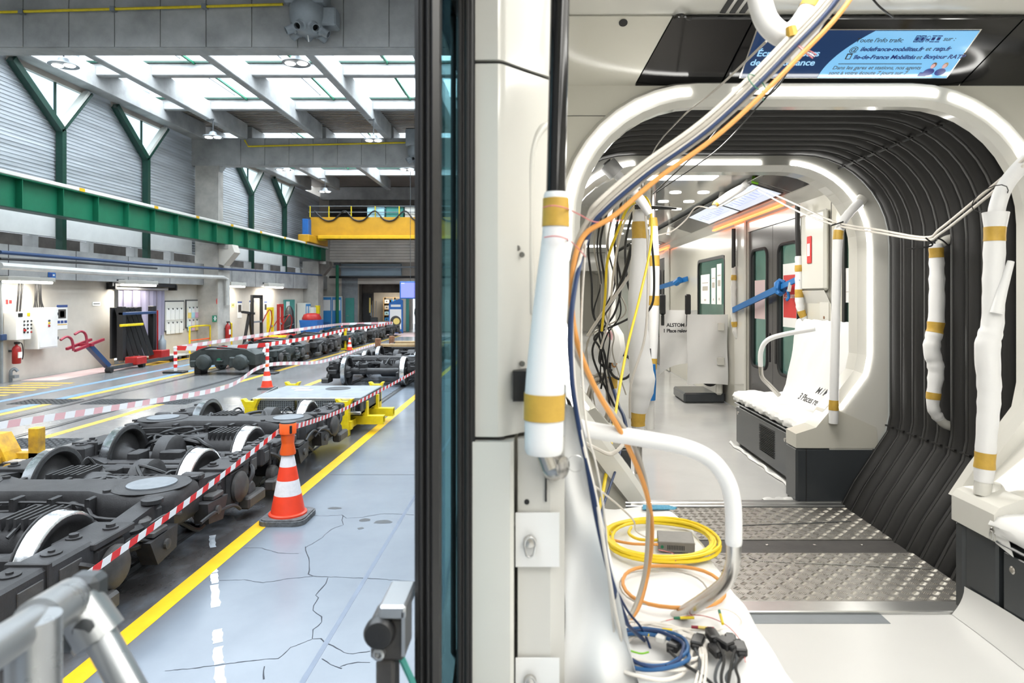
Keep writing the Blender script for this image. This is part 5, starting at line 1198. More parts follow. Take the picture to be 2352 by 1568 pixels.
def wavy(x0, y0, x1, y1, n=14, amp=.008, w=.035, h=.018): # crumpled edge of the floor film
    def fn(u, v):
        x = x0 + (x1 - x0) * u; y = y0 + (y1 - y0) * u
        dx, dy = (y1 - y0), -(x1 - x0); l = math.hypot(dx, dy); k = v * w + amp * math.sin(u * 23) * v + amp * .5 * math.sin(u * 51 + 1) * v
        return (x - dx / l * k, y - dy / l * k, ZF + .003 + h * math.sin(v * 3.0) * (.4 + .6 * abs(math.sin(u * 17))))
    return MB().grid(fn, n * 3, 4)
wavy(1.69, 4.1, 1.69, 5.6, 16).build('film_edge', 'film_floor', ff, True)
wavy(1.40, 3.995, 1.75, 4.02, 8, w=.04).build('film_edge', 'film_floor', ff, True)
# white film turned up along the right-hand bench
MB().grid(lambda u, v: (1.70 - .012 - .05 * (1 - v) ** 2 + .004 * math.sin(u * 30), 2.57 - u * 3.3, ZF + .002 + (.11 + .02 * math.sin(u * 9)) * v), 40, 5).build('film_upstand', 'film_floor', ft, True)

# ---- outlines of the gangway openings
def arch(hw, zt, r, low, n=10, zbase=ZF):    # right half from the floor up to the crown, then mirrored; (offset, z)
    half = list(low) + []
    for k in range(n + 1):
        a = R(90 * k / n); half.append((hw - r + r * math.cos(a), zt - r + r * math.sin(a)))
    left = [(-x, z) for x, z in reversed(half)]
    return half + left
LOWI = [(.62, ZF), (.62, 1.44), (.70, 1.56), (.88, 1.80), (.90, 1.90)]
INNER = arch(.90, 3.02, .47, LOWI)
LOWO = [(.75, .94), (.765, 1.0), (.84, 1.14), (1.04, 1.44), (1.06, 1.54)]
OUTER = arch(1.06, 3.112, .55, LOWO)
def ring_face(mb, a, b, y, flip=False):
    n = len(a); vs = [(XCN + p[0], y, p[1]) for p in a] + [(XCN + p[0], y, p[1]) for p in b]
    mb.add(vs, [(i, i + 1, n + i + 1, n + i) for i in range(n - 1)])
def ring_wall(mb, a, y0, y1, b=None):
    n = len(a); b = b or a; vs = [(XCN + p[0], y0, p[1]) for p in a] + [(XCN + p[0], y1, p[1]) for p in b]
    mb.add(vs, [(i, i + 1, n + i + 1, n + i) for i in range(n - 1)])
def off(o, d):
    out = []
    for i, p in enumerate(o):
        a = o[max(0, i - 1)]; b = o[min(len(o) - 1, i + 1)]; t = Vector((b[0] - a[0], b[1] - a[1])).normalized()
        out.append((p[0] + t.y * d, p[1] - t.x * d))
    return out
def cut(o, z0):      # part of an outline above z0
    return [p for p in o if p[1] >= z0 - 1e-6]
# near end wall with rounded bead round the opening
def split_ring(name, yface, yback, parent=None):
    I0 = INNER; I1 = off(INNER, .022); I2 = off(INNER, .085); I3 = off(INNER, .10)
    zc = 1.405
    I0, I1, I2, I3 = [[p for p, q in zip(o, INNER) if q[1] > zc] for o in (I0, I1, I2, I3)]
    mb = MB(); ring_wall(mb, I0, yback, yface + .03); ring_wall(mb, I0, yface + .03, yface, I1); ring_face(mb, I1, I2, yface); ring_wall(mb, I2, yface, yface + .03, I3)
    return mb
ew = MB(); BOX = []
for p in off(INNER, .095):
    # project outline points on to the car section (offset +-1.18, z 3.1)
    x, z = p
    if z < 1.9: q = (1.18 if x > 0 else -1.18, z)
    elif abs(x) > .55 and z < 3.0: q = (1.18 if x > 0 else -1.18, z)
    else: q = (x * 1.2 if abs(x) < .9 else (1.18 if x > 0 else -1.18), 3.45)
    BOX.append(q)
ring_face(ew, off(INNER, .095), BOX, YN - .02); ring_wall(ew, off(INNER, .095), YN - .02, YN + .02)
ew.box((XL, YN - .012, 2.85), (.16, YN + .01, 3.45)).box((XR - .26, YN - .012, 2.85), (XR, YN + .01, 3.45))
wn = struct(ew.build('wall_train_end', 'train_cream'))
struct(split_ring('trim_3', YN - .055, YN + .02).build('trim_3', 'train_white', None, 35))
hp = [P(x, y, YN - .0205) for x, y in ((1296, 266), (1412, 266), (1421, 284), (1322, 440), (1296, 440))]
MB().tube(hp, .0014, 5).build('hatch_joint', 'seam', wn)
for x, y in ((1413, 273), (1317, 437)): MB().lathe([(.007, 0), (.007, .002), (.004, .003), (0, .002)], P(x, y, YN - .02), (0, -1, 0), 12).build('screw', 'steel_brushed', wn)
# LED line in the bead
def led_line(o, y, d0, d1, cond, name, parent=None):
    a = [p for p in off(o, d0)]; b = [p for p in off(o, d1)]; seg = [i for i in range(len(o)) if cond(o[i])]
    mb = MB()
    for i in seg:
        if i + 1 in seg: mb.prism([(XCN + a[i][0], y, a[i][1]), (XCN + a[i+1][0], y, a[i+1][1]), (XCN + b[i+1][0], y, b[i+1][1]), (XCN + b[i][0], y, b[i][1])], (0, -.004, 0))
    return mb.build(name, 'led', parent)
DEN = []
def densify(o, k=6):
    out = []
    for a, b in zip(o, o[1:]):
        for j in range(k): out.append((a[0] + (b[0] - a[0]) * j / k, a[1] + (b[1] - a[1]) * j / k))
    return out + [o[-1]]
ID = densify(INNER, 6)
for nm, cond, lb in (('led_strip', lambda p: p[1] > 2.999 and -.40 < p[0] < .52, 'straight white light strip over the near gangway arch'), ('led_strip', lambda p: p[0] > .56 and p[1] > 1.75, 'curved white light strip on the window side of the near gangway arch'), ('led_strip', lambda p: p[0] < -.45 and p[1] > 1.75, 'curved white light strip on the door side of the near gangway arch')):
    tag(led_line(ID, YN - .0555, .042, .066, cond, nm), lb, 'light strip', 'light strips of the gangway arches')
# small maker marks are left off; latch on the arch
# ---- slanted black panel and screen over the arch
def SL(x, s):   # point on the slanted bulkhead plane, s 0 bottom .. 1 top
    return Vector((x, 2.65 - .29 * s, 3.107 + .157 * s))
def slab(x0, x1, x0t, x1t, s0=0, s1=1, th=.02, d=0.0):
    nrm = Vector((0, -.54, -1)).normalized() * 1.0
    nrm = Vector((0, -.476, -.879))
    q = [SL(x0, s0), SL(x1, s0), SL(x1t, s1), SL(x0t, s1)]
    return MB().prism([p + nrm * d for p in q], -nrm * th)
bp = thing('screen_panel', 'glossy black slanted bulkhead panel above the near gangway arch', 'panel', (XCN, 2.6, 3.1))
wpart(bp, slab(.405, .745, .50, .79), 'side_panel', 'black_gloss'); wpart(bp, slab(.752, 1.715, .797, 1.77), 'centre_panel', 'black_gloss'); wpart(bp, slab(1.722, 2.2, 1.777, 2.2), 'side_panel', 'black_gloss')
wpart(bp, slab(.405, 2.2, .405, 2.2, -.04, -.002, .02, .003), 'lower_lip', 'train_white')
sc_ = thing('information_screen', 'lit passenger information screen set in the black bulkhead panel', 'screen', (1.3, 2.5, 3.2))
xs0, xs1 = .82, 1.64
def scr(x0, x1, s0, s1, m_, d, name='print', x0t=None, x1t=None, par=None):
    return wpart(par or sc_, slab(x0, x1, x0t if x0t is not None else x0, x1t if x1t is not None else x1, s0, s1, .002, d), name, m_)
scr(xs0 - .006, xs1 + .006, .12, .835, 'steel_brushed', .0015, 'bezel'); scr(xs0, xs1, .135, .82, 'screen_navy', .003, 'display')
# light blue field with a curved left-hand edge
mb = MB(); nrm = Vector((0, -.476, -.879)); N_ = 14; L0 = []
for k in range(N_ + 1):
    s = .135 + .685 * k / N_; t_ = k / N_; x = 1.125 + .13 * t_ ** 2.0 ; L0.append((x, s))
vs = [SL(x, s) + nrm * .0042 for x, s in L0] + [SL(xs1, s) + nrm * .0042 for x, s in L0]
mb.add(vs, [(i, i + 1, N_ + 1 + i + 1, N_ + 1 + i) for i in range(N_)]); wpart(sc_, mb, 'display_field', 'screen_sky')
# lettering on the screen lies in the slanted plane
ux = Vector((1, 0, 0)); uy = (SL(0, 1) - SL(0, 0)).normalized(); uz = ux.cross(uy)
def stext(s, x, sv, size, m_, shear=.0, bold=0):
    p = SL(x, sv) + nrm * .0062
    M = Matrix(((ux.x, uy.x, uz.x, p.x), (ux.y, uy.y, uz.y, p.y), (ux.z, uy.z, uz.z, p.z), (0, 0, 0, 1)))
    o = text(s, None, None, size, m_, M=M, shear=shear, bold=bold); o.parent = sc_; o.matrix_parent_inverse = Matrix.Translation(-Vector(sc_.location))
    return o
stext('Écran en cours', .848, .47, .042, 'text_light', .0, .0006); stext('de maintenance', .835, .335, .042, 'text_light', .0, .0006)
stext("Toute l'info trafic", 1.20, .67, .027, 'text_black', .1); stext('sur :', 1.525, .69, .027, 'text_black', .1)
stext('@', 1.193, .535, .033, 'text_black', .1); stext('iledefrance-mobilites.fr', 1.235, .545, .0275, 'text_navy', .15, .0005); stext('et', 1.482, .55, .027, 'text_black', .1); stext('ratp.fr', 1.512, .55, .0275, 'text_navy', .15, .0005)
stext('île-de-France Mobilités', 1.225, .43, .0275, 'text_navy', .15, .0005); stext('et', 1.467, .43, .027, 'text_black', .1); stext('Bonjour RATP', 1.495, .435, .0275, 'text_navy', .15, .0005)
stext('Dans les gares et stations, nos agents', 1.165, .275, .0245, 'text_black', .12); stext('sont à votre écoute 7 jours sur 7', 1.160, .195, .0245, 'text_black', .12)
scr(1.195, 1.215, .425, .505, 'text_black', .0065); scr(1.199, 1.211, .437, .493, 'screen_sky', .0069); scr(1.18, 1.505, .352, .357, 'text_black', .0065)
for k in range(5):
    x = 1.418 + k * .020
    if k == 2:
        pr = [SL(x + .008 + .0085 * math.cos(a_ * .39), .715 + .04 * math.sin(a_ * .39)) + nrm * .0065 for a_ in range(17)]
        wpart(sc_, MB().tube(pr, .0008, 4), 'print', 'text_navy'); stext('M', x + .0025, .69, .015, 'text_navy', 0, .0003)
    elif k < 2:
        for a0, a1, b0, b1 in ((0, .017, .67, .678), (0, .017, .75, .758), (0, .0015, .67, .758), (.0155, .017, .67, .758), (.004, .013, .69, .735)): scr(x + a0, x + a1, b0, b1, 'text_navy', .0065)
    else:
        for a0, a1, b0, b1 in ((0, .017, .67, .678), (0, .017, .75, .758), (.003, .014, .695, .735)): scr(x + a0, x + a1, b0, b1, 'text_navy', .0065)
for x, hr in ((1.555, 'rust'), (1.600, 'wood')):      # the two uniformed figures drawn on the screen
    for (cx, cs, rx, rs, m_, d) in ((x, .335, .010, .045, hr, .0066), (x - .002, .325, .0075, .035, 'tape_pink', .0070), (x - .003, .235, .021, .055, 'text_navy', .0064)):
        wpart(sc_, MB().prism([SL(cx + rx * math.cos(a_ * .5236), cs + rs * math.sin(a_ * .5236)) + nrm * d for a_ in range(12)], nrm * .0003), 'print', m_)
scr(1.52, 1.55, .17, .225, 'text_navy', .0068)
# cream bulkhead beyond the black panel, ceiling cove and near ceiling
cb = struct(slab(XL, .40, XL, .495).build('wall_bulkhead', 'train_cream'))
MB().lathe([(.016, 0), (.016, .002), (0, .002)], SL(.32, .92) + Vector((0, -.001, -.001)), (0, -.476, -.879), 16).build('bolt_hole', 'black_matte', cb)
CEIL = 3.27
cn = struct(MB().box((XL - .05, -4.5, CEIL), (XR + .05, 2.365, CEIL + .05)).build('ceiling_train_near', 'train_white'))
# black seam trim at the foot of the ceiling panel and air slots
MB().tube(spline([SL(.50, 1.0) + Vector((0, -.005, -.004)), SL(.52, 1.12) + Vector((0, 0, -.03)), SL(.56, 1.02) + Vector((0, 0, -.012)), SL(.70, 1.01) + Vector((0, 0, -.006)), SL(2.2, 1.01) + Vector((0, 0, -.006))], 6), .007, 8).build('seal', 'black_gloss', cn, True)
for k in range(3): MB().box((.66 + k * .035, 2.19, CEIL - .004), (.68 + k * .035, 2.34, CEIL)).build('air_slot', 'black_matte', cn)
for x in (.62, 1.54):        # luminous ceiling panels of the near car
    MB().rbox((x - .11, -3.6, CEIL - .02), (x + .11, 1.75, CEIL - .001), .006).build('light_panel', 'led_panel', cn)
for yy in (-2.6, 0.1): area('ceiling_lamp_near', (XCN, yy + .6, CEIL - .04), 1.1, 1.7, 24, WARM)
# near car shell
struct(MB().box((XR, -4.5, ZF - .06), (XR + .06, 2.66, 3.45)).build('wall_train_right', 'train_cream'))
struct(MB().box((XL - .06, -4.5, ZF - .06), (XL, -.12, 3.45)).box((XL - .06, 1.5, ZF - .06), (XL, 2.66, 3.45)).box((XL - .08, -.12, 2.98), (XL, 1.5, 3.45)).build('wall_train_left', 'train_cream'))
struct(MB().box((XL, -4.56, ZF - .06), (XR, -4.5, 3.45)).build('wall_train_back', 'train_cream'))
struct(MB().box((XL - .1, -4.6, 3.45), (XR + .1, 2.7, 3.5)).box((XL - .1, 4.0, 3.45), (XR + .1, 24.1, 3.5)).build('roof_train', 'zinc'))
# ---- door leaf, seal and pillar at the doorway
dl = thing('door_leaf', 'open black-framed glass door leaf of the near car, seen edge-on', 'door', (-.19, 1.5, ZF))
zt_, zb_ = 3.0, .82
wpart(dl, MB().prism([(-.212, 1.145, zb_), (-.212, 1.185, zb_), (-.17, 1.185, zb_), (-.17, 1.155, zb_), (-.18, 1.142, zb_), (-.195, 1.15, zb_), (-.205, 1.142, zb_)], (0, 0, zt_ - zb_)), 'edge_rubber', 'black_plastic')
for x in (-.2, -.188): wpart(dl, MB().cyl((x, 1.143, zb_), (x, 1.143, zt_), .003, n=8), 'rubber_lip', 'black_matte')
wpart(dl, MB().box((-.21, 1.185, 2.85), (-.17, 2.05, zt_)), 'top_rail', 'black_gloss')
wpart(dl, MB().prism([(-.21, 1.185, zb_), (-.21, 2.05, zb_), (-.21, 2.05, 1.70), (-.21, 1.75, 1.66), (-.21, 1.5, 1.54), (-.21, 1.3, 1.44), (-.21, 1.185, 1.42)], (.04, 0, 0)), 'lower_panel', 'black_gloss')
wpart(dl, MB().box((-.21, 1.95, 1.6), (-.17, 2.05, 2.9)), 'rear_stile', 'black_gloss')
wpart(dl, MB().box((-.192, 1.18, 1.40), (-.188, 1.96, 2.87)), 'pane', 'tint_glass')
wpart(dl, MB().cyl((-.176, 1.40, 1.35), (-.176, 1.40, 2.9), .006, n=8), 'glazing_gasket', 'black_matte')
js = thing('door_seal', 'ribbed black rubber seal between door leaf and white pillar', 'seal', (-.14, 1.28, ZF))
for k in range(4): wpart(js, MB().cyl((-.150 + k * .0075, 1.288 + .006 * (k % 2), ZF), (-.150 + k * .0075, 1.288 + .006 * (k % 2), 3.0), .0052, n=10), 'rib', 'black_plastic' if k % 2 else 'black_matte')
wpart(js, MB().box((-.156, 1.292, ZF), (-.12, 1.4, 3.0)), 'backing', 'black_matte')
def pillar_seg(z0, z1, pts, m_, name, th):
    return wpart(th, MB().prism([(x, y, z0) for x, y in pts], (0, 0, z1 - z0)), name, m_, 25)
pt = thing('door_pillar', 'glossy white moulded pillar between the doorway and the seats', 'pillar', (-.05, 1.4, ZF))
pp_ = [(-.127, 1.30), (-.075, 1.298), (-.066, 1.302), (-.02, 1.35), (.032, 1.40), (.040, 1.415), (.040, 1.52), (-.1, 1.52), (-.127, 1.50)]
pillar_seg(2.722, CEIL, pp_, 'train_white', 'upper_panel', pt); pillar_seg(1.972, 2.714, pp_, 'train_white', 'middle_panel', pt)
pillar_seg(2.712, 2.724, [(x * .96, y + .012) for x, y in pp_], 'seam', 'joint', pt); pillar_seg(1.962, 1.974, [(x * .96, y + .012) for x, y in pp_[:3]] + [(-.066, 1.5), (-.1, 1.5)], 'seam', 'joint', pt)
pillar_seg(ZF, 1.964, [(-.127, 1.29), (-.05, 1.288), (-.043, 1.296), (-.043, 1.50), (-.127, 1.50)], 'train_white', 'lower_post', pt)
pillar_seg(ZF, 1.962, [(-.036, 1.325), (.03, 1.325), (.06, 1.345), (.06, 1.50), (-.036, 1.50)], 'train_grey_white', 'lower_panel', pt)
# rounded trim moulding down the middle panel
wpart(pt, MB().tube(spline([P(1222, 720, 1.365), P(1218, 620, 1.365), P(1216, 480, 1.365), P(1218, 380, 1.365), P(1226, 330, 1.37), P(1245, 295, 1.38), P(1262, 285, 1.395)], 8), .008, 10), 'moulding', 'train_white', True)
wpart(pt, MB().box(tuple(P(1178, 922, 1.30)), tuple(P(1212, 852, 1.30) + Vector((0, .08, 0)))), 'door_buffer', 'black_plastic')
for px, py in ((1190, 570), (1200, 585), (1195, 880), (1200, 835)): wpart(pt, MB().lathe([(.006, 0), (.006, .003), (0, .003)], P(px, py, 1.335), (-.5, -1, 0), 10), 'screw', 'steel_brushed')
wpart(pt, MB().lathe([(.0055, 0), (.0055, .002), (0, .002)], P(1210, 1152, 1.325), (0, -1, 0), 12), 'bolt_hole', 'black_matte')
for i, (y0, y1, yk) in enumerate(((1178, 1302, 1243), (1512, 1640, 1562))):
    tg = thing('paper_tab', ['upper white cover tab pinned with a wing screw on the pillar', 'lower white cover tab pinned with a wing screw at the bottom edge'][i], 'cover tab', P(1230, y1, 1.315))
    wpart(tg, MB().box((P(1184, 0, 1.315).x, 1.316, P(0, y1, 1.315).z), (P(1285, 0, 1.315).x, 1.319, P(0, y0, 1.315).z)), 'tab', 'cover_white')
    c = P(1217, yk, 1.312)
    wpart(tg, MB().lathe([(.013, 0), (.013, .003), (.010, .009), (0, .010)], c, (0, -1, 0), 20), 'screw_head', 'steel_brushed', 40)
    wpart(tg, MB().tube([c + Vector((.011 * math.cos(a * .45), -.009, -.004 + .016 * math.sin(a * .45) - (.008 if math.sin(a * .45) < -.5 else 0))) for a in range(14)], .0022, 8, True), 'wing_ring', 'alu', True)
pb2 = thing('hinge_bolt', 'round chrome hinge bolt with a wire ring at the seat corner', 'bolt', P(1270, 1068, 1.31))
wpart(pb2, MB().lathe([(.030, 0), (.030, .012), (.024, .02), (.022, .028), (.012, .032), (0, .032)], P(1268, 1068, 1.32), (.75, -.6, 0), 24), 'bolt_head', 'steel_brushed', 40)
wpart(pb2, MB().box(tuple(P(1252, 1152, 1.32)), tuple(P(1256, 1040, 1.32) + Vector((0, .004, 0)))), 'slot_edge', 'black_matte')
wpart(pb2, MB().tube([P(1322 + 19 * math.cos(a * .3), 1064 + 19 * math.sin(a * .3), 1.30) for a in range(21)], .0009, 6, True), 'wire_ring', 'alu', True)

# ---- bellows of the gangway: folds swept round the outline
bel = thing('gangway_bellows', 'black ribbed fabric bellows joining the two cars', 'bellows', (XCN, 3.3, ZF))
NF = 11; yb0, yb1 = YN + .03, YF - .02; OD = densify(OUTER, 2)
PROF = [(0, 0), (.06, .016), (.15, .030), (.3, .042), (.5, .046), (.7, .042), (.85, .030), (.94, .016), (1, 0)]
for k in range(NF):
    ya = yb0 + (yb1 - yb0) * k / NF; yb = yb0 + (yb1 - yb0) * (k + 1) / NF; rings = []
    base = off(OD, .035)
    rows = []
    for t_, d in PROF: rows.append((ya + (yb - ya) * t_, off(base, -d)))
    mb = MB(); n = len(OD); vs = []; fs = []
    for y, o in rows: vs += [(XCN + p[0], y, p[1]) for p in o]
    for j in range(len(rows) - 1): fs += [(j*n+i, j*n+i+1, (j+1)*n+i+1, (j+1)*n+i) for i in range(n - 1)]
    f = wpart(bel, mb.add(vs, fs), 'fold', 'bellows', 60)
    o2 = off(base, .012 - .014); pts = [(XCN + p[0], yb, p[1]) for p in o2]
    MB().tube(pts, .0045, 5).build('piping', 'bellows_seam', f)
    ym_ = (ya + yb) / 2; MB().tube([(XCN + p[0], ym_, p[1]) for p in off(base, -.046)], .0042, 5).build('piping', 'bellows_seam', f)
    for i_ in (7, n // 3 + 3, n - 9):      # stitched joints of the fabric
        p = off(base, -.046)[i_]; MB().box((XCN + p[0] - .006, ya + .02, p[1] - .02), (XCN + p[0] + .006, yb - .02, p[1] - .012)).build('joint_stitch', 'bellows', f)
struct((lambda m_: (ring_wall(m_, off(OUTER, .09), YN - .02, YF + .02), m_)[1])(MB()).build('wall_gangway_shell', 'bellows'))
# ---- far frame of the gangway (belongs to the far car)
fr = MB(); O_ = OUTER; I_ = INNER
Iz = densify(INNER, 2); Oz = densify(OUTER, 2)
def far_ring(z0, z1, m_, name):
    sel = [i for i in range(len(Iz)) if z0 - 1e-6 <= Iz[i][1] <= z1 + 1e-6]
    mb = MB(); I1 = off(Iz, .03); I2 = off(Iz, .062)
    for i in sel:
        j = i + 1
        if j not in sel: continue
        q = lambda o, i, y: (XCN + o[i][0], y, o[i][1])
        mb.add([q(I2, i, YF - .03), q(I2, j, YF - .03), q(Oz, j, YF - .03), q(Oz, i, YF - .03)], [(0, 1, 2, 3)])
        mb.add([q(Iz, i, YF + .03), q(Iz, j, YF + .03), q(I1, j, YF - .03), q(I1, i, YF - .03)], [(0, 1, 2, 3)])
        mb.add([q(I1, i, YF - .03), q(I1, j, YF - .03), q(I2, j, YF - .03), q(I2, i, YF - .03)], [(0, 1, 2, 3)])
        mb.add([q(Iz, i, YF + .03), q(Iz, j, YF + .03), q(Iz, j, YF + .14), q(Iz, i, YF + .14)], [(0, 1, 2, 3)])
        mb.add([q(Oz, i, YF - .03), q(Oz, j, YF - .03), q(Oz, j, YF + .10), q(Oz, i, YF + .10)], [(0, 1, 2, 3)])
    return mb
struct(far_ring(1.40, 4, 'train_white', 'trim_4').build('trim_4', 'train_white', None, 35))
for nm, cond, lb in (('led_strip', lambda p: p[1] > 2.999 and -.42 < p[0] < .40, 'straight white light strip over the far gangway arch'), ('led_strip', lambda p: p[0] > .46 and p[1] > 1.58, 'curved white light strip running down the far arch beside the covered bench'), ('led_strip', lambda p: p[0] < -.47 and p[1] > 1.58, 'curved white light strip on the cable side of the far arch')):
    tag(led_line(ID, YF - .032, .030, .056, cond, nm), lb, 'light strip', 'light strips of the gangway arches')
def console(s, label):     # moulded end console of the far arch, white over dark grey
    t = thing('end_console', label, 'console', (XCN + s * .7, YF, ZF))
    def X(o): return XCN + s * o
    wpart(t, MB().prism([(X(.50), YF - .03, 1.335), (X(.62), YF - .034, 1.335), (X(1.0), YF - .034, 1.335), (X(.985), YF - .034, 1.46), (X(.72), YF - .034, 1.58), (X(.62), YF - .034, 1.46), (X(.50), YF - .03, 1.42)], (0, .16, 0)), 'moulding', 'train_cream')
    wpart(t, MB().rbox((min(X(.50), X(.98)), YF - .032, ZF + .002), (max(X(.50), X(.98)), YF + .14, 1.334), .012), 'plinth', 'dark_panel')
    wpart(t, MB().box((min(X(.558), X(.562)), YF - .035, ZF + .01), (max(X(.558), X(.562)), YF - .03, 1.334)), 'panel_joint', 'black_matte')
    return t
console(1, 'white and dark grey console at the foot of the far arch beside the covered bench'); console(-1, 'white and dark grey console at the far arch foot behind the cables')
# end wall of the far car around the arch
ew = MB(); ring_face(ew, off(INNER, .05), BOX, YF + .12); wf = struct(ew.build('wall_train_far_end', 'train_cream'))
# ================================================================== THE FAR CAR
# ceiling, walls
CF = 3.26
cf = struct(MB().box((XL - .05, 4.0, CF), (XR + .05, 24, CF + .05)).build('ceiling_train_far', 'ceiling_gloss'))
struct(MB().box((XL - .06, 4.0, ZF - .06), (XL, 24, 3.45)).build('wall_far_left', 'train_cream'))
struct(MB().box((XL, 24, ZF), (XR, 24.06, 3.4)).build('wall_far_end', 'train_cream'))
def wall_span(y0, y1, z0=ZF, z1=3.12, m='train_cream', name='wall_far_right'):
    return struct(MB().rbox((XR, y0, z0), (XR + .06, y1, z1), .004).build(name, m))
DOORS = [(5.56, 6.95), (11.0, 12.4), (17.0, 18.4)]
WINS = [(4.25, 4.80, 1.86, 2.80), (7.80, 9.10, 1.84, 2.75), (13.6, 14.9, 1.84, 2.75)]
def wall_with_window(y0, y1, wn, idx):
    a, b, c, d = wn
    w_ = struct(MB().box((XR, y0, ZF), (XR + .06, a, 3.12)).box((XR, b, ZF), (XR + .06, y1, 3.12)).box((XR, a, ZF), (XR + .06, b, c)).box((XR, a, d), (XR + .06, b, 3.12)).build('wall_far_right', 'train_cream'))
    win = struct(MB().box((XR + .02, a, c), (XR + .03, b, d)).build('window_%d' % (20 + idx), 'window_green'))
    o = rrect(b - a + .02, d - c + .02, .09); i = rrect(b - a - .06, d - c - .06, .06)
    mb = MB(); n = len(o); cy, cz = (a + b) / 2, (c + d) / 2
    vs = [(XR - .004, cy + p[0], cz + p[1]) for p in o] + [(XR - .004, cy + p[0], cz + p[1]) for p in i] + [(XR + .02, cy + p[0], cz + p[1]) for p in o] + [(XR + .02, cy + p[0], cz + p[1]) for p in i]
    mb.add(vs, [(k, (k+1)%n, n+(k+1)%n, n+k) for k in range(n)] + [(n+k, n+(k+1)%n, 3*n+(k+1)%n, 3*n+k) for k in range(n)] + [(k, (k+1)%n, 2*n+(k+1)%n, 2*n+k) for k in range(n)])
    mb.build('window_frame', 'black_plastic', win)
    return w_
wall_with_window(4.11, 5.56, WINS[0], 0); wall_with_window(6.95, 11.0, WINS[1], 1); wall_with_window(12.4, 17.0, WINS[2], 2); wall_span(18.4, 24)
for i, (a, b) in enumerate(DOORS):
    struct(MB().box((XR, a, 2.94), (XR + .06, b, 3.12)).build('wall_over_door', 'train_grey_white'))
    mid = (a + b) / 2
    for k, (y0, y1) in enumerate(((a, mid - .004), (mid + .004, b))):
        lb = [['nearer grey sliding door leaf of the far car, beside the foam-wrapped pole', 'farther grey sliding door leaf of the far car, with a pink paper'], ['nearer leaf of the second far doorway', 'farther leaf of the second far doorway'], ['nearer leaf of the last doorway', 'farther leaf of the last doorway']][i][k]
        t = thing('sliding_door_leaf', lb, 'door', (XR + .02, (y0 + y1) / 2, ZF))
        wy0, wy1 = y0 + .10, y1 - .16 if k == 0 else y1 - .10
        if k == 1: wy0 = y0 + .16
        wpart(t, MB().box((XR + .012, y0, ZF), (XR + .05, wy0, 2.935)).box((XR + .012, wy1, ZF), (XR + .05, y1, 2.935)).box((XR + .012, wy0, ZF), (XR + .05, wy1, 1.55)).box((XR + .012, wy0, 2.72), (XR + .05, wy1, 2.935)), 'frame', 'door_grey')
        g = wpart(t, MB().box((XR + .03, wy0, 1.55), (XR + .034, wy1, 2.72)), 'pane', 'window_green')
        o = [(x, z) for x, z in rrect(wy1 - wy0 + .03, 1.20, .09)]; cy = (wy0 + wy1) / 2
        wpart(t, MB().tube([(XR + .01, cy + x, 2.135 + z) for x, z in o], .014, 6, True), 'gasket', 'black_matte', True)
        wpart(t, MB().rbox((XR + .004, (y1 - .10 if k == 0 else y0 + .06), 1.62), (XR + .0125, (y1 - .06 if k == 0 else y0 + .10), 1.90), .003), 'grip_slot', 'black_matte')
def wall_paper(label, y0, y1, z0, z1, blocks=(), m='paper', X=XR + .008):
    t = thing('window_notice', label, 'paper notice', (X, (y0 + y1) / 2, z0))
    wpart(t, MB().box((X - .002, y0, z0), (X, y1, z1)), 'sheet', m)
    for a, b, c, d, mm in blocks: wpart(t, MB().box((X - .003, y0 + (y1 - y0) * a, z0 + (z1 - z0) * c), (X - .0021, y0 + (y1 - y0) * b, z0 + (z1 - z0) * d)), 'print', mm)
    return t
mat('paper_rose', (0.72, 0.55, 0.55), 0.7)
wall_paper('pale pink paper taped on the farther door pane', 6.45, 6.75, 2.03, 2.42, m='paper_rose')
rn = wall_paper('red notice with white lettering on the nearer door pane', 5.66, 5.98, 1.98, 2.55, [(.04, .96, .15, .82, 'sign_red')])
for i, s in enumerate(('Porte', 'Condamnée')):
    o = text(s, None, None, .07, 'text_white', M=Matrix(((0, 0, -1, XR + .0035), (-1, 0, 0, 5.96), (0, 1, 0, 2.36 - i * .12), (0, 0, 0, 1)))); o.parent = rn; o.matrix_parent_inverse = Matrix.Translation(-Vector(rn.location))
wall_paper('white sheet taped across the small near window', 4.52, 4.82, 2.21, 2.46, [(.1, .9, .3, .32, 'cable_grey')]); wall_paper('yellow sticky note above the white window sheet', 4.56, 4.63, 2.45, 2.52, m='paper_yellow')
for i, (a, b, c, d) in enumerate(((8.50, 8.95, 2.16, 2.55), (8.22, 8.42, 2.16, 2.62), (7.96, 8.16, 2.16, 2.66))):
    wall_paper(['widest white notice on the large far window', 'middle narrow white notice on the large far window', 'narrow white notice nearest the pole on the large far window'][i], a, b, c, d, [(.15, .85, .7, .73, 'cable_grey'), (.2, .8, .45, .6, 'cable_grey'), (.4, .6, .1, .16, 'cable_grey')])
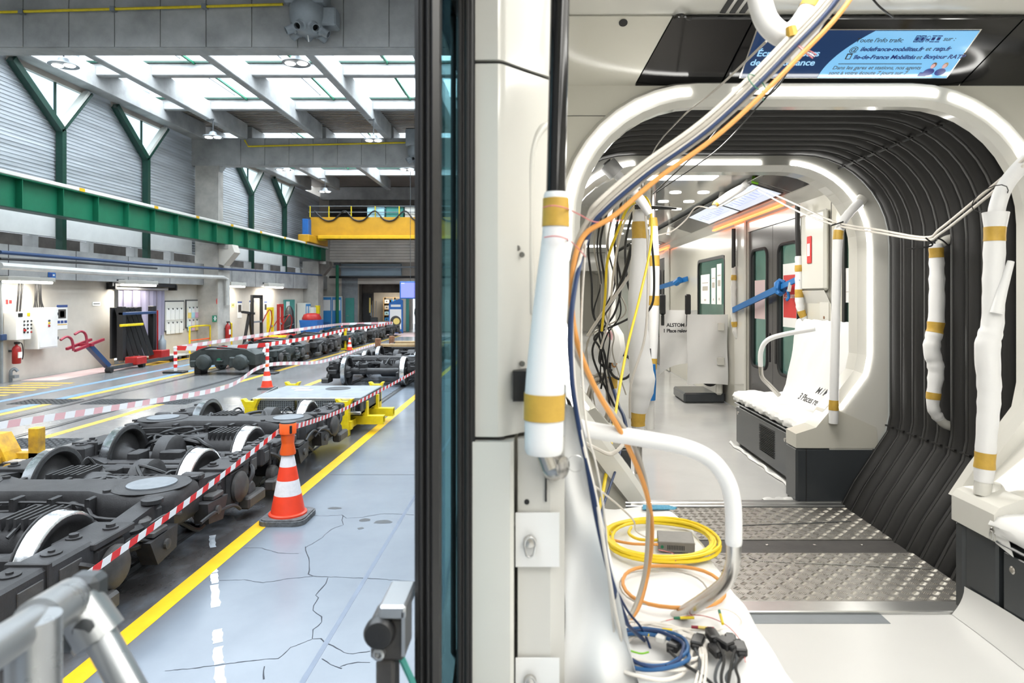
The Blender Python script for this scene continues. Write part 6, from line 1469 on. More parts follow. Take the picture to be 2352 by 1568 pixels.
# door-side pillar with emergency box
t = thing('door_post_panel', 'cream wall panel with emergency handle box beside the far door', 'panel', (XR, 5.3, ZF))
wpart(t, MB().rbox((XR - .05, 5.0, 2.30), (XR - .001, 5.54, 2.93), .02), 'emergency_box', 'train_white')
wpart(t, MB().rbox((XR - .06, 5.22, 2.52), (XR - .05, 5.30, 2.74), .006), 'red_handle', 'sign_red'); wpart(t, MB().box((XR - .062, 5.235, 2.58), (XR - .06, 5.285, 2.68)), 'handle_mark', 'paper')
wpart(t, MB().prism([(XR - .05, 5.0, 2.30), (XR - .05, 5.54, 2.30), (XR - .001, 5.54, 2.20), (XR - .001, 5.0, 2.20)], (0, 0, .002)), 'box_lip', 'train_white')
wpart(t, MB().rbox((XR - .006, 5.02, 1.97), (XR - .001, 5.18, 2.34), .002), 'access_plate', 'train_white')
for y in (5.035, 5.165):
    for z in (1.985, 2.325): wpart(t, MB().lathe([(.008, 0), (.008, .003), (0, .003)], (XR - .006, y, z), (-1, 0, 0), 10), 'screw', 'dark_grey')
wpart(t, MB().lathe([(.012, 0), (.012, .003), (0, .003)], (XR - .006, 5.1, 2.09), (-1, 0, 0), 12), 'lock', 'rust'); wpart(t, MB().box((XR - .002, 4.985, ZF), (XR - .0005, 4.992, 3.0)), 'panel_joint', 'seam')
for y in (6.97, 10.95, 12.42): struct(MB().rbox((XR - .03, y, ZF), (XR, y + .36, 3.1), .015).build('wall_pillar', 'train_white'))
# ceiling cove with screens, orange door lights
def CV(y, u): return Vector((1.80 + .34 * u, y, 3.225 - .105 * u))
cvp = struct(MB().add([CV(4.1, 0), CV(24, 0), CV(24, 1), CV(4.1, 1)], [(0, 1, 2, 3)]).build('ceiling_cove', 'train_grey_white'))
struct(MB().prism([(2.14, 4.1, 3.12), (XR, 4.1, 3.05), (XR, 4.1, 3.2), (2.14, 4.1, 3.2)], (0, 19.9, 0)).build('ceiling_cove_edge', 'train_grey_white'))
cn_ = Vector((-.295, 0, -.955))
def cov(y0, y1, u0, u1, d): return MB().prism([CV(y0, u0) + cn_ * d, CV(y1, u0) + cn_ * d, CV(y1, u1) + cn_ * d, CV(y0, u1) + cn_ * d], -cn_ * .002)
for i, (y0, y1) in enumerate(((4.15, 5.42), (5.44, 8.9), (10.6, 13.2))):
    struct(cov(y0, y1, .02, .95, .003).build('ceiling_dark_panel', 'door_grey'))
mat('screen_line', (0.1, 0.1, 0.4), 0.3, emit=(0.35, 0.42, 0.80), estr=0.9)
for i, (y0, y1, lb) in enumerate(((5.53, 6.66, 'lit route screen on the far ceiling cove, nearer of two'), (6.68, 7.86, 'lit route screen on the far ceiling cove, farther of two'), (10.9, 11.8, 'small lit route screen deeper in the far car'), (11.85, 12.7, 'second small lit route screen deeper in the far car'))):
    t = thing('route_screen', lb, 'screen', CV((y0 + y1) / 2, .5), 'route screens on the ceiling cove')
    wpart(t, cov(y0, y1, .10, .88, .006), 'bezel', 'black_plastic'); wpart(t, cov(y0 + .02, y1 - .02, .13, .85, .009), 'display', 'screen_white')
    for k in range(9):
        yy = y0 + .15 + k * (y1 - y0 - .3) / 8; wpart(t, cov(yy, yy + .012, .35 + .02 * (k % 3), .5 + .05 * (k % 4), .0115), 'route_print', 'screen_line')
    wpart(t, cov(y0 + .1, y1 - .1, .62, .625, .0115), 'route_print', 'screen_line')
for i, (y0, y1) in enumerate(((5.8, 8.05), (10.8, 12.4), (16.8, 18.2))):
    tag(MB().rbox((2.175, y0, 3.058), (2.215, y1, 3.078), .006).build('door_light', 'led_orange'), ['long orange light strip above the first far doorway', 'orange light strip above the second far doorway', 'orange light strip above the last doorway'][i], 'light strip')
# ceiling light panels and downlights
for i, (y, x0, x1, dy) in enumerate(((5.5, .95, 1.52, .18), (8.8, 1.0, 1.6, .22), (13.0, .9, 1.6, .25), (18, .9, 1.6, .3))):
    tag(MB().rbox((x0, y - dy / 2, CF - .012), (x1, y + dy / 2, CF - .001), .004).build('ceiling_light_panel', 'led_panel'), ['bright ceiling panel just beyond the far arch', 'second bright ceiling panel in the far car', 'third bright ceiling panel in the far car', 'last bright ceiling panel in the far car'][i], 'ceiling light', 'bright ceiling panels of the far car')
k = 0
for i, y in enumerate((6.3, 6.9, 7.5, 9.6, 10.4, 11.4)):
    for x in (1.35, 1.62):
        k += 1
        d_ = tag(MB().lathe([(.055, 0), (.055, .006), (0, .006)], (x, y, CF - .007), (0, 0, 1), 18).build('downlight', 'led_panel'), 'small round ceiling downlight, %s row beyond the far arch, %s' % (['first', 'second', 'third', 'fourth', 'fifth', 'sixth'][i], 'towards the window side' if x > 1.5 else 'towards the cables'), 'downlight', 'round downlights in the far ceiling')
for y in (5.2, 8.5, 12, 16, 20): area('ceiling_lamp_far', (XCN, y, CF - .02), 1.2, 1.2, 46 if y > 6 else 44, WARM)
area('gangway_fill_light', (XCN, 3.3, 3.02), .9, .5, 22, WARM)  # added lamp that brightens the gangway; no such fitting is there
# bulkhead seen far down the train and further gangway frame
struct(MB().box((XL, 14.95, 2.85), (XR, 15.05, 3.25)).box((1.75, 14.95, ZF), (XR, 15.05, 2.85)).build('wall_far_bulkhead', 'train_white'))

# ---- benches
def cover_noise(u, v, s=1.0): return .007 * s * (math.sin(u * 17 + v * 5) * math.sin(v * 11 + 2) + .6 * math.sin(u * 41 + v * 23))
def bench(label, side, y0, y1, wall_x, front_x, cover_label, top=1.36, cush=.085, back_top=2.06, near_droop=True):
    s = 1 if front_x < wall_x else -1      # backrest towards +x when s = 1
    t = thing('seat_bench', label, 'bench', ((wall_x + front_x) / 2, (y0 + y1) / 2, ZF))
    wpart(t, MB().rbox((min(wall_x, front_x), y0, ZF + .001), (max(wall_x, front_x), y1, top - .012), .03), 'box', 'dark_panel')
    wpart(t, MB().rbox((min(wall_x, front_x - s * .012), y0, top - .012), (max(wall_x, front_x - s * .012), y1, top), .005), 'top_edge', 'dark_panel')
    # hatch with ventilation louvres and locks, on the aisle face
    hx = front_x - s * .003
    h = wpart(t, MB().rbox((min(hx, hx + s * .01), y0 + .22, ZF + .03), (max(hx, hx + s * .01), y1 - .03, top - .03), .004), 'hatch', 'dark_panel')
    for k in range(16): MB().box((min(hx - s * .006, hx), y0 + .50, ZF + .10 + k * .0125), (max(hx - s * .006, hx), y0 + .80, ZF + .105 + k * .0125)).build('louvre', 'black_matte', h)
    for yy in (y0 + .30, y1 - .08): MB().lathe([(.014, 0), (.014, .004), (.010, .007), (0, .006)], (hx, yy, top - .08), (-s, 0, 0), 16).build('lock', 'steel_brushed', h, 40)
    c = thing('bench_cover', cover_label, 'seat cover', ((wall_x + front_x) / 2, (y0 + y1) / 2, top))
    # cushion: top sheet curving over the front edge; gathered hem
    prof = []
    W = abs(wall_x - front_x)
    secs = [(0.03, -.005), (-.012, .02), (-.02, .05), (-.005, .078), (.03, .088), (.12, .09), (.25, .082), (W - .22, .075), (W - .14, .085)]
    bk = [(W - .12, .14), (W - .085, .30), (W - .05, .50), (W - .035, back_top - top - .06), (W - .02, back_top - top), (W - .004, back_top - top + .004)]
    full = secs + bk; m_ = len(full)
    def fn(u, v):
        f = v * (m_ - 1); i = min(int(f), m_ - 2); q = f - i
        dx = full[i][0] + (full[i+1][0] - full[i][0]) * q; dz = full[i][1] + (full[i+1][1] - full[i][1]) * q
        w_ = cover_noise(u * 2.0, v * 3)
        edge = 1 + 0.0
        hem = .006 * math.sin(u * 55) * max(0, 1 - v * 9)
        y = y0 - .02 + (y1 - y0 + .04) * u
        return (front_x + s * (dx + w_ * .6 + hem), y, top + .003 + dz + w_ * .8 + hem * .5)
    wpart(c, MB().grid(fn, 60, 42), 'sheet', 'cover_white', True)
    return t, c
bt, bc = bench('dark grey bench box with louvres beyond the far arch', 1, 4.14, 5.55, XR - .01, 1.70, 'white protective cover with black print over the far bench')
mat('print_black', (0.015, 0.015, 0.018), 0.6)
Mtx = lambda x, y, z: Matrix(((0.0, 0.62, -.78, x), (-1, 0, 0, y), (0, .78, .62, z), (0, 0, 0, 1)))
for s_, y_, x_, z_ in (('M / MF19', 4.585, 1.962, 1.578), ('3 Places re', 4.72, 1.892, 1.518)):
    o = text(s_, None, None, .075, 'print_black', M=Mtx(x_, y_, z_), bold=.001); o.parent = bc; o.matrix_parent_inverse = Matrix.Translation(-Vector(bc.location))
wpart(bc, MB().rbox((1.70, 4.09, 1.385), (1.78, 4.20, 1.455), .02), 'folded_corner', 'train_cream'); wpart(bc, MB().lathe([(.012, 0), (.012, .006), (0, .008)], (1.735, 4.085, 1.42), (0, -1, 0), 14), 'snap_button', 'steel_brushed', 40)
bt2, bc2 = bench('dark grey bench box at the right edge before the near arch', 1, -.6, 2.40, XR - .01, 1.70, 'white protective cover on the right-hand near bench')
# near right-hand console joining the arch
t = thing('end_console', 'white console on dark plinth at the near arch foot, carrying a foam pole', 'console', (1.95, 2.52, ZF))
o = [(1.70, 2.645), (1.70, 2.43), (2.25, 2.43), (2.25, 2.645)]
wpart(t, MB().prism([(1.685, 2.40, 1.352), (1.685, 2.40, 1.45), (1.705, 2.40, 1.475), (1.80, 2.40, 1.51), (2.0, 2.40, 1.72), (2.24, 2.40, 1.80), (2.24, 2.40, 1.352)], (0, .245, 0)), 'moulding', 'train_white')
wpart(t, MB().rbox((1.695, 2.585, ZF + .002), (2.24, 2.642, 1.35), .01), 'plinth', 'dark_panel'); wpart(t, MB().rbox((1.699, 2.405, ZF + .002), (2.24, 2.583, 1.35), .008), 'plinth', 'dark_panel')
wpart(t, MB().lathe([(.05, 0), (.052, .006), (.03, .03), (.028, .05)], (1.785, 2.55, 1.475), n=20), 'pole_socket', 'train_white', 40)
t = thing('cover_flap', 'folded white cover flap pinned with a ring screw at the near console', 'cover flap', (1.69, 2.35, 1.37))
wpart(t, MB().prism([(1.694, 2.50, 1.425), (1.694, 2.36, 1.43), (1.692, 2.31, 1.33), (1.694, 2.40, 1.345)], (-.002, 0, 0)), 'flap', 'cover_white')
wpart(t, MB().lathe([(.014, 0), (.014, .003), (.009, .01), (0, .011)], (1.692, 2.41, 1.39), (-1, -.3, 0), 16), 'screw_head', 'steel_brushed', 40); wpart(t, MB().tube([(1.682, 2.41 + .010 * math.cos(a * .48), 1.372 + .016 * math.sin(a * .48)) for a in range(13)], .002, 6, True), 'ring', 'alu')
# near left-hand bench under the cables: cushion top, rounded front edge, backrest seen end-on
def near_bench():
    t = thing('seat_bench', 'dark bench box hidden under the cable-strewn seat', 'bench', (.2, 1.9, ZF)); wpart(t, MB().rbox((XL + .01, 1.53, ZF + .001), (.50, 2.56, 1.36), .02), 'box', 'dark_panel'); wpart(t, MB().rbox((.495, 1.7, 1.04), (.503, 2.4, 1.33), .003), 'hatch', 'dark_panel')
    c = thing('bench_cover', 'white seat cover strewn with cables in the foreground', 'seat cover', (.2, 1.9, 1.36))
    secs = [(.50, 1.25), (.535, 1.33), (.552, 1.40), (.55, 1.435), (.52, 1.452), (.42, 1.45), (.30, 1.44), (.22, 1.445), (.205, 1.47), (.185, 1.55), (.15, 1.72), (.11, 1.90), (.075, 2.03), (.05, 2.06), (.0, 2.065), (XL + .012, 2.06)]
    m_ = len(secs)
    def fn(u, v):
        f = v * (m_ - 1); i = min(int(f), m_ - 2); q = f - i; x = secs[i][0] + (secs[i+1][0] - secs[i][0]) * q; z = secs[i][1] + (secs[i+1][1] - secs[i][1]) * q
        y = .78 + (2.50 - .78) * u; w_ = cover_noise(u * 1.3, v * 2.2, .8)
        lim = 1.0
        if u < .33: # cover falls away towards the door
            k = (1 - u / .33); x = min(x, .56 - .0 * k)
        if u > .93 and v < .35: x -= (u - .93) * 1.6 * (1 - v / .35)
        return (x + w_ * .5, y, z + w_ * .5)
    return t, c, secs, fn
nb, nc, SECS, NFN = near_bench()
# seat portion (full length) and back portion (from the pillar onwards)
def fn_seat(u, v): return NFN(u, v * .50)
wpart(nc, MB().grid(fn_seat, 56, 24), 'seat_sheet', 'cover_white', True)
def fn_back(u, v):
    uu = .33 + u * .67; p = NFN(uu, .50 + v * .50); return p
wpart(nc, MB().grid(fn_back, 40, 26), 'back_sheet', 'cover_white', True)
# draped end of the cover hanging beside the pillar
def fn_end(u, v):     # u across from pillar to the seat back edge, v downwards
    z = 2.07 - v * .72
    xe = .075 + .125 * max(0, (2.03 - z) / .58) if z < 2.03 else .05
    x0 = .05 - .012 * math.sin(v * 7)
    x = x0 + (xe - x0 + .012) * u
    fold = .012 * math.sin(u * 9 + v * 6) * (1 - .5 * u) + .007 * math.sin(v * 19 + u * 3) + .014 * math.sin(u * 5 - v * 13 + 1) * (.3 + u) + .004 * math.sin(u * 11 + v * 9 + 2 * math.sin(v * 5))
    return (x, 1.345 + .02 * (1 - u) + fold, z)
wpart(nc, MB().grid(fn_end, 40, 60), 'end_drape', 'cover_white', True)
wpart(nc, MB().grid(lambda u, v: (.0 + u * .24, 1.30 + .01 * math.sin(u * 9), 1.46 - v * .44 + .004 * math.sin(u * 30)), 12, 12), 'lower_drape', 'cover_white', True)
wpart(nc, MB().prism([(.40, 2.44, 1.456), (.52, 2.44, 1.456), (.535, 2.47, 1.452), (.51, 2.50, 1.450), (.41, 2.50, 1.452)], (0, 0, .004)), 'seat_fabric', 'seat_blue')
# folding seats deep in the far car under a printed cover
t = thing('seat_drape', 'hanging white cover with black print over folded seats in the far car', 'seat cover', (1.7, 7.6, 1.35))
def drape(x0, x1, y, z0, z1, ph):
    return MB().grid(lambda u, v: (x0 + (x1 - x0) * u, y + .03 * math.sin(u * 6 + ph) + .02 * math.sin(v * 7 + u * 5), z1 - (z1 - z0) * v - (.14 * (1 - u) ** 2 if ph < 1 else .0) * v + .025 * math.sin(u * 3) * v), 24, 18)
a0, a1 = P(1515, 712, 8.2), P(1600, 850, 8.2); b0, b1 = P(1580, 722, 7.6), P(1673, 885, 7.6)
wpart(t, drape(a0.x, a1.x, 8.2, a1.z + .08, a0.z, 0), 'sheet', 'cover_white', True); wpart(t, drape(b0.x, b1.x, 7.6, b1.z, b0.z, 1.5), 'sheet', 'cover_white', True)
for s_, py in (('ALSTOM / MF19', 750), ('1 Place relevée', 763)):
    p = P(1531 if py < 755 else 1523, py, 8.04); o = text(s_, None, None, .060, 'print_black', M=Matrix.Translation(p) @ Matrix.Rotation(R(90), 4, 'X'), bold=.002); o.parent = t; o.matrix_parent_inverse = Matrix.Translation(-Vector(t.location))
t = thing('folding_seat_stand', 'dark support of the covered folding seats in the far car', 'seat stand', (1.9, 7.8, ZF))
wpart(t, MB().rbox((1.75, 7.7, ZF + .001), (2.24, 8.3, 1.12), .02), 'foot', 'dark_panel'); wpart(t, MB().rbox((2.12, 7.66, 1.1), (2.2, 8.25, 2.0), .02), 'back_plate', 'train_white'); wpart(t, MB().cyl((2.05, 7.66, 1.3), (2.05, 7.74, 1.3), .1, n=16), 'pivot', 'black_plastic')
for z in (1.46, 1.86): wpart(t, MB().rbox((2.11, 7.56, z), (2.19, 7.66, z + .09), .006), 'hinge', 'train_white')
for i, px in enumerate((1522, 1580)):
    p = P(px, 700, 7.9); t = thing('hand_grip', ['black loop hand grip above the printed seat drape', 'black loop hand grip above the plain seat drape'][i], 'hand grip', p); MB().rbox((-.035, -.02, -.12), (.035, .02, .13), .015).build('grip', 'black_plastic', t); MB().rbox((-.018, -.018, -.25), (.018, .018, -.12), .006).build('stem', 'black_plastic', t)
# ================================================================== POLES, FOAM WRAPS, CABLES
def PP(lst, Y=None):
    return [P(a[0], a[1], a[2] if len(a) > 2 else Y) for a in lst]
def foam_pole(label, path, rads, tapes=(), bare=(), m='foam_white', name='wrapped_pole', tw=.028, group='foam-wrapped grab poles', lumpy=.0, cat='grab pole'):
    """path: points of the wrapped length; tapes: (fraction, width factor); bare: list of (points, radius, material)"""
    sp = spline(path, 8); n = len(sp); t = thing(name, label, cat, sp[-1], group)
    rr = []
    for i in range(n):
        f = i / (n - 1) * (len(rads) - 1); k = min(int(f), len(rads) - 2); r_ = rads[k] + (rads[k+1] - rads[k]) * (f - k)
        rr.append(r_ * (1 + lumpy * math.sin(i * 1.7) + lumpy * .6 * math.sin(i * 4.1)))
    rr[0] *= .92; rr[-1] *= .92
    wpart(t, MB().tube(sp, rr, 20), 'foam_sleeve', m, True)
    L_ = [0]
    for a_, b_ in zip(sp, sp[1:]): L_.append(L_[-1] + (b_ - a_).length)
    for fr_, wd in tapes:
        d = fr_ * L_[-1]; out = []; r2 = []
        for q in range(6):
            dd = min(max(d + (q / 5 - .5) * wd, 0), L_[-1]); j = 0
            while j < n - 2 and L_[j+1] < dd: j += 1
            f = (dd - L_[j]) / max(1e-9, L_[j+1] - L_[j]); out.append(sp[j].lerp(sp[j+1], f)); r2.append((rr[j] + (rr[j+1] - rr[j]) * f) * 1.03 + .0006)
        wpart(t, MB().tube(out, r2, 20, caps=False), 'tape_band', 'kraft_tape', True)
    for pts, r_, m_ in bare: wpart(t, MB().tube(spline(pts, 6), r_, 18), 'pole_tube', m_, True)
    return t
# near pole beside the pillar: black tube above, foam and tape below
foam_pole('near grab pole, black above and foam-wrapped below, beside the white pillar', PP([(1277, 442), (1276, 540), (1268, 660), (1258, 780), (1251, 900), (1249, 1040)], 1.25), [.0235, .026, .032, .035, .038, .037], [(.078, .054), (.82, .05)], [(PP([(1298, -525), (1288, -80), (1283, 160), (1276, 460)], 1.25), .0185, 'black_gloss'), (PP([(1249, 1040), (1262, 1075)], 1.25), .016, 'steel_brushed')])
# armrest rails
t = foam_pole('white armrest rail with bare steel foot rising from the near seat', PP([(1285, 968), (1345, 985), (1480, 1008), (1570, 1026), (1632, 1055), (1670, 1105), (1684, 1165), (1685, 1250)], 1.45), [.0185] * 3, [], [(PP([(1685, 1245, 1.45), (1683, 1295, 1.46), (1665, 1338, 1.5), (1620, 1375, 1.56), (1552, 1418, 1.66)]), .0165, 'steel_brushed')], name='armrest_rail', group='armrest rails')
foam_pole('slim white armrest rail with steel foot on the far bench', PP([(1872, 755, 4.75), (1800, 768, 4.85), (1763, 781, 4.88), (1748, 806, 4.9), (1747, 842, 4.9)]), [.018] * 2, [], [(PP([(1747, 838, 4.9), (1750, 865, 4.9), (1768, 885, 4.9), (1790, 908, 4.9)]), .0165, 'steel_brushed')], name='armrest_rail', group='armrest rails')
# centre pole at the far arch, with bundled cables under foam
foam_pole('thick white foam-wrapped centre pole beyond the gangway', PP([(1468, 478), (1468, 560), (1465, 680), (1468, 800), (1475, 880), (1466, 950), (1466, 985)], 4.3), [.042, .048, .062, .070, .085, .046, .042], [(.10, .11), (.955, .085)], [(PP([(1466, 980), (1466, 1092)], 4.3), .026, 'steel_brushed'), (PP([(1466, 1086), (1467, 1119)], 4.3), .044, 'train_white'), (PP([(1468, 480), (1470, 395)], 4.3), .022, 'steel_brushed')], lumpy=.03)
foam_pole('slimmer foam-wrapped pole behind the thick centre pole, with a blue bag', PP([(1500, 500), (1503, 620), (1500, 780), (1494, 880)], 6.2), [.04, .05, .048, .044], [(.02, .1), (.26, .1), (.5, .09), (.88, .1)], [(PP([(1494, 878), (1493, 985)], 6.2), .04, 'foam_dull'), (PP([(1500, 502), (1500, 420)], 6.2), .022, 'steel_brushed')])
t = thing('blue_bag', 'blue-taped plastic bag tied with black wire at the slim pole foot', 'bag', P(1492, 920, 6.1)); wpart(t, MB().tube(PP([(1492, 836), (1492, 875), (1491, 918)], 6.1), [.055, .062, .058], 14), 'bag_body', 'strap_blue', 40)
for k in range(3): wpart(t, MB().tube(spline(PP([(1492 + k, 800), (1484 + k * 6, 860), (1483 + k * 5, 905), (1492, 918)], 6.0), 6), .005, 5), 'wire_tie', 'cable_black', True)
# poles in the far car
foam_pole('foam-wrapped pole by the far door, black above with a bent foot', PP([(1834, 588), (1836, 640), (1836, 690), (1842, 720), (1854, 740)], 5.45), [.028, .034, .034, .03, .026], [(.18, .055), (.55, .065), (.85, .055)], [(PP([(1832, 470), (1832, 540), (1834, 592)], 5.45), .020, 'black_plastic')], lumpy=.05)
foam_pole('foam-wrapped pole beyond the far door, black above and peeling', PP([(1686, 612), (1685, 660), (1686, 720), (1690, 765), (1700, 778)], 7.25), [.022, .03, .032, .03, .026], [(.15, .06), (.78, .06)], [(PP([(1685, 525), (1685, 615)], 7.25), .022, 'black_plastic'), (PP([(1696, 775), (1704, 782)], 7.25), .032, 'black_plastic')], m='foam_dull', lumpy=.12)
foam_pole('foam-wrapped arch pole curving down to the far console', PP([(1976, 462), (1950, 490), (1930, 520), (1924, 560), (1920, 700), (1917, 850), (1914, 972)], 3.93), [.026, .026, .027, .028, .026, .026, .028], [(.18, .055), (.92, .06)], [(PP([(1982, 455), (1972, 466)], 3.94), .034, 'train_white')], lumpy=.02)
foam_pole('foam-wrapped handle inside the bellows with bent ends', PP([(2150, 560), (2152, 640), (2150, 740), (2140, 800), (2150, 850), (2143, 930), (2158, 962)], 3.38), [.032, .036, .038, .040, .038, .030, .026], [(.05, .05), (.47, .055), (.86, .035)], [(PP([(2158, 562), (2172, 552), (2196, 545)], 3.38), .024, 'train_white'), (PP([(2155, 958), (2168, 972), (2188, 980)], 3.38), .024, 'train_white')], lumpy=.05)
t = foam_pole('bright foam-wrapped pole on the near console, taped with a loose flap', PP([(2286, 495), (2282, 640), (2280, 740), (2268, 800), (2272, 900), (2266, 1000), (2259, 1105)], 2.54), [.036, .037, .038, .044, .040, .036, .034], [(.07, .055), (.92, .062)], [(PP([(2440, 290), (2352, 375), (2310, 425), (2292, 470), (2287, 505)], 2.54), .029, 'foam_white'), (PP([(2259, 1100), (2256, 1135)], 2.54), .03, 'train_white')], lumpy=.03)
wpart(t, MB().tube(PP([(2288, 720), (2302, 665), (2322, 600)], 2.5), [.022, .018, .012], 10), 'loose_flap', 'foam_white', True); wpart(t, MB().tube(PP([(2286, 522), (2287, 488)], 2.54), [.0375, .046], 14, caps=False), 'frayed_collar', 'foam_white', True)
# diagonal foam tube by the far arch
t = foam_pole('short diagonal foam-wrapped tube at the head of the thick centre pole', PP([(1392, 372), (1430, 415), (1470, 458), (1492, 492)], 3.86), [.030, .027, .030, .024], [], [], name='wrapped_tube')
wpart(t, MB().tube(PP([(1395, 376), (1417, 400)], 3.85), [.052, .050], 14), 'foam_collar', 'foam_white', 40); wpart(t, MB().tube(PP([(1440, 420), (1458, 442)], 3.85), [.044, .042], 14), 'foam_collar', 'foam_white', 40)
t = thing('black_rod', 'thin black rod lying across the top of the centre pole', 'rod', P(1470, 476, 4.2)); wpart(t, MB().tube(PP([(1462, 475), (1520, 477), (1554, 479)], 4.2), [.012, .012, .006], 8), 'rod', 'cable_black', True); wpart(t, MB().tube(PP([(1458, 475), (1466, 475)], 4.2), .016, 8), 'rod_end', 'cable_black')
# ceiling handrail in the far car, green tag
t = foam_pole('foam-wrapped ceiling handrail hanging before the route screens', PP([(1642, 470), (1675, 448), (1706, 430)], 5.6), [.026, .034, .03], [(.03, .03)], [(PP([(1706, 430), (1725, 412), (1742, 396)], 5.6), .03, 'foam_white')], name='ceiling_handrail')
t = thing('green_tag', 'bright green tape tag hanging below the far arch crown', 'tag', P(1735, 425, 5.45)); wpart(t, MB().prism(PP([(1729, 400), (1748, 398), (1741, 424), (1726, 420)], 5.45), (0, .004, 0)), 'tape_flag', 'green_tag'); wpart(t, MB().prism(PP([(1734, 403), (1745, 402), (1745, 405), (1734, 406)], 5.448), (0, .001, 0)), 'ink_mark', 'rust')
for i, (px, py, Y) in enumerate(((1660, 415, 6.3), (1538, 500, 9.0))):
    t = thing('handrail_bracket', ['pale ceiling bracket of the far handrail, nearer one', 'pale ceiling bracket of the far handrail, farther one'][i], 'bracket', P(px, py, Y)); wpart(t, MB().tube(spline(PP([(px - 12, py - 30, Y), (px + 2, py - 12, Y), (px + 3, py + 15, Y), (px - 2, py + 40, Y)]), 5), .035, 10), 'arm', 'train_grey_white', True); wpart(t, MB().tube(PP([(px - 6, py + 10, Y), (px + 10, py + 10, Y)]), .012, 6), 'cable_tie', 'cable_black')
# U-shaped foam rail hanging from the near ceiling
foam_pole('curved foam-wrapped rail hanging from the near ceiling', PP([(1735, -262), (1738, -60), (1745, 0), (1762, 50), (1796, 80), (1826, 72), (1858, 30), (1905, -60), (1990, -262)], 1.62), [.029] * 3, [(.60, .02)], [], name='ceiling_handrail')

# ---- cables
def cable(label, pts, r, m, group='loose test cables', name='cable', n=8, k=8, extra=None):
    o = MB().tube(spline(pts, k), r, n).build(name, m, None, True)
    return tag(o, label, 'cable', group)
B0 = [(2040, -255, 1.62), (1940, -30, 1.55), (1800, 130, 1.55), (1640, 285, 1.52), (1490, 395, 1.48), (1390, 480, 1.44)]
def bundle(dx, dy, dz, rest): return PP([(x + dx, y + dy, Y + dz) for x, y, Y in B0] + rest)
cable('fat orange cable sweeping from the ceiling down to the seat', bundle(22, 14, -.02, [(1338, 545, 1.40), (1313, 650, 1.38), (1322, 770, 1.38), (1362, 880, 1.40), (1430, 1000, 1.44), (1478, 1110, 1.52), (1497, 1200, 1.6), (1492, 1290, 1.66), (1470, 1385, 1.63), (1440, 1432, 1.58)]), .0058, 'cable_orange')
cable('warm grey cable running beside the orange cable', bundle(-4, -12, .0, [(1332, 540, 1.42), (1306, 650, 1.4), (1316, 790, 1.4), (1372, 900, 1.42), (1450, 1010, 1.46), (1485, 1120, 1.54), (1488, 1220, 1.6), (1480, 1320, 1.62), (1455, 1400, 1.60), (1425, 1440, 1.55)]), .0055, 'cable_grey')
cable('dark blue cable falling beside the white drape', bundle(6, -4, .02, [(1350, 545, 1.44), (1316, 690, 1.33), (1312, 850, 1.28), (1330, 980, 1.27), (1362, 1120, 1.27), (1384, 1230, 1.28), (1404, 1330, 1.31), (1440, 1430, 1.42)]), .0052, 'cable_blue')
cable('bright white cable topmost in the ceiling bundle', bundle(-14, -18, .01, [(1352, 500, 1.46), (1330, 580, 1.45)]), .006, 'cable_white')
cable('second dark blue cable on the underside of the bundle', bundle(-2, 4, -.01, [(1360, 520, 1.42), (1330, 600, 1.40), (1308, 760, 1.32), (1318, 900, 1.28), (1345, 1050, 1.27), (1372, 1200, 1.28), (1400, 1320, 1.30), (1432, 1420, 1.40), (1480, 1470, 1.52)]), .0045, 'cable_blue')
cable('pale grey cable hugging the white drape', bundle(-10, 2, 0, [(1350, 540, 1.42), (1318, 660, 1.36), (1315, 820, 1.30), (1332, 980, 1.27), (1368, 1140, 1.27), (1392, 1280, 1.28), (1412, 1400, 1.32), (1428, 1470, 1.36)]), .004, 'cable_white')
cable('thin cream wire drooping from the bundle to the seat corner', PP([(1345, 560, 1.4), (1335, 760, 1.38), (1345, 960, 1.28), (1372, 1080, 1.28), (1390, 1200, 1.30), (1398, 1330, 1.32), (1410, 1450, 1.36)]), .0022, 'cable_white')
cable('thin cream wire crossing to the yellow coil', PP([(1366, 1116, 1.7), (1420, 1160, 1.85), (1455, 1195, 2.0), (1462, 1220, 2.05), (1500, 1240, 2.08)]), .0028, 'cable_white')
cable('grey-white cable strand laid through the ceiling bundle', bundle(8, 4, .03, [(1370, 505, 1.46), (1345, 560, 1.45)]), .0045, 'cable_grey')
tt = thing('foam_trunking', 'foam sleeve with torn end carrying the cable bundle from the ceiling', 'foam sleeve', P(1850, 90, 1.6)); wpart(tt, MB().tube(PP([(2030, -255), (1925, -50), (1860, 60), (1800, 130)], 1.61), [.026, .026, .026, .022], 16), 'sleeve', 'foam_white', True); wpart(tt, MB().tube(PP([(1816, 62), (1820, 85)], 1.56), [.012, .014], 10), 'tape_scrap', 'kraft_tape')
for k in range(3): wpart(tt, MB().tube(spline(PP([(1826, 98, 1.55), (1846, 112 + k * 3, 1.54), (1862, 118 + k * 6, 1.54), (1875 - k * 4, 126 + k * 4, 1.54)]), 5), .0016, 5), 'red_wire', 'cable_pink' if k != 1 else 'tape_white', True)
tie = thing('green_cable_tie', 'small green wire tie holding the ceiling cable bundle', 'cable tie', P(1730, 200, 1.52)); c_ = P(1738, 190, 1.53); wpart(tie, MB().tube([c_ + Vector((.02 * math.cos(a * .5), .012 * math.sin(a * .5), .02 * math.sin(a * .5) - .012 * math.cos(a * .5))) for a in range(13)], .0014, 5), 'loop', 'green_paint'); wpart(tie, MB().tube([c_ + Vector((.01, -.01, -.02)), c_ + Vector((.012, -.01, -.045))], .0012, 5), 'tail', 'green_paint')
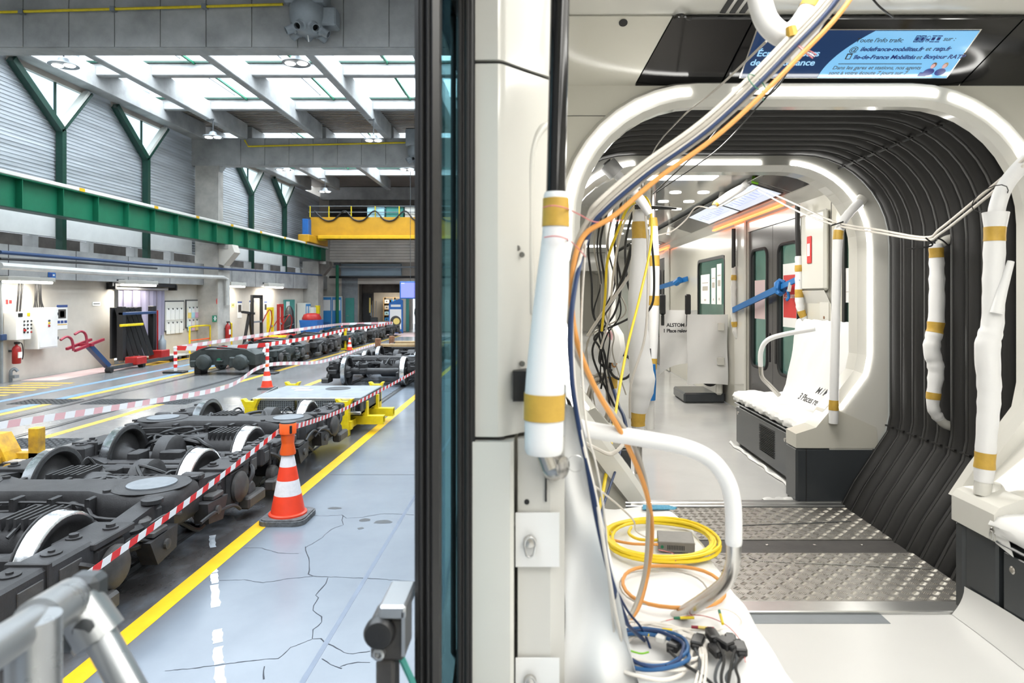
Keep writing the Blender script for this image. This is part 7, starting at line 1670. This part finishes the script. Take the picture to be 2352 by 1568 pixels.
cable('thin pink wire looped round the near pole tape', PP([(1248, 476, 1.21), (1270, 472, 1.2), (1300, 478, 1.22), (1330, 492, 1.3), (1370, 510, 1.4), (1430, 505, 1.5)]), .0013, 'cable_pink'); cable('thin pink wire round the foam below the near pole tape', PP([(1250, 545, 1.22), (1275, 542, 1.21), (1300, 548, 1.22), (1320, 562, 1.3), (1345, 590, 1.4)]), .0012, 'cable_pink')
cable('thin black wire from the ceiling to the arch, upper', PP([(1960, -140, 1.85), (1912, 0, 1.9), (1830, 130, 2.2), (1770, 215, 2.5), (1700, 230, 2.58), (1620, 330, 3.2), (1500, 445, 4.2)]), .004, 'cable_black'); cable('thin black wire from the ceiling to the arch, lower', PP([(1990, -130, 1.85), (1905, 30, 1.95), (1860, 100, 2.2), (1775, 205, 2.58), (1740, 245, 2.6), (1640, 350, 3.4), (1510, 440, 4.2)]), .0035, 'cable_black')
cable('thin black cord hanging above the information screen', PP([(1990, -20, 2.2), (2020, 15, 2.25), (2052, 40, 2.33)]), .0035, 'cable_black'); cable('pale taut wire from the ceiling bundle to the far arch', PP([(1760, 95, 1.8), (1650, 200, 2.2), (1560, 275, 2.7), (1500, 350, 3.4), (1475, 440, 4.1)]), .0035, 'cable_grey')
for i, dz in enumerate((0, 14)): cable(['upper pale wire strung across the bellows to the far car', 'lower pale wire strung across the bellows to the far car'][i], PP([(2420, 300 + dz, 2.4), (2330, 385 + dz, 2.55), (2240, 460 + dz, 2.8), (2160, 525 + dz * .8, 3.1), (2125, 545 + dz * .4, 3.25), (2020, 528 + dz * .5, 3.7), (1920, 510 + dz * .5, 3.95), (1830, 470 + dz, 4.6), (1742, 430 + dz * .5, 5.4)]), .0065, 'cable_white')
cable('pale wire looping on from the ceiling handrail into the far car', PP([(1742, 430, 5.4), (1690, 455, 5.6), (1640, 478, 5.9), (1600, 475, 6.2), (1575, 505, 6.4), (1545, 530, 6.4), (1512, 540, 6.2)]), .007, 'cable_white')
t = thing('black_cable_ties', 'black cable ties joining the pale wires to the bellows handle', 'cable tie', P(2130, 545, 3.2)); wpart(t, MB().tube(spline(PP([(2082, 572, 3.25), (2120, 568, 3.2), (2142, 562, 3.2), (2126, 546, 3.2)]), 5), .004, 6), 'tie', 'cable_black', True); wpart(t, MB().tube(spline(PP([(2150, 545, 3.2), (2165, 552, 3.2), (2176, 562, 3.22)]), 5), .004, 6), 'tie', 'cable_black', True)
t = thing('wire_loop', 'thin dark wire loop round the near foam pole', 'wire', P(2270, 460, 2.5)); wpart(t, MB().tube(PP([(2274 + 42 * math.cos(a * .45), 455 + 25 * math.sin(a * .45) - 18 * math.cos(a * .45), 2.5 + .06 * math.sin(a * .45)) for a in range(15)]), .002, 6), 'loop', 'cable_black', True)
t = thing('arch_cable_tie', 'black cable tie ring at the bend of the far arch pole', 'cable tie', P(1922, 512, 3.9)); wpart(t, MB().tube([P(1922, 512, 3.92) + Vector((.035 * math.cos(a * .5), .03 * math.sin(a * .5), .012 * math.cos(a * .5) - .004)) for a in range(13)], .004, 6, True), 'ring', 'cable_black')
# blue strap tied between the two far poles
t = thing('blue_strap', 'bright blue strap tied between the two far door poles', 'strap', P(1760, 675, 6.3)); a_, b_ = P(1684, 712, 7.2), P(1838, 638, 5.42); wpart(t, MB().bar(a_, a_.lerp(b_, .72), .02, .06), 'strap', 'strap_blue'); wpart(t, MB().bar(a_.lerp(b_, .72), b_, .02, .045), 'strap', 'strap_blue')
kp = a_.lerp(b_, .76); wpart(t, MB().tube([kp + Vector((.035 * math.cos(a * .8), .02 * math.sin(a * 1.3), .06 * math.sin(a * .8))) for a in range(15)], .022, 8), 'knot', 'strap_blue', True); wpart(t, MB().tube(spline(PP([(1808, 665, 5.7), (1812, 682, 5.7), (1806, 690, 5.7)]), 5), .012, 6), 'loose_end', 'strap_blue', True); wpart(t, MB().prism(PP([(1812, 648), (1820, 648), (1816, 670), (1808, 669)], 5.6), (0, .003, 0)), 'paper_label', 'paper')
t = thing('blue_strap', 'short blue strap deep in the far car', 'strap', P(1540, 655, 10)); wpart(t, MB().bar(P(1514, 660, 10.5), P(1579, 640, 9.6), .02, .07), 'strap', 'strap_blue'); wpart(t, MB().tube(PP([(1552, 650, 9.8), (1562, 642, 9.7)]), .05, 8), 'knot', 'strap_blue')
# left cluster: pole with taped clutter, hanging cables, coils
Yc = 5.6
foam_pole('pale pole behind hanging black cables, wrapped in clear plastic', PP([(1402, 440), (1402, 600), (1402, 760), (1404, 880), (1404, 1015)], Yc), [.038, .042, .048, .052, .04], [(.76, .1)], [], m='foam_dull', lumpy=.06)
t = thing('plastic_wrapping', 'crumpled clear plastic and pink tag tied on the cable pole', 'plastic wrap', P(1395, 760, 5.5)); wpart(t, MB().tube(PP([(1392, 752), (1398, 775), (1404, 800), (1400, 830)], 5.5), [.10, .13, .12, .09], 9), 'wrap', 'foam_dull', 25); wpart(t, MB().prism(PP([(1392, 765), (1402, 757), (1408, 768), (1406, 782), (1400, 776)], 5.36), (0, .006, 0)), 'pink_tag', 'tape_pink')
rnd = random.Random(11)
for k in range(10):
    x0 = 1352 + k * 9 + rnd.uniform(-6, 6); x1 = 1350 + rnd.uniform(0, 60)
    cable('%s loose hanging cable from the left, in front of the cable pole' % ['first', 'second', 'third', 'fourth', 'fifth', 'sixth', 'seventh', 'eighth', 'ninth', 'tenth'][k], PP([(x0 + 20, 440 + rnd.uniform(0, 40), 4.6), (x0, 560, 4.8 + rnd.uniform(-.1, .2)), (x0 + rnd.uniform(-5, 20), 650, 5.0), (x0 + rnd.uniform(-10, 25), 720, 5.1), (x1, 770, 5.2), (x1 + rnd.uniform(-15, 30), 830 + rnd.uniform(-20, 20), 5.3), (x1 + rnd.uniform(-10, 40), 850 + 14 * k, 5.4)]), .006 if k % 3 else .009, 'cable_black' if k % 3 != 1 else 'cable_grey', 'loose cables by the cable pole')
cable('yellow cable falling from the centre pole to the seat', PP([(1470, 468, 4.2), (1482, 452, 4.15), (1494, 480, 4.1), (1495, 560, 4.05), (1470, 680, 3.9), (1440, 800, 3.6), (1418, 920, 3.2), (1405, 1010, 2.9), (1385, 1130, 2.5), (1378, 1180, 2.35), (1400, 1225, 2.15)]), .0075, 'cable_yellow')
cable('second yellow cable hanging by the black cables', PP([(1458, 465, 4.25), (1440, 480, 4.3), (1415, 540, 4.4), (1395, 600, 4.5), (1390, 680, 4.6), (1382, 760, 4.7)]), .0095, 'cable_yellow')
cable('cream cable arching down beside the second yellow cable', PP([(1460, 470, 4.3), (1430, 520, 4.4), (1410, 620, 4.6), (1400, 720, 4.8), (1380, 800, 5.0)]), .008, 'cable_white'); cable('cream cable hanging along the thick centre pole', PP([(1480, 470, 4.15), (1488, 560, 4.1), (1488, 680, 4.1), (1480, 780, 4.1), (1450, 880, 4.1), (1447, 960, 4.2)]), .008, 'cable_white')
cable('thick black cable slung across to the centre pole', PP([(1452, 560, 4.4), (1430, 640, 4.5), (1395, 710, 4.7), (1352, 765, 4.9)]), .014, 'cable_black'); cable('pale cable slung across below the thick black cable', PP([(1455, 618, 4.4), (1420, 670, 4.5), (1380, 725, 4.7), (1350, 770, 4.9)]), .012, 'cable_white'); cable('black cable curving down the right of the thick centre pole', PP([(1495, 540, 4.4), (1502, 620, 4.4), (1500, 690, 4.4), (1484, 720, 4.4)]), .008, 'cable_black')
def coil(label, c, r, n, m, th, axis='z', tilt=0, squash=1.0, jit=.012, seed=1, name='cable_coil'):
    rn_ = random.Random(seed); t = thing(name, label, 'cable coil', c)
    for k in range(n):
        pts = []; rr = r + rn_.uniform(-jit, jit); ox, oy, oz = rn_.uniform(-jit, jit) * .5, rn_.uniform(-jit, jit) * .5, k * th * .7
        for a in range(28):
            an = a / 28 * 6.283
            if axis == 'z': pts.append((ox + rr * math.cos(an), oy + rr * squash * math.sin(an), th + oz * .5 + .003 * math.sin(an * 3 + k)))
            else: pts.append((ox + rr * squash * math.cos(an), -oz * .6, oy + rr * math.sin(an)))
        MB().tube(pts, th, 7, True).build('loop', m, t, True)
    return t
coil('black cable coil hanging on the cable pole', P(1428, 842, 5.5), .11, 2, 'cable_black', .011, 'y', squash=.95, seed=4); coil('big hanging coil of grey cable at the foot of the cable pole', P(1376, 925, 5.5), .21, 9, 'cable_grey', .011, 'y', squash=.42, jit=.03, seed=5); coil('small orange wire loop behind the black coil', P(1410, 832, 5.52), .05, 1, 'cable_orange', .006, 'y', squash=.5)
cable('blue cable hanging behind the yellow cable', PP([(1410, 895, 4.6), (1420, 930, 4.5), (1432, 955, 4.4), (1440, 990, 4.3)]), .012, 'cable_blue'); cable('dark blue cable falling behind the armrest to the yellow coil', PP([(1428, 1010, 2.9), (1420, 1060, 2.7), (1400, 1120, 2.5), (1382, 1180, 2.3), (1395, 1225, 2.15)]), .005, 'cable_blue')
cable('white cable sagging behind the armrest', PP([(1330, 1010, 2.4), (1370, 1030, 2.5), (1400, 1042, 2.55), (1425, 1028, 2.55), (1440, 1000, 2.6)]), .008, 'cable_white')
# ---- things lying on the near seat (seat top about z = 1.46)
ZS = 1.462
coil('yellow cable coil lying on the white seat', F(1515, 1243, ZS), .168, 7, 'cable_yellow', .0055, 'z', jit=.014, seed=2)
t = coil('loose orange cable loop lying on the white seat', F(1545, 1347, ZS), .142, 1, 'cable_orange', .005, 'z', seed=3); coil('thin grey wire loop inside the orange loop', F(1520, 1350, ZS), .11, 1, 'cable_grey', .0022, 'z', seed=6)
cable('yellow cable tail entering the small grey box', [F(1450, 1210, ZS + .01), F(1445, 1225, ZS + .01), F(1468, 1238, ZS + .012), F(1512, 1240, ZS + .015)], .005, 'cable_yellow'); cable('brown marked cable end plugged in the small grey box', [F(1400, 1238, ZS + .004), F(1450, 1248, ZS + .006), F(1512, 1250, ZS + .012)], .0045, 'cable_orange')
p = F(1512, 1268, ZS - .01); t = thing('media_converter', 'small grey metal converter box inside the yellow coil', 'converter box', p, rz=R(-8)); MB().rbox((0, 0, .002), (.112, .10, .034), .002).build('casing', 'conv_grey', t)
for k in range(11): MB().box((.028 + k * .005, -.0008, .010), (.0305 + k * .005, .001, .024)).build('vent_slot', 'black_matte', t)
MB().lathe([(.005, 0), (.005, .001), (0, .001)], (.012, -.0002, .018), (0, -1, 0), 12).build('green_seal', 'green_paint', t); MB().cyl((.112, .03, .022), (.118, .03, .022), .003, n=8).build('screw', 'steel_brushed', t)
cable('thin red and white wire pair at the converter box', [F(1512, 1262, ZS + .01), F(1530, 1266, ZS + .004), F(1548, 1272, ZS + .012), F(1552, 1288, ZS + .014)], .0014, 'cable_pink')
# tangle at the front of the seat
rn2 = random.Random(21)
for k, (lb, m_, r_) in enumerate((('thick cream cable loop at the front of the seat tangle', 'cable_white', .0045), ('cream cable loop behind the black plugs', 'cable_white', .004), ('inner cream cable loop of the seat tangle', 'cable_white', .004), ('outer blue cable loop of the seat tangle', 'cable_blue2', .0045), ('inner blue cable loop of the seat tangle', 'cable_blue2', .004), ('dark blue cable loop under the tangle', 'cable_blue', .004))):
    c0 = F(1500 + rn2.uniform(-20, 20), 1500 + rn2.uniform(-18, 10), ZS); rx = .085 + rn2.uniform(-.02, .025); ry = .10 + rn2.uniform(-.03, .04)
    pts = [(c0.x + rx * math.cos(a * .45 + k) + rn2.uniform(-.006, .006), c0.y + ry * math.sin(a * .45 + k), ZS + .004 + k * .0035 + .004 * math.sin(a * .9 + k)) for a in range(15)]
    cable(lb, pts, r_, m_, 'cables tangled on the front of the seat')
for k in range(7):
    y = 1432 + k * 7; cable(['topmost cream cable of the flat bunch on the seat', 'second cream cable of the flat bunch', 'third cream cable of the flat bunch', 'fourth cream cable of the flat bunch', 'fifth cream cable of the flat bunch', 'sixth cream cable of the flat bunch', 'lowest cream cable of the flat bunch'][k], [F(1395 + k * 3, y + 10, ZS + .004), F(1450, y - 2 + rn2.uniform(-6, 4), ZS + .010), F(1530, y + 8, ZS + .012), F(1600, y + rn2.uniform(4, 14), ZS + .008), F(1652 + rn2.uniform(-20, 20), y + 14, ZS + .006)] if k < 4 else [F(1540 + k * 4, 1450, ZS + .01), F(1578 + k * 6, 1480, ZS + .01), F(1574 + k * 8, 1530, ZS + .012), F(1540 + k * 12, 1600, ZS + .01)], .0032, 'cable_white', 'cables tangled on the front of the seat')
cable('thin cream wire loop rising over the seat tangle', PP([(1470, 1440, 1.56), (1580, 1412, 1.60), (1660, 1398, 1.62), (1700, 1420, 1.60), (1690, 1440, 1.58), (1600, 1448, 1.56)]), .0016, 'cable_white'); cable('thin pink wire lying across the seat tangle', [F(1530, 1425, ZS + .01), F(1600, 1412, ZS + .012), F(1660, 1430, ZS + .012), F(1700, 1470, ZS + .01), F(1712, 1520, ZS + .01)], .0011, 'cable_pink'); cable('green wire end in the blue loops', [F(1436, 1490, ZS + .01), F(1470, 1500, ZS + .012), F(1490, 1497, ZS + .012)], .002, 'green_tag')
cable('thin dark blue cable dropping over the seat tangle', PP([(1404, 1330, 1.40), (1440, 1400, 1.45), (1475, 1445, 1.50), (1495, 1500, 1.50), (1480, 1545, 1.46), (1440, 1580, 1.42)]), .0028, 'cable_blue')
PLUGS = [(1550, 1490, -35, 'black connector lying leftmost in the plug row', 1.0), (1603, 1482, -25, 'black connector second from the left in the plug row', 1.05), (1637, 1468, 4, 'black connector farthest back in the plug row', 1.0), (1645, 1503, 15, 'black connector in the middle of the plug row, partly under others', .9), (1664, 1485, 30, 'black connector with tilted shell near the right of the plug row', 1.0), (1678, 1480, -12, 'black connector just left of the rightmost plug', .95), (1698, 1497, -6, 'black connector lying rightmost in the plug row', 1.1)]
for i, (px, py, a_, lb, s_) in enumerate(PLUGS):
    p = F(px, py, ZS + .003 + (.010 if i in (2, 4) else 0)); t = thing('cable_connector', lb, 'connector', p, 'black connectors on the seat', R(a_))
    MB().rbox((-.013 * s_, -.02 * s_, 0), (.013 * s_, .018 * s_, .018), .003).build('shell', 'black_plastic', t); MB().rbox((-.009 * s_, .018 * s_, .003), (.009 * s_, .028 * s_, .015), .002).build('plug_face', 'black_matte', t); MB().rbox((-.008, -.030 * s_, .003), (.008, -.02 * s_, .014), .002).build('strain_relief', 'black_matte', t)
    ex = [1650, 1625, 1660, 1655, 1670, 1682, 1694][i]
    q = Matrix.Rotation(R(a_), 3, 'Z') @ Vector((0, -.03 * s_, .008)); p2 = p + q; e = F(ex, 1585, ZS + .004)
    o = cable(['first black lead from the leftmost plug', 'black lead from the second plug', 'black lead from the farthest plug', 'black lead from the middle plug', 'black lead from the tilted plug', 'black lead beside the rightmost plug', 'black lead from the rightmost plug'][i], [p2, p2.lerp(e, .4) + Vector((.01 * (i % 3 - 1), 0, .006)), p2.lerp(e, .75) + Vector((-.012 * (i % 2), 0, .004)), e], .0034, 'dark_grey' if i % 2 else 'cable_black', 'black leads of the connectors')
p = F(1520, 1470, ZS + .004); t = thing('white_connector', 'pale connector joined to the leftmost black plug', 'connector', p, None, R(-30)); MB().rbox((-.011, -.016, 0), (.011, .016, .015), .003).build('shell', 'foam_dull', t); MB().rbox((-.006, .016, .003), (.006, .024, .012), .002).build('collar', 'foam_white', t)
for i, (a, b, m_, lb) in enumerate((((1548, 1419), (1594, 1418), 'yellow_metal', 'yellow and green wire splice on the seat'), ((1588, 1439), (1640, 1443), 'red_pink', 'purple-tipped wire splice on the seat'), ((1652, 1402), (1660, 1432), 'yellow_metal', 'upright yellow wire splice at the seat edge'), ((1521, 1445), (1544, 1447), 'cable_yellow', 'yellow cable marker on the blue cable'), ((1480, 1454), (1492, 1458), 'cable_yellow', 'small yellow cable marker at the blue loop'))):
    p0, p1 = F(a[0], a[1], ZS + .014), F(b[0], b[1], ZS + .014); t = thing('wire_marker', lb, 'wire marker', p0); wpart(t, MB().cyl(p0, p0.lerp(p1, .3), .0035, n=8), 'end_sleeve', 'green_paint' if m_ == 'yellow_metal' else m_); wpart(t, MB().cyl(p0.lerp(p1, .3), p0.lerp(p1, .7), .0035, n=8), 'middle_sleeve', 'paper_yellow' if m_ == 'red_pink' else m_); wpart(t, MB().cyl(p0.lerp(p1, .7), p1, .0035, n=8), 'end_sleeve', m_)
